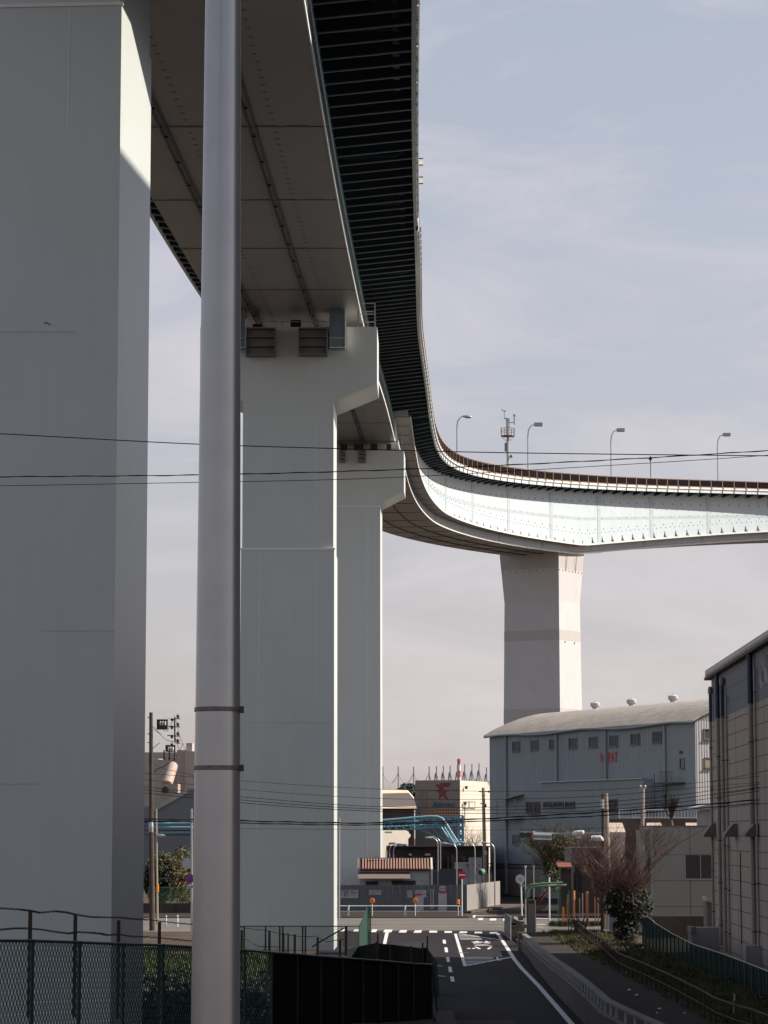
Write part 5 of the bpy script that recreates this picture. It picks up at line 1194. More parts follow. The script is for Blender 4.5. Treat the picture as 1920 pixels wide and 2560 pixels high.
# playground gate: green mesh panel and orange posts
YP = 190.0; gp_ = thing('green_mesh_gate', 'green mesh panel fence section behind the gate pillar', 'fence', (Xat(1220, 1975, YP), YP, 0))
x0, x1 = Xat(1206, 1940, YP), Xat(1240, 1940, YP); z1_ = Zat(1923, YP)
for x in (x0, (x0 + x1) / 2 + .2, x1): MB().bar((x, YP, 0), (x, YP, z1_), .06).build('post', M_gnet, gp_)
m = MB(); m.bar((x0, YP, z1_), (x1, YP, z1_), .04)
for k in range(22): q = x0 + (x1 - x0) * k / 21; m.bar((q, YP, .05), (q, YP, z1_), .012)
for k in range(8): m.bar((x0, YP, z1_ * k / 8 + .05), (x1, YP, z1_ * k / 8 + .05), .012)
m.build('mesh', M_gfence, gp_)
op = [(1240, 1924, 1982, .07, M_orail), (1252, 1940, 1982, .04, M_orail), (1217, 1959, 1983, .075, M_orange), (1268, 1926, 1984, .10, mat('red_orange', (.48, .13, .04), .6)), (1258.5, 1930, 1984, .035, M_steel), (1285, 1935, 1985, .04, M_orail), (1292, 1940, 1985, .05, M_orail), (1224, 1933, 1978, .05, mat('red_orange', (.48, .13, .04)))]
labs = ['tall pale orange pole beside the green mesh gate', 'thin orange pole in the middle of the playground poles', 'short bright yellow-orange bollard in front of the green mesh gate', 'thickest red-orange pole of the playground group', 'thin grey pole left of the thick red-orange one', 'pale orange pole just left of the electrical pole foot', 'rusty orange pole nearest the bare tree', 'red-orange pole leaning by the green gate']
for i, (x, a, b, r, mt) in enumerate(op): q = Xat(x, a, 186); MB().tube((q, 186, 0), (q + (.08 if i == 7 else 0), 186, Zat(a, 186)), r, 8).build('coloured_pole', mt, origin=(q, 186, 0), label=labs[i], cat='pole', group='poles round the playground')
m = MB(); q0, q1 = P(1158, 1966, 215), P(1180, 1945, 232); t = thing('red_handrail', 'dark red handrail climbing beside the side street', 'railing', (q0.x, 215, 0)); q0.z = .9; q1.z = 1.6
m.bar(q0, q1, .06); m.bar(q0 - Vector((0, 0, .4)), q1 - Vector((0, 0, .4)), .05)
for k in range(16): p = q0.lerp(q1, k / 15); m.bar((p.x, p.y, 0), p, .035)
m.build('rail', mat('dark_red', (.10, .012, .012), .6), t)

# traffic signal and arm on the twin poles
YU = 178.0
up = thing('utility_pole', 'weathered concrete utility pole, right one of the close pair behind the bare tree', 'utility pole', (Xat(1312, 1990, YU), YU, 0), 'utility poles')
MB().path([P(1309, 1714, YU), P(1311, 1780, YU), P(1313, 1860, YU), Vector((Xat(1314, 1990, YU), YU, 0))], .13, 10, .19).build('shaft', M_woodp, up, smooth=True)
up2 = thing('utility_pole', 'darker utility pole, left one of the close pair carrying the signal arm', 'utility pole', (Xat(1303.5, 1990, YU + 1), YU + 1, 0), 'utility poles')
MB().path([P(1302.5, 1715, YU + 1), Vector((Xat(1304, 1990, YU + 1), YU + 1, 0))], .11, 10, .15).build('shaft', M_concD, up2, smooth=True)
MB().lathe(P(1301, 1730, YU + .7), [(.12, -.5), (.12, .1)], 8).build('junction', M_steel, up2)
up3 = thing('utility_pole', 'single pale concrete utility pole between the bare tree and the grey block', 'utility pole', (Xat(1387, 1990, 182), 182, 0), 'utility poles')
MB().path([P(1389, 1704, 182), P(1387.5, 1800, 182), P(1385, 1870, 182), Vector((Xat(1383, 1990, 182), 182, 0))], .12, 10, .17).build('shaft', M_woodp, up3, smooth=True)
m = MB(); c_ = P(1389, 1708, 182)
for k in (-1, 1): m.lathe(c_ + Vector((.16 * k, 0, .25)), [(.03, 0), (.07, .06), (.03, .12)], 6)
m.bar(c_ + Vector((-.25, 0, .2)), c_ + Vector((.25, 0, .2)), .06); m.build('insulator', M_white, up3)
MB().box(Xat(1326, 1730, 200), Xat(1333, 1730, 200), 200, 200.4, Zat(1740, 200), Zat(1730, 200)).build('meter_box', M_dark, origin=P(1329, 1735, 200), label='small dark box under the annex eaves of the factory', cat='box')
eb = MB().box(Xat(1316.5, 2000, 176), Xat(1329, 2000, 176), 176, 176.5, 0, Zat(1962, 176)); eb.build('switch_cabinet', mat('cabinet_blue', (.12, .16, .20), .5), origin=(Xat(1322, 2000, 176), 176, 0), label='slim blue-grey switch cabinet at the foot of the utility poles', cat='cabinet')
sg = thing('traffic_signal', 'horizontal traffic signal seen from the side on a long white arm', 'traffic signal', P(1160, 1802, YU - .2))
MB().path([P(1300, 1799, YU), P(1253, 1800.5, YU - .1), P(1200, 1801, YU - .2), P(1135, 1798.5, YU - .3)], .055, 8).build('arm', M_mirr, sg)
MB().path([P(1295, 1806, YU), P(1270, 1804, YU), P(1246, 1806, YU)], .025, 6).build('brace', M_orail, sg)
m = MB(); c_ = P(1152, 1799.5, YU - .3); m.ob(c_, 1.1, .2, .16, (1, 0, -.03)); m.build('housing', M_white, sg)
for i, x in enumerate((1130, 1143, 1153)):
    c_ = P(x, 1801.5, YU - .42); m = MB(); m.lathe(c_, [(.20, 0), (.20, .22)], 16, (-.3, -.9, -.35)); m.build('hood', [M_sigG, mat('signal_amber', (.10, .02, .01), .3), M_red][i] if i < 2 else M_mirr, sg)
    MB().ob(c_ + Vector((0, -.05, .13)), .36, .36, .03, (1, 0, 0)).build('visor', M_white, sg)
sl = thing('signal_back', 'white rounded signal body seen from behind, lower right of the first', 'traffic signal', P(1172, 1806, YU - .8))
m = MB(); a_, b_ = P(1152, 1805, YU - .8), P(1192, 1806.5, YU - .8)
m.path([a_, a_.lerp(b_, .06), a_.lerp(b_, .5), a_.lerp(b_, .94), b_], .17, 12); 
for v in m.v: v.y = YU - .8 + (v.y - YU + .8) * .7
m.build('housing', M_mirr, sl, smooth=True); MB().bar(a_ + Vector((0, -.1, -.2)), b_ + Vector((0, -.1, -.2)), .08, .10).build('backplate', M_white, sl)
sc_ = thing('lamp_cluster', 'cluster of white floodlights fixed to the signal arm near the utility poles', 'floodlight', P(1245, 1803, YU - .3))
MB().lathe(P(1236, 1800, YU - .3), [(.08, 0), (.16, .15), (.17, .7), (.1, .8)], 12, (1, 0, .06)).build('lamp', M_white, sc_, smooth=True); MB().lathe(P(1242, 1809, YU - .3), [(.06, 0), (.08, .3), (.05, .42)], 8, (1, 0, 0)).build('lamp', M_white, sc_)
MB().lathe(P(1277, 1811, YU - .3), [(.16, 0), (.19, .2), (.17, .65), (.1, .7)], 12, (1, 0, .05)).lathe(P(1300, 1808, YU - .3), [(.05, 0), (.12, .1), (.12, .25)], 10, (0, 0, -1)).build('lamp', M_white, sc_, smooth=True)

# ------------------------------------------------------------------ small house and depot
YR = 219.6
sh_ = thing('tiled_house', 'small white house with a strongly ribbed red-brown roof behind the hoarding', 'house', (Xat(855, 1900, YR), YR, 0))
x0, x1 = Xat(776, 1870, YR), Xat(930, 1870, YR); ze_, zr_ = Zat(1878.5, YR), Zat(1856.5, YR)
# keep clear of the third pier: the house stands just in front of it
MB().box(x0 + .05, x1 - .1, YR, YR + 3.4, 0, ze_ + .05).build('wall', mat('white_render', (.42, .43, .44), .7), sh_)
m = MB(); m.ext([(x0 - .1, YR - .35, ze_), (x0 - .1, YR + 1.8, zr_), (x0 - .1, YR + 3.9, ze_), (x0 - .1, YR + 3.9, ze_ - .08), (x0 - .1, YR + 1.8, zr_ - .1), (x0 - .1, YR - .35, ze_ - .1)], (x1 - x0 + .15, 0, 0)); m.mi(1)
for k in range(24):
    xx_ = x0 + .25 + (x1 - x0 - .5) * k / 23; m.ext([(xx_, YR - .34, ze_ + .02), (xx_, YR + 1.78, zr_ + .02), (xx_, YR + 1.78, zr_ + .10), (xx_, YR - .34, ze_ + .10)], (.115, 0, 0))
m.mi(2).ext([(x0 - .15, YR - .4, ze_ - .05), (x0 - .15, YR + 1.8, zr_ + .14), (x0 - .15, YR + 1.8, zr_ - .05), (x0 - .15, YR - .4, ze_ - .15)], (.16, 0, 0)); m.bar((x0 - .1, YR + 1.8, zr_ + .08), (x1, YR + 1.8, zr_ + .08), .14, .1)
m.build('roof', [M_tiled, M_tile, M_conc], sh_)
m = MB(); xg = x1 + .02; m.ext([(xg, YR - .4, ze_ - 2.1), (xg, YR - .4, ze_ + .05), (xg, YR + 1.8, zr_ + .14), (xg, YR + 4, ze_), (xg, YR + 4, ze_ - 2.1)], (.16, 0, 0)); m.build('gable', M_cream, sh_)
m = MB(); za_, zb_ = Zat(1886, YR - 1.3), Zat(1899, YR - 1.3)
m.ext([(x0 - .1, YR, za_), (Xat(886, 1890, YR), YR, za_), (Xat(886, 1890, YR), YR - 1.3, zb_), (x0 - .1, YR - 1.3, zb_)], (0, 0, .05)); m.build('awning', mat('awning_sheet', (.17, .125, .11), .7, var=.12), sh_)
for a_, b_, c_ in ((790, 817, 1904), (846, 898, 1902)): MB().box(Xat(a_, 1905, YR), Xat(b_, 1905, YR), YR - .05, YR, Zat(1925, YR), Zat(c_, YR)).build('opening', M_ink, sh_)

lampP = None
def yard_lamp(dx, dtop, dbot, arm_dx, label, Y=236.0):
    global lampP
    b = Vector((Xat(dx, 1880, Y), Y, 0)); zt_ = Zat(dtop, Y); k = arm_dx * Y / 5746
    t = thing('yard_lamp', label, 'street lamp', b, 'bent-arm lamps round the cycle depot')
    sgn_ = 1 if k > 0 else -1
    pts = [b, b + Vector((0, 0, zt_ - .6)), b + Vector((.05 * sgn_, 0, zt_ - .3)), b + Vector((.22 * sgn_, 0, zt_ - .08)), b + Vector((.45 * sgn_, 0, zt_)), b + Vector((k, 0, zt_ + .04))]
    MB().path(pts, .05, 7, .04).build('pole', M_mirr, t, smooth=True)
    MB().lathe(b + Vector((k - .25 * sgn_, 0, zt_ + .04)), [(.03, 0), (.09, .1), (.10, .45), (.03, .6)], 8, (sgn_, 0, .05)).build('lamp_head', M_mirr, t, smooth=True)
yard_lamp(986.5, 1823, 1960, -26, 'bent-arm lamp in front of the blue pipe tower')
yard_lamp(1026, 1821, 1960, -27, 'bent-arm lamp left of the far utility pole', 232)
yard_lamp(1068.5, 1822, 1960, -20, 'bent-arm lamp at the hoarding corner before the factory', 228)
yard_lamp(946, 1811, 1960, -20, 'bent-arm lamp, left one of the close pair under the pipe bridge', 240)
yard_lamp(951.5, 1810, 1960, -18, 'bent-arm lamp, right one of the close pair under the pipe bridge', 244)
yard_lamp(834, 1823, 1960, 12, 'bent-arm lamp nearest the third pier edge', 221)
yard_lamp(841.5, 1825, 1960, 20, 'bent-arm lamp just right of the one by the pier edge', 246)
yard_lamp(850, 1826, 1960, 22, 'bent-arm lamp in front of the cream silo building', 250)
m = MB(); q = Xat(732.5, 1850, 200); m.tube((q, 200, 0), (q, 200, Zat(1766, 200)), .075, 8); m.build('thin_pole', M_mirr, origin=(q, 200, 0), label='thin pale pole against the shaded side of the third pier', cat='pole')
# concrete utility pole far middle
Yq = 262.0; up4 = thing('utility_pole', 'tall brown utility pole with crossarm in front of the cream bird-sign building', 'utility pole', (Xat(1046, 1900, Yq), Yq, 0), 'utility poles')
MB().path([P(1044, 1702, Yq), Vector((Xat(1048.5, 1900, Yq), Yq, 0))], .15, 8, .2).build('shaft', M_woodp, up4, smooth=True)
m = MB(); c_ = P(1044, 1710, Yq); m.bar(c_ + Vector((-.45, 0, 0)), c_ + Vector((.55, 0, 0)), .09); m.lathe(c_ + Vector((.55, 0, -.1)), [(.08, 0), (.12, .1), (.08, .2)], 8); c2_ = P(1044, 1736, Yq); m.bar(c2_ + Vector((-.3, 0, 0)), c2_ + Vector((.2, 0, 0)), .08); m.lathe(P(1048, 1741, Yq), [(.1, -.15), (.16, 0), (.1, .2)], 8); m.build('crossarm', M_dark, up4)
MB().box(c_.x + .02, c_.x + .32, Yq - .3, Yq - .1, Zat(1847, Yq), Zat(1838, Yq)).build('junction', M_sheet, up4)
t = thing('floodlight', 'green drum floodlight above the hoarding corner', 'floodlight', P(1043, 1885, 232)); c_ = P(1046, 1882, 232)
MB().lathe(c_, [(.08, 0), (.26, .12), (.29, .45), (.27, .5)], 14, (-1, -1, -.3)).build('drum', M_gnet, t, smooth=True); MB().lathe(c_ + Vector((-.36, -.36, -.11)), [(.24, 0), (.24, .03)], 14, (-1, -1, -.3)).build('lens', M_ink, t); MB().bar(c_, (c_.x, c_.y, 0), .06).build('stand', M_steel, t)

# dark sheds between house and pipe bridge
Yd2 = 272.0; ds = thing('scrap_shed', 'long dark brown open shed behind the tiled house', 'shed', (Xat(950, 1850, Yd2), Yd2, 0))
MB().box(Xat(836, 1840, Yd2), Xat(1056, 1840, Yd2), Yd2, Yd2 + 8, 0, Zat(1830, Yd2)).build('wall', mat('shed_dark', (.045, .030, .026), .85, var=.4, scale=.8), ds)
MB().box(Xat(834, 1830, Yd2), Xat(1058, 1830, Yd2), Yd2 - .4, Yd2 + 8.2, Zat(1830, Yd2), Zat(1827.5, Yd2)).build('roof', M_brown, ds)
m = MB(); random.seed(11)
for k in range(26): a = 840 + k * 8.3; m.box(Xat(a, 1860, Yd2), Xat(a + 4 + random.random() * 4, 1860, Yd2), Yd2 - 2 - random.random(), Yd2 - .5, 0, Zat(1848 + random.random() * 8, Yd2))
m.build('stacked_goods', M_concD, ds)
for a, b in ((918, 930), (883, 890)): MB().box(Xat(a, 1846, Yd2), Xat(b, 1846, Yd2), Yd2 - .06, Yd2, Zat(1848, Yd2), Zat(1844, Yd2)).build('lit_gap_patch', mat('sunlit_gap', (.75, .5, .32), .7), ds)  # bright patches painted as sunlight showing through the dark shed
Yw = 258.0; ws_ = thing('white_sign_wall', 'white painted wall with black shapes and red marks behind the no-entry sign', 'wall', (Xat(1028, 1880, Yw), Yw, 0))
MB().box(Xat(1014, 1870, Yw), Xat(1041, 1870, Yw), Yw, Yw + 2, 0, Zat(1853, Yw)).box(Xat(983, 1870, Yw), Xat(1013.9, 1870, Yw), Yw + .2, Yw + 2, 0, Zat(1863, Yw)).build('wall', mat('dirty_white', (.36, .345, .33), .7, var=.15, streak=.15), ws_)
rr6 = lambda x, y: (967.8 + .0625 * x, 1831.8 + .0625 * y)
m = MB()
def gly(cx, cy, pts, mi_=0):
    m.mi(mi_); m.ext([(Xat(*rr6(x, y), Yw), Yw - .02, Zat(rr6(x, y)[1], Yw)) for x, y in pts], (0, .015, 0))
gly(0, 0, [(605, 560), (700, 548), (715, 565), (620, 578)]); gly(0, 0, [(640, 600), (705, 600), (700, 630), (645, 630)]); gly(0, 0, [(845, 545), (885, 570), (870, 610), (840, 620), (862, 585)])
gly(0, 0, [(1030, 555), (1095, 555), (1095, 565), (1030, 565)]); gly(0, 0, [(1030, 566), (1042, 566), (1042, 630), (1030, 630)]); gly(0, 0, [(1083, 566), (1095, 566), (1095, 630), (1083, 630)]); gly(0, 0, [(1043, 622), (1082, 622), (1082, 632), (1043, 632)])
gly(0, 0, [(930, 690), (1000, 690), (1000, 780), (930, 780)], 1); gly(0, 0, [(1120, 720), (1150, 720), (1150, 800), (1120, 800)], 1)
m.build('painted_mark', [M_ink, mat('faded_red', (.28, .03, .03), .7)], ws_)
MB().box(Xat(933, 1900, 240), Xat(1000, 1900, 240), 240, 240.2, 0, Zat(1877, 240)).build('blue_grey_fence', mat('slate_sheet', (.035, .045, .065), .6, var=.15, streak=.3), origin=(Xat(960, 1900, 240), 240, 0), label='dark slate sheet fence right of the tiled house', cat='fence')

# blue pipe bridge
r7 = lambda x, y: (803.6 + .1563 * x, 1624.5 + .1563 * y)
YPB = 300.0; pb = thing('pipe_bridge', 'pale blue industrial pipe bridge ending in a lattice tower', 'pipe bridge', (Xat(985, 1830, YPB), YPB, 0))
def bp(pts, r, dy=0.0): return [P(*r7(x, y), YPB + dy) for x, y in pts]
for i, (pts, r, dy) in enumerate((([(-3100, 990), (-1500, 965), (0, 950), (170, 940), (350, 925), (600, 902), (800, 888), (900, 890), (970, 915), (1010, 965), (1110, 1130), (1215, 1290)], .12, -1.6), ([(-3100, 1040), (0, 1040), (350, 1028), (700, 1008), (900, 995)], .10, 0), ([(950, 1030), (1090, 1240)], .10, -.6), ([(1000, 1040), (1150, 1290)], .10, -.2), ([(1040, 1040), (1180, 1290)], .10, .2), ([(-3100, 1000), (170, 985), (400, 960), (690, 958)], .09, .8))):
    MB().path(bp(pts, r, dy), r, 10).build('pipe', M_blue, pb, smooth=True)
m = MB()
tp = lambda x: 1000 - (x / 1180) * 60 if x < 900 else 955; 
for dy in (-1.2, 1.2):
    a_ = bp([(-3100, 1010), (170, 975), (950, 905), (1235, 880)], 0, dy); b_ = bp([(-3100, 1110), (170, 1088), (500, 1068), (950, 1028), (1200, 1003)], 0, dy)
    for L_ in (a_, b_):
        for i in range(len(L_) - 1): m.bar(L_[i], L_[i + 1], .16)
    for k in range(-24, 12):
        x0_ = k * 100 + 50; f1 = lambda x: 1010 + (x + 3100) * -.0107 if x < 170 else 975 - (x - 170) * .0897; f2 = lambda x: 1110 - (x + 3100) * .0067 if x < 170 else 1088 - (x - 170) * .0825
        p_, q_ = P(*r7(x0_, f1(x0_)), YPB + dy), P(*r7(x0_ + 100, f2(x0_ + 100)), YPB + dy); m.bar(p_, q_, .14)
        m.bar(P(*r7(x0_ + 100, f1(x0_ + 100)), YPB + dy), q_, .12)
m.build('truss', mat('truss_blue', (.11, .31, .43), .5), pb)
m = MB(); tx_ = [Xat(*r7(1195, 1000), YPB), Xat(*r7(1255, 1000), YPB)]; zt_ = Zat(r7(0, 878)[1], YPB)
for x in tx_:
    for dy in (-1.2, 1.2): m.bar((x, YPB + dy, 0), (x, YPB + dy, zt_), .20)
for k in range(9):
    z0_ = zt_ * k / 9; z1_ = zt_ * (k + 1) / 9
    for dy in (-1.2, 1.2): m.bar((tx_[0], YPB + dy, z0_), (tx_[1], YPB + dy, z1_), .09); m.bar((tx_[1], YPB + dy, z0_), (tx_[0], YPB + dy, z1_), .09); m.bar((tx_[0], YPB + dy, z1_), (tx_[1], YPB + dy, z1_), .1)
m.bar((tx_[0] - 3.0, YPB, zt_ - .4), (tx_[0], YPB, zt_ - 4), .12); m.bar((tx_[0] - 5.2, YPB, Zat(r7(0, 1040)[1], YPB)), (tx_[0] + .2, YPB, Zat(r7(0, 1280)[1], YPB)), .14)
for k in range(5): m.bar((tx_[0] - 4.6 + k * 1.1, YPB - .8, Zat(r7(0, 1000)[1], YPB)), (tx_[0] - 1.4 + k * .5, YPB - .8, Zat(r7(0, 1290)[1], YPB)), .09)
m.build('tower', mat('truss_blue', (.09, .27, .38), .5), pb)
m = MB(); 
for (yy0, yy1, z_) in ((800, 768, 0), (838, 812, 1), (872, 858, 2)): m.bar(P(*r7(700, yy0), YPB + 4), P(*r7(1200, yy1), YPB + 4), .07)
for k in range(14): xx_ = 700 + k * 38; m.bar(P(*r7(xx_, 885), YPB + 4), P(*r7(xx_, 800 - (xx_ - 700) * .064), YPB + 4), .06)
m.build('platform_rail', M_orail, pb)
# cream silo building
Yc2 = 285.0; cs = thing('cream_building', 'bright cream building with chamfered top beside the third pier', 'building', (Xat(858, 1810, Yc2), Yc2, 0))
nC = Vector((.70, -.714, 0)); pC = Vector((Xat(858, 1800, Yc2), Yc2, 0))
def CB(x, y):
    q = ON(*r7(x, y), pC, nC); return Vector((q.x, q.y, 0 if y > 1300 else q.z))
m = MB(); m.ext([CB(x, y) for x, y in ((-120, 1310), (-120, 1082), (470, 1082), (505, 1100), (515, 1130), (535, 1140), (530, 1170), (500, 1200), (503, 1310))], nC * -5); m.build('wall', M_cream, cs)
m = MB()
for k in range(4): m.ext([CB(180 + k * 25, 1120), CB(196 + k * 25, 1120), CB(196 + k * 25, 1098), CB(180 + k * 25, 1098)], nC * .02)
m.build('louvre', M_gdim, cs)
# bird-sign building
Yb = 335.0; bc_ = P(993, 1685, Yb); bd = thing('bird_sign_building', 'box-shaped cream building with a red bird emblem on its grey-toned shaded face', 'building', (bc_.x, Yb, 0))
uF = Vector((-math.cos(R(22)), math.sin(R(22)), 0)); uR = Vector((math.sin(R(22)), math.cos(R(22)), 0)); c0 = Vector((bc_.x, Yb, 0)); zt_ = bc_.z
nF = Vector((-uR.x, -uR.y, 0)); nR = -uF; 
def ONB(dx, dy): return ON(dx, dy, c0, nF)
def ONB2(dx, dy): return ON(dx, dy, c0, nR)
LF = (ONB(896.7, 1740) - ONB(993, 1740)).length
m = MB(); m.ext([c0, c0 + uF * LF, c0 + uF * LF + uR * 30, c0 + uR * 30], (0, 0, zt_)); m.mi(1)
for yy_ in (1707, 1727, 1745): z = ONB(945, yy_).z; m.ob(c0 + uF * LF / 2 + nF * .01 + Vector((0, 0, z)), LF, .03, .05, uF, nF); m.ob(c0 + uR * 15 + nR * .01 + Vector((0, 0, z)), 30, .03, .05, uR, nR)
m.mi(2).ob(c0 + uR * 15 + nR * .02 + Vector((0, 0, zt_ / 2)), 29.9, .02, zt_ - .1, uR, nR)
for z in range(2, int(zt_)): m.mi(3).ob(c0 + uR * 15 + nR * .035 + Vector((0, 0, z + .3)), 29.9, .02, .05, uR, nR)
m.build('wall', [mat('bird_front_shade', (.165, .155, .15), .7, var=.06), M_whj, M_cream, mat('cream_line', (.5, .42, .34), .7)], bd)  # front colour darkened for its shade, sunlit side left cream
m = MB(); a_ = ONB(905, 1706); b_ = ONB(924, 1706); z0_ = ONB(910, 1744).z; m.ext([Vector((a_.x, a_.y, z0_)), Vector((b_.x, b_.y, z0_)), b_, a_], nF * .05); m.build('shutter', M_hoard, bd)
rb_ = lambda x, y: ((1070 + .05425 * x) / K, (1940 + .05425 * y) / K)
m = MB()
bird = [(330, 400), (350, 375), (480, 380), (520, 410), (570, 400), (590, 320), (1070, 318), (1060, 345), (940, 510), (740, 515), (700, 540), (740, 600), (720, 650), (930, 655), (800, 810), (840, 920), (990, 1130), (900, 1110), (700, 930), (620, 960), (520, 1080), (500, 1070), (520, 950), (520, 800), (350, 670), (500, 665), (490, 560)]
q = [ONB(*rb_(x, y)) + nF * .04 for x, y in bird]; m.add(q, [tuple(range(len(q)))]); m.build('bird_emblem', mat('emblem_red', (.12, .012, .02), .6), bd, fixn=False)
m = MB(); o_ = ONB(*rb_(1330, 1420)); sc = (ONB(*rb_(200, 1400)) - ONB(*rb_(1330, 1400))).length
o_ = ONB(*rb_(200, 1430)); text(m, 'Makinohara', 1.0, o_ + nF * .05, -uF, (0, 0, 1), .0, shear=.45, sx=sc / (1.0 * 5.2), bold=.02); m.build('lettering', M_blueD, bd, fixn=False)
for (a, b) in ((1258, 1330), (1342, 1418)): fwin(r7, a, b, 683, 768, 1, par=bd, nrm=nR, on=ONB2)
m = MB(); p = ONB2(*r7(1265, 490)); m.lathe(p + nR * .2, [(.12, 0), (.22, .12), (.2, .3)], 8, nR); p = ONB2(*r7(1250, 710)); m.lathe(p + nR * .2, [(.12, 0), (.22, .12), (.2, .3)], 8, nR); m.bar(p + nR * .3, p + nR * .3 - Vector((0, 0, 3)), .1); m.build('wall_lamp', M_dark, bd)
# tan roof building
Yt = 310.0; tr_ = thing('tan_roof_hall', 'low hall with a broad tan roof left of the bird-sign building', 'building', (Xat(862, 1740, Yt), Yt, 0))
xa, xb = Xat(790, 1740, Yt), Xat(900, 1740, Yt); ze_, zr_ = Zat(1746, Yt), Zat(1706, Yt + 12)
MB().box(xa, xb - .3, Yt + .3, Yt + 24, 0, ze_).build('wall', M_brown, tr_)
MB().add([(xa, Yt, ze_), (xb, Yt, ze_), (xb - .2, Yt + 12, Zat(1722, Yt + 12)), (Xat(880, 1708, Yt + 12), Yt + 12, zr_), (xa, Yt + 12, zr_), (xa, Yt + 24, ze_), (xb, Yt + 24, ze_)], [(0, 1, 2, 3, 4), (4, 3, 2, 6, 5), (0, 4, 5), (1, 6, 2), (0, 5, 6, 1)]).build('roof', M_tan, tr_)
# golf net
Yn = 560.0; gn = thing('golf_range_net', 'tall netting on thin poles above the distant roofs', 'net', (Xat(950, 1700, Yn), Yn, 0))
pl = [(362, 200), (575, 200), (790, 200), (890, 195), (985, 190), (1080, 185), (1180, 180), (1280, 172), (1380, 165), (1478, 158), (1582, 212)]
pl2 = [(-60, 200), (150, 200)] + pl
for i, (x, y) in enumerate(pl2):
    q = P(*r7(x, y), Yn); m = MB(); m.bar((q.x, Yn, 0), q, .22)
    if i > 4: m.bar((q.x - 2.6, Yn + 9, 0), (q.x - .2, Yn + .1, q.z * .93), .18)
    m.build('pole', M_steel, gn)
m = MB()
for i in range(len(pl2) - 1):
    a_, b_ = P(*r7(*pl2[i]), Yn), P(*r7(*pl2[i + 1]), Yn); L_ = []
    for k in range(9): p = a_.lerp(b_, k / 8); p.z -= 3.5 - 2.2 * abs(k / 4 - 1) ** 2; L_.append(p)
    m.path(L_, .07, 3)
    n = 5
    for k in range(n): p = L_[int(k * 8 / n)]; m.bar((p.x, p.y, 5), p, .02)
    for z in range(6, 30, 4):
        if z < a_.z - 4: m.bar((a_.x, a_.y, z), (b_.x, b_.y, z), .02)
m.build('net', mat('net_cord', (.22, .24, .24), .8), gn)
# chimney
Yk = 720.0; q = P(991.5, 1639, Yk); ch = thing('striped_chimney', 'slim red and white banded chimney behind the bird-sign building', 'chimney', (q.x, Yk, 0))
m = MB(); zz = [0, Zat(1679, Yk), Zat(1665, Yk), Zat(1652, Yk), q.z]; rr_ = .52
for i in range(4):
    m.mi(0 if i in (0, 2) else 1); m.lathe((q.x, Yk, 0), [(rr_ - .02 * i, zz[i]), (rr_ - .02 * i - .02, zz[i + 1])], 16)
m.mi(2).lathe((q.x, Yk, q.z - .6), [(.62, 0), (.62, .15)], 16); m.build('stack', [M_white, mat('chimney_red', (.62, .10, .10), .6), M_steel], ch)

# ------------------------------------------------------------------ left gap between first pier and lamp pole
r8 = lambda x, y: (311 + .2344 * x, 1520.8 + .2344 * y)
Yl = 176.0; ul = thing('utility_pole', 'tall utility pole with crossarms and transformers seen between the first pier and the lamp pole', 'utility pole', (Xat(329, 2011, Yl), Yl, 0), 'utility poles')
MB().path([P(326.2, 1539, Yl), P(327, 1800, Yl), Vector((Xat(329, 2011, Yl), Yl, 0))], .12, 10, .20).build('shaft', M_concD, ul, smooth=True)
m = MB()
for yy_, x1_ in ((125, 290), (275, 280), (355, 300), (505, 180)): a_, b_ = P(*r8(35, yy_), Yl - .1), P(*r8(x1_, yy_ + 4), Yl + 1.5); m.bar(a_, b_, .07)
m.bar(P(*r8(80, 205), Yl), P(*r8(145, 270), Yl), .05); m.bar(P(*r8(80, 410), Yl), P(*r8(145, 355), Yl), .05); m.build('crossarm', M_steel, ul)
for (x0_, x1_, y0_, y1_) in ((120, 218, 142, 235), (200, 288, 378, 440)):
    a_, b_ = P(*r8(x0_, y0_), Yl + .8), P(*r8(x1_, y1_), Yl + .8); m = MB(); m.box(a_.x, b_.x, Yl + .6, Yl + 1.0, b_.z, a_.z); m.mi(1)
    for k in range(3): c_ = a_.x + (b_.x - a_.x) * (.35 + .22 * k); m.lathe((c_, Yl + .55, a_.z - .25), [(.04, -.15), (.06, 0), (.05, .12)], 8)
    m.build('switch_box', [M_dark, M_white], ul)
m = MB()
for x in (185, 234, 285): a_, b_ = P(*r8(x, 425), Yl + .8), P(*r8(x, 515), Yl + .8); m.tube(a_, b_, .05, 6); m.lathe(P(*r8(x, 500), Yl + .8), [(.03, -.1), (.1, 0), (.03, .12)], 8)
m.build('insulator', M_dark, ul)
MB().lathe(P(*r8(66, 1130), Yl - .3), [(.14, -.35), (.16, 0), (.12, .3)], 10).build('junction', M_steel, ul)
u2 = ul
MB().path([P(377, 1548, Yl + 1.5), P(378, 1606, Yl + 1.5)], .05, 8, .05).build('riser', M_dark, ul)
m = MB()
for yy_ in (130, 205, 290, 355): c_ = P(*r8(285, yy_), Yl + 1.5); m.bar(c_ + Vector((-.5, 0, 0)), c_ + Vector((.35, 0, -.05)), .06); m.lathe(c_ + Vector((.2, 0, 0)), [(.05, 0), (.12, .12), (.05, .25)], 8); m.lathe(c_ + Vector((-.2, 0, -.2)), [(.05, 0), (.1, .12), (.05, .25)], 8)
m.build('crossarm', M_dark, u2)
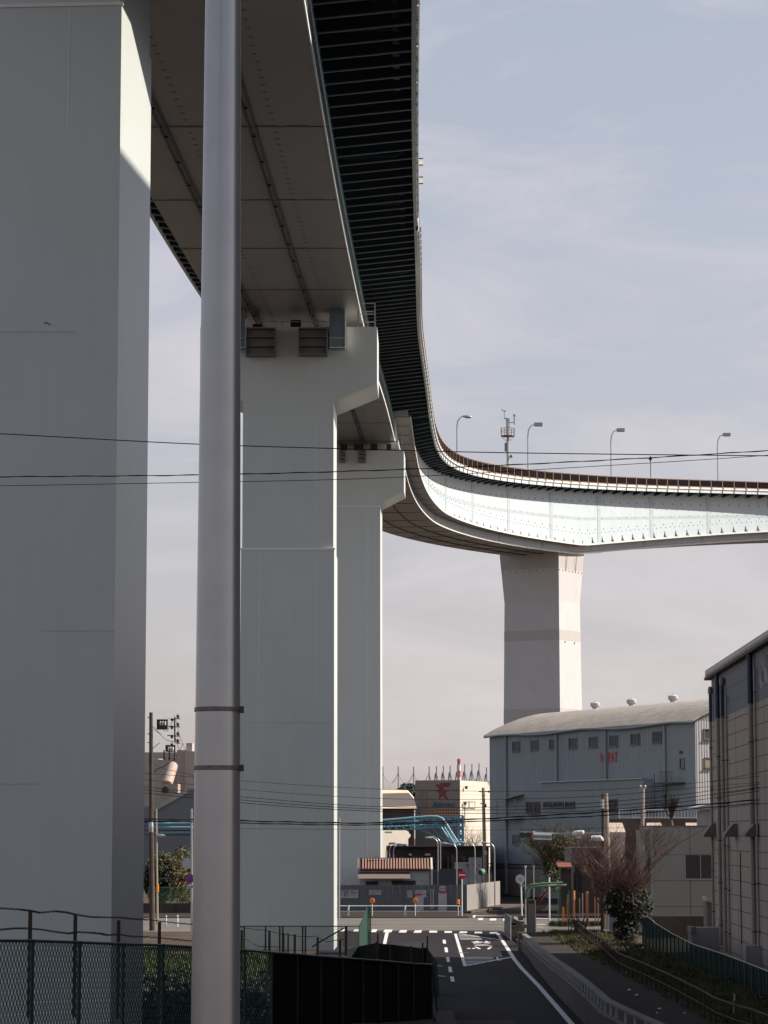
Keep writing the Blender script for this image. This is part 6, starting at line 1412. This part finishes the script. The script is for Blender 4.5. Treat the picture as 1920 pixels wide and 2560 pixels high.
for i, (pts) in enumerate(([(290, 130), (330, 300), (380, 420), (460, 500)], [(280, 280), (330, 440), (380, 560), (460, 680)], [(80, 230), (140, 270), (200, 330), (280, 350)], [(30, 650), (100, 620), (200, 560), (300, 500), (360, 360)], [(30, 540), (200, 600), (460, 660)], [(30, 745), (200, 790), (460, 860)], [(100, 660), (105, 600), (180, 580), (235, 540)], [(280, 130), (240, 200), (215, 250), (180, 245), (170, 160)])):
    loose(pts, 180, .015, ['cable sweeping down right from the small pole top', 'second cable sweeping down right from the small pole', 'short jumper wire between the upper crossarms', 'cable rising right to the end insulator', 'level thin cable behind the pole straps', 'cable crossing the grey shed roof', 'dark jumper wire looping beside the transformer pole', 'looped jumper wire under the upper switch box'][i], r8, M_wire, 'line_wire', 'wires round the transformer pole')
u3 = thing('street_pole', 'slim grey street pole with an orange band and a small lamp arm', 'street lamp', (Xat(340, 1990, 190), 190, 0))
m = MB(); m.tube((Xat(340, 1990, 190), 190, 0), P(337.5, 1747, 190), .085, 8, .06); m.build('shaft', M_woodp, u3, smooth=True)
MB().tube(P(340, 1927, 190), P(340, 1909, 190), .095, 8).build('orange_band', M_orange, u3); MB().lathe(P(337, 1805, 190), [(.05, 0), (.1, .15), (.11, .45), (.05, .65)], 8, (1, 0, 0)).build('lamp_head', M_mirr, u3, smooth=True)
u4 = thing('sign_pole', 'pole with a round blue and red no-parking sign partly hidden by the lamp pole', 'road sign', (Xat(414, 2000, 168), 168, 0))
MB().tube((Xat(414.5, 2000, 168), 168, 0), P(413.8, 1747, 168), .075, 8, .06).build('post', M_steel, u4)
c_ = P(409.5, 1898, 167.8); m = MB(); m.lathe(c_, [(.30, 0), (.30, .02)], 28, (0, -1, 0)); m.mi(1).lathe(c_ + Vector((0, -.021, 0)), [(.225, 0), (.225, .008)], 28, (0, -1, 0)); m.mi(0).ob(c_ + Vector((0, -.034, 0)), .44, .006, .06, (1, 0, -1), (0, 1, 0), (1, 0, 1)); m.build('disc', [M_redd, mat('sign_blue', (.02, .08, .42), .45)], u4)
m = MB(); m.box(c_.x - .14, c_.x + .25, 167.75, 167.78, Zat(1919, 168), Zat(1911, 168)); m.mi(1); text(m, '駐車', .15, (c_.x - .1, 167.744, Zat(1918, 168)), ux_, uz_, .002); m.build('plate', [M_white, M_ink], u4)
MB().lathe(P(405, 1865, 170), [(.35, 0), (.35, .02)], 24, (0, 1, 0)).build('mirror_back', mat('mirror_pale', (.45, .47, .48), .4), u4)
# bollards
b0 = Vector((Xat(358.6, 2000, 183), 183, 0)); bo_ = thing('white_bollard', 'left one of two short white bollards seen past the first pier', 'bollard', b0, 'white bollards on the far pavement')
MB().lathe(b0, [(.055, 0), (.055, .72), (.04, .78)], 10).build('post', M_white, bo_, smooth=True); MB().lathe(b0, [(.059, .60), (.059, .66)], 10).build('band', M_ink, bo_)
clone(bo_, (Xat(383.2, 2000, 183), 183, 0), 'right one of two short white bollards seen past the first pier', scale=(1.05, 1.05, 1.03))
Yv = 212.0; MB().box(Xat(250, 1960, Yv), Xat(430, 1960, Yv), Yv, Yv + .3, 0, Zat(1951, Yv)).build('retaining_wall', M_concD, origin=(Xat(370, 1960, Yv), Yv, 0), label='stained concrete retaining wall under the green yard fence at left', cat='wall')
gy = thing('yard_fence', 'thin green mesh fence on top of the stained retaining wall at left', 'fence', (Xat(370, 1950, Yv), Yv + .1, Zat(1951, Yv)))
m = MB(); z0_, z1_ = Zat(1951, Yv), Zat(1917, Yv); m.bar((Xat(320, 1917, Yv), Yv, z1_), (Xat(420, 1917, Yv), Yv, z1_), .05)
for k in range(60): q = Xat(320, 1930, Yv) + k * .064; m.bar((q, Yv, z0_), (q, Yv, z1_), .008)
for k in range(16): m.bar((Xat(320, 1930, Yv), Yv, z0_ + (z1_ - z0_) * k / 16), (Xat(422, 1930, Yv), Yv, z0_ + (z1_ - z0_) * k / 16), .008)
m.build('mesh', M_gnet, gy)
for x in (331, 368.5, 405): q = Xat(x, 1930, Yv); MB().bar((q, Yv, z0_), (q, Yv, z1_), .06).build('post', M_gnet, gy)
# grey shed, beige plant
Yg = 330.0; gs_ = thing('ribbed_shed', 'grey corrugated shed with sloping pale roof edge behind the left utility poles', 'shed', (Xat(370, 1760, Yg), Yg, 0))
m = MB(); m.ext([(Xat(250, 1800, Yg), Yg, 0), (Xat(250, 1800, Yg), Yg, Zat(1758, Yg)), (Xat(335, 1745, Yg), Yg, Zat(1738, Yg)), (Xat(405, 1715, Yg), Yg, Zat(1704, Yg)), (Xat(470, 1700, Yg), Yg, Zat(1704, Yg)), (Xat(470, 1800, Yg), Yg, 0)], (0, 12, 0)); m.build('wall', mat('shed_grey', (.19, .195, .195), .7, var=.05), gs_)
m = MB()
for k in range(4): a_, b_ = P(325, 1746 + k * 3.2, Yg - .3), P(404, 1706 + k * 2.2, Yg - .3); m.bar(a_, b_, .08, .10)
m.build('roof_edge', mat('shed_trim', (.5, .47, .42), .7), gs_)
m = MB()
for k in range(4): z = Zat(1775 + k * 9, Yg); m.box(Xat(250, 1770, Yg), Xat(470, 1770, Yg), Yg - .05, Yg, z - .1, z)
m.build('wall_strip', M_gdim, gs_)
Yp = 420.0; bl = thing('beige_plant', 'beige industrial tower building with ribs behind the left poles', 'factory', (Xat(370, 1650, Yp), Yp, 0))
m = MB(); m.box(Xat(300, 1650, Yp), Xat(383, 1650, Yp), Yp, Yp + 10, 0, Zat(1625, Yp)); m.box(Xat(384, 1650, Yp), Xat(402, 1650, Yp), Yp - 2, Yp + 10, 0, Zat(1621, Yp)); m.box(Xat(402.5, 1650, Yp), Xat(480, 1650, Yp), Yp - 3, Yp + 10, 0, Zat(1624, Yp)); m.box(Xat(404, 1640, Yp), Xat(417, 1640, Yp), Yp - 2, Yp + 2, Zat(1624, Yp), Zat(1606, Yp)); m.build('wall', mat('plant_beige', (.42, .36, .31), .75, var=.07, streak=.1), bl)
MB().tube(P(*r8(210, 745), Yp - 12), P(*r8(262, 570), Yp - 8), .85, 18).build('duct', mat('duct_beige', (.36, .28, .23), .7), bl, smooth=True)
m = MB(); a_, b_ = P(*r8(155, 735), Yp - 14), P(*r8(312, 822), Yp - 14); m.box(a_.x, b_.x, Yp - 14, Yp - 9, 0, a_.z); m.build('hopper', mat('duct_beige', (.36, .28, .23)), bl)
m = MB(); m.lathe(P(*r8(195, 790), Yp - 14.2), [(.5, 0), (.5, .1)], 16, (0, -1, 0)); m.build('opening', M_gdim, bl)

# ------------------------------------------------------------------ vegetation
def leaves(mb, c, rx, ry, rz, n, size, flat=.0, seedv=1):
    rnd = random.Random(seedv)
    for _ in range(n):
        while True:
            p = Vector((rnd.uniform(-1, 1), rnd.uniform(-1, 1), rnd.uniform(-1, 1)))
            if p.length <= 1: break
        # clumpy
        cl = math.sin(p.x * 5.1 + seedv) * math.cos(p.y * 4.3) * math.sin(p.z * 6.1 + 1.7 * seedv)
        if cl < -.18: continue
        q = Vector((c[0] + p.x * rx, c[1] + p.y * ry, c[2] + p.z * rz)); s_ = size * rnd.uniform(.5, 1.4)
        a = Vector((rnd.uniform(-1, 1), rnd.uniform(-1, 1), rnd.uniform(-1, 1))).normalized() * s_; b = a.orthogonal().normalized() * s_ * .6
        mb.add([q - a - b * .2, q + b, q + a + b * .2, q - b], [(0, 1, 2, 3)])
def branchy(base, h, spread, levels, seedv, r0, mbT, mbB, up=.6, nk=5, shrink=.68):
    rnd = random.Random(seedv)
    def grow(p, dirv, L, r, lv):
        pts = [p]; d_ = dirv.copy()
        for k in range(3):
            d_ = (d_ + Vector((rnd.uniform(-.18, .18), rnd.uniform(-.18, .18), rnd.uniform(-.06, .14)))).normalized(); pts.append(pts[-1] + d_ * L / 3)
        (mbT if lv == 0 else mbB).path(pts, r, 5 if lv < 2 else 3, r * .62, cap=False)
        if lv >= levels: return
        for k in range(nk if lv else nk + 1):
            an = rnd.uniform(0, 2 * math.pi); sp = Vector((math.cos(an) * spread, math.sin(an) * spread, up)).normalized()
            nd_ = (d_ * .55 + sp * .75).normalized(); st = pts[rnd.choice((1, 2, 3))] if lv else pts[rnd.choice((2, 3))]
            grow(st, nd_, L * shrink * rnd.uniform(.75, 1.15), max(.008, r * .52), lv + 1)
    grow(Vector(base), Vector((0, 0, 1)), h, r0, 0)
# big bare tree with dark evergreen foot
Yt = 152.0; tb = Vector((Xat(1357, 2040, Yt), Yt, 0)); tt = thing('bare_tree', 'bare reddish-brown tree with dark leafy lower crown in front of the grey block', 'tree', tb)
mt_, mbr = MB(), MB(); branchy(tb, 2.4, 1.5, 5, 21, .13, mt_, mbr, .62, 4, .80); branchy(tb + Vector((-.4, 0, 0)), 2.0, 1.6, 5, 23, .10, mt_, mbr, .55, 4, .80)
mt_.build('trunk', M_bark, tt, smooth='all'); mbr.build('branches', M_twig, tt, smooth='all', fixn=False)
m = MB(); leaves(m, (tb.x + .05, Yt, 2.55), 1.35, 1.2, 1.1, 3000, .09, seedv=2); leaves(m, (tb.x + .6, Yt, 2.1), .9, .8, 1.1, 1300, .09, seedv=5); leaves(m, (tb.x - .6, Yt, 2.2), .8, .8, .7, 1300, .08, seedv=8); leaves(m, (tb.x - .1, Yt, .9), .8, .8, .9, 1800, .09, seedv=18); m.build('foliage', M_leafD, tt, fixn=False)
t2 = thing('bare_tree', 'slender bare tree left of the utility pole pair, spreading twigs over the flat-roofed house', 'tree', (Xat(1300, 2000, 172), 172, 0))
mt_, mbr = MB(), MB(); branchy((Xat(1300, 2000, 172), 172, 0), 2.5, 1.1, 4, 33, .09, mt_, mbr, .5, 5, .74); mt_.build('trunk', M_bark, t2, smooth='all'); mbr.build('branches', M_twig, t2, fixn=False)
t3 = thing('bare_tree', 'tangled olive-brown tree against the factory wall behind the traffic signal', 'tree', (Xat(1225, 1950, 226), 226, 0))
mt_, mbr = MB(), MB(); branchy((Xat(1222, 1950, 226), 226, 0), 3.2, 1.3, 4, 44, .16, mt_, mbr, .45, 6, .72); branchy((Xat(1248, 1950, 227), 227, 0), 3.0, 1.3, 4, 47, .14, mt_, mbr, .45, 6, .74)
mt_.build('trunk', M_bark, t3, smooth='all'); mbr.build('branches', mat('olive_twigs', (.10, .085, .045), .9, var=.3), t3, fixn=False)
m = MB(); leaves(m, (Xat(1218, 1850, 226), 226, Zat(1835, 226)), 1.4, 1.4, 1.9, 2200, .10, seedv=3); leaves(m, (Xat(1195, 1880, 225), 225, Zat(1890, 225)), 1.0, 1.2, 1.6, 1500, .10, seedv=9); m.build('foliage', M_leafO, t3, fixn=False)
t4 = thing('pollarded_tree', 'small pale pollarded tree with upright shoots in front of the factory stair', 'tree', (Xat(1455, 1790, 200), 200, 0))
mt_, mbr = MB(), MB(); branchy((Xat(1455, 1790, 200), 200, Zat(1800, 200)), 1.0, .8, 3, 55, .09, mt_, mbr, 1.2, 6, .8); mt_.tube((Xat(1455, 1790, 200), 200, 0), (Xat(1455, 1790, 200), 200, Zat(1798, 200)), .12, 6); mt_.build('trunk', mat('pale_bark', (.30, .22, .16), .9, var=.3), t4); mbr.build('branches', M_twig, t4, fixn=False)
# left evergreen trees
t5 = thing('evergreen_tree', 'dark olive evergreen tree behind the green yard fence at left', 'tree', (Xat(355, 1950, 222), 222, 0))
MB().tube((Xat(355, 1950, 222), 222, 0), (Xat(355, 1950, 222), 222, 4.5), .18, 8).build('trunk', M_bark, t5)
m = MB(); leaves(m, (Xat(352, 1900, 222), 222, Zat(1897, 222)), 1.7, 1.7, 2.2, 5200, .13, seedv=4); m.mi(1); leaves(m, (Xat(352, 1875, 221.5), 221, Zat(1868, 222)), 1.5, 1.2, 1.1, 900, .11, seedv=6); m.build('foliage', [M_leafD, M_leafO], t5, fixn=False)
t6 = thing('evergreen_tree', 'browner bushy tree between the green yard fence and the sign pole', 'tree', (Xat(395, 1950, 219), 219, 0))
MB().tube((Xat(395, 1950, 219), 219, 0), (Xat(395, 1950, 219), 219, 4), .15, 8).build('trunk', M_bark, t6)
m = MB(); leaves(m, (Xat(398, 1890, 219), 219, Zat(1893, 219)), 1.3, 1.3, 2.6, 3600, .12, seedv=7); m.mi(1); leaves(m, (Xat(395, 1900, 218), 218, Zat(1900, 218)), 1.2, 1.0, 2.2, 700, .10, seedv=12); m.build('foliage', [M_leafO, M_leafY], t6, fixn=False)
t7 = thing('evergreen_tree', 'distant dark round tree beside the tan roof hall', 'tree', (Xat(881, 1720, 380), 380, 0))
MB().tube((Xat(881, 1720, 380), 380, 0), (Xat(881, 1720, 380), 380, 9), .3, 8).build('trunk', M_bark, t7); m = MB(); leaves(m, (Xat(881, 1712, 380), 380, Zat(1716, 380)), 1.6, 1.6, 1.7, 3500, .22, seedv=14); m.build('foliage', mat('far_leaf', (.03, .045, .045), .8), t7, fixn=False)
t8 = thing('bare_tree', 'pale bare scrub in front of the lower wall of the bird-sign building', 'tree', (Xat(1020, 1830, 305), 305, 0))
mt_, mbr = MB(), MB(); branchy((Xat(1020, 1830, 305), 305, 0), 2.4, 1.0, 4, 61, .1, mt_, mbr, .6, 6, .8); mt_.build('trunk', M_bark, t8); mbr.build('branches', mat('grey_twigs', (.16, .12, .10), .9), t8, fixn=False)

# tangled dark shrubs behind the near fence, grass patches
def blades(mb, x0, x1, y0, y1, zf, n, h, w, seedv):
    rnd = random.Random(seedv)
    for _ in range(n):
        x, y = rnd.uniform(x0, x1), rnd.uniform(y0, y1)
        if math.sin(x * 2.3 + seedv) * math.sin(y * 1.1) < -.35: continue
        z = zf(x, y); hh = h * rnd.uniform(.4, 1.3); an = rnd.uniform(0, math.pi); dx, dy = math.cos(an) * w, math.sin(an) * w; lx, ly = rnd.uniform(-.5, .5) * hh, rnd.uniform(-.5, .5) * hh
        mb.add([(x - dx, y - dy, z), (x + dx, y + dy, z), (x + lx, y + ly, z + hh)], [(0, 1, 2)])
m = MB(); blades(m, 10.5, 14.0, 64, 172, lambda x, y: pz(y), 42000, .24, .022, 1); blades(m, 10.0, 10.8, 64, 174, lambda x, y: pz(y), 4000, .16, .02, 6); blades(m, 10.9, 11.8, 150, 174, lambda x, y: pz(y), 1500, .16, .02, 2); m.mi(1); blades(m, 11.8, 14, 120, 165, lambda x, y: pz(y) + .02, 2600, .2, .03, 3); m.mi(0)
blades(m, 11.5, 17, 183, 190, lambda x, y: 0, 3500, .28, .03, 9)
m.build('grass', [M_grass, M_leafY], kind='stuff', label='patchy grass and dry weeds along the footpath edge', cat='grass', fixn=False)
m = MB(); blades(m, -17, -5, 108, 140, lambda x, y: 0, 26000, .34, .045, 4); m.build('grass', mat('rank_grass', (.085, .105, .032), .9, var=.3), kind='stuff', label='rough grass below the first pier behind the mesh fence', cat='grass', fixn=False)
ug = MB(); rnd_ = random.Random(77)
for i in range(70):
    yy_ = rnd_.uniform(66, 165); leaves(ug, (rnd_.uniform(10.7, 13.4), yy_, pz(yy_) + .12), rnd_.uniform(.3, .8), rnd_.uniform(.5, 1.4), rnd_.uniform(.15, .38), 170, .06, seedv=i)
ug.build('undergrowth', mat('brown_weed', (.034, .026, .012), .9, var=.4), kind='stuff', label='low brown and dark green weeds between the rusty railing and the green panel fence', cat='weeds', fixn=False)
sb2 = MB()
for i in range(26): leaves(sb2, (-11.5 + (i % 13) * .8, 86 + (i * 37 % 17), .45), 1.0, 1.6, .72, 700, .11, seedv=20 + i)
sb2.build('shrub_bed', mat('glossy_leaf', (.008, .010, .006), .6, var=.5, scale=3, spec=.25), kind='stuff', label='tangled dark glossy shrubs behind the mesh fence', cat='shrubs', fixn=False)
m = MB(); c_ = Vector((P(365, 2100, 92).x, 92, P(365, 2118, 92).z))
for rr_ in (.36, .33): 
    pts = [c_ + Vector((math.cos(k * math.pi / 10) * rr_ * 1.1, .05 * (rr_ > .35), math.sin(k * math.pi / 10) * rr_)) for k in range(-3, 14)]; m.path(pts, .012, 4)
for s_ in (-1, 1): m.bar((c_.x + .38 * s_, 92, 0), (c_.x + .38 * s_, 92, c_.z), .03)
m.build('hoop', M_dark, origin=c_, label='dark wire hoop poking out of the shrubs behind the mesh fence', cat='hoop')
# litter scraps
for i, (dx, dy) in enumerate(((1359, 2139), (1424, 2180), (1419, 2190), (1478, 2190), (1375, 2150), (1388, 2048))):
    g_ = G(dx, dy, .45); m = MB(); m.add([g_ + Vector((-.12, -.1, 0)) * .6, g_ + Vector((.13, -.05, .02)) * .6, g_ + Vector((.08, .2, .06)) * .6, g_ + Vector((-.1, .15, .0)) * .6, g_ + Vector((0, .03, .09)) * .6], [(0, 1, 4), (1, 2, 4), (2, 3, 4), (3, 0, 4)]); m.build('litter', M_white, origin=g_, label=['white scrap on the grass below the rusty railing', 'flat pale scrap at the dark end of the footpath', 'second flat pale scrap close below another', 'small white scrap at the lowest grass edge', 'pale scrap near the railing middle', 'white plastic bag among grass behind the railing'][i], cat='litter', group='litter along the footpath')
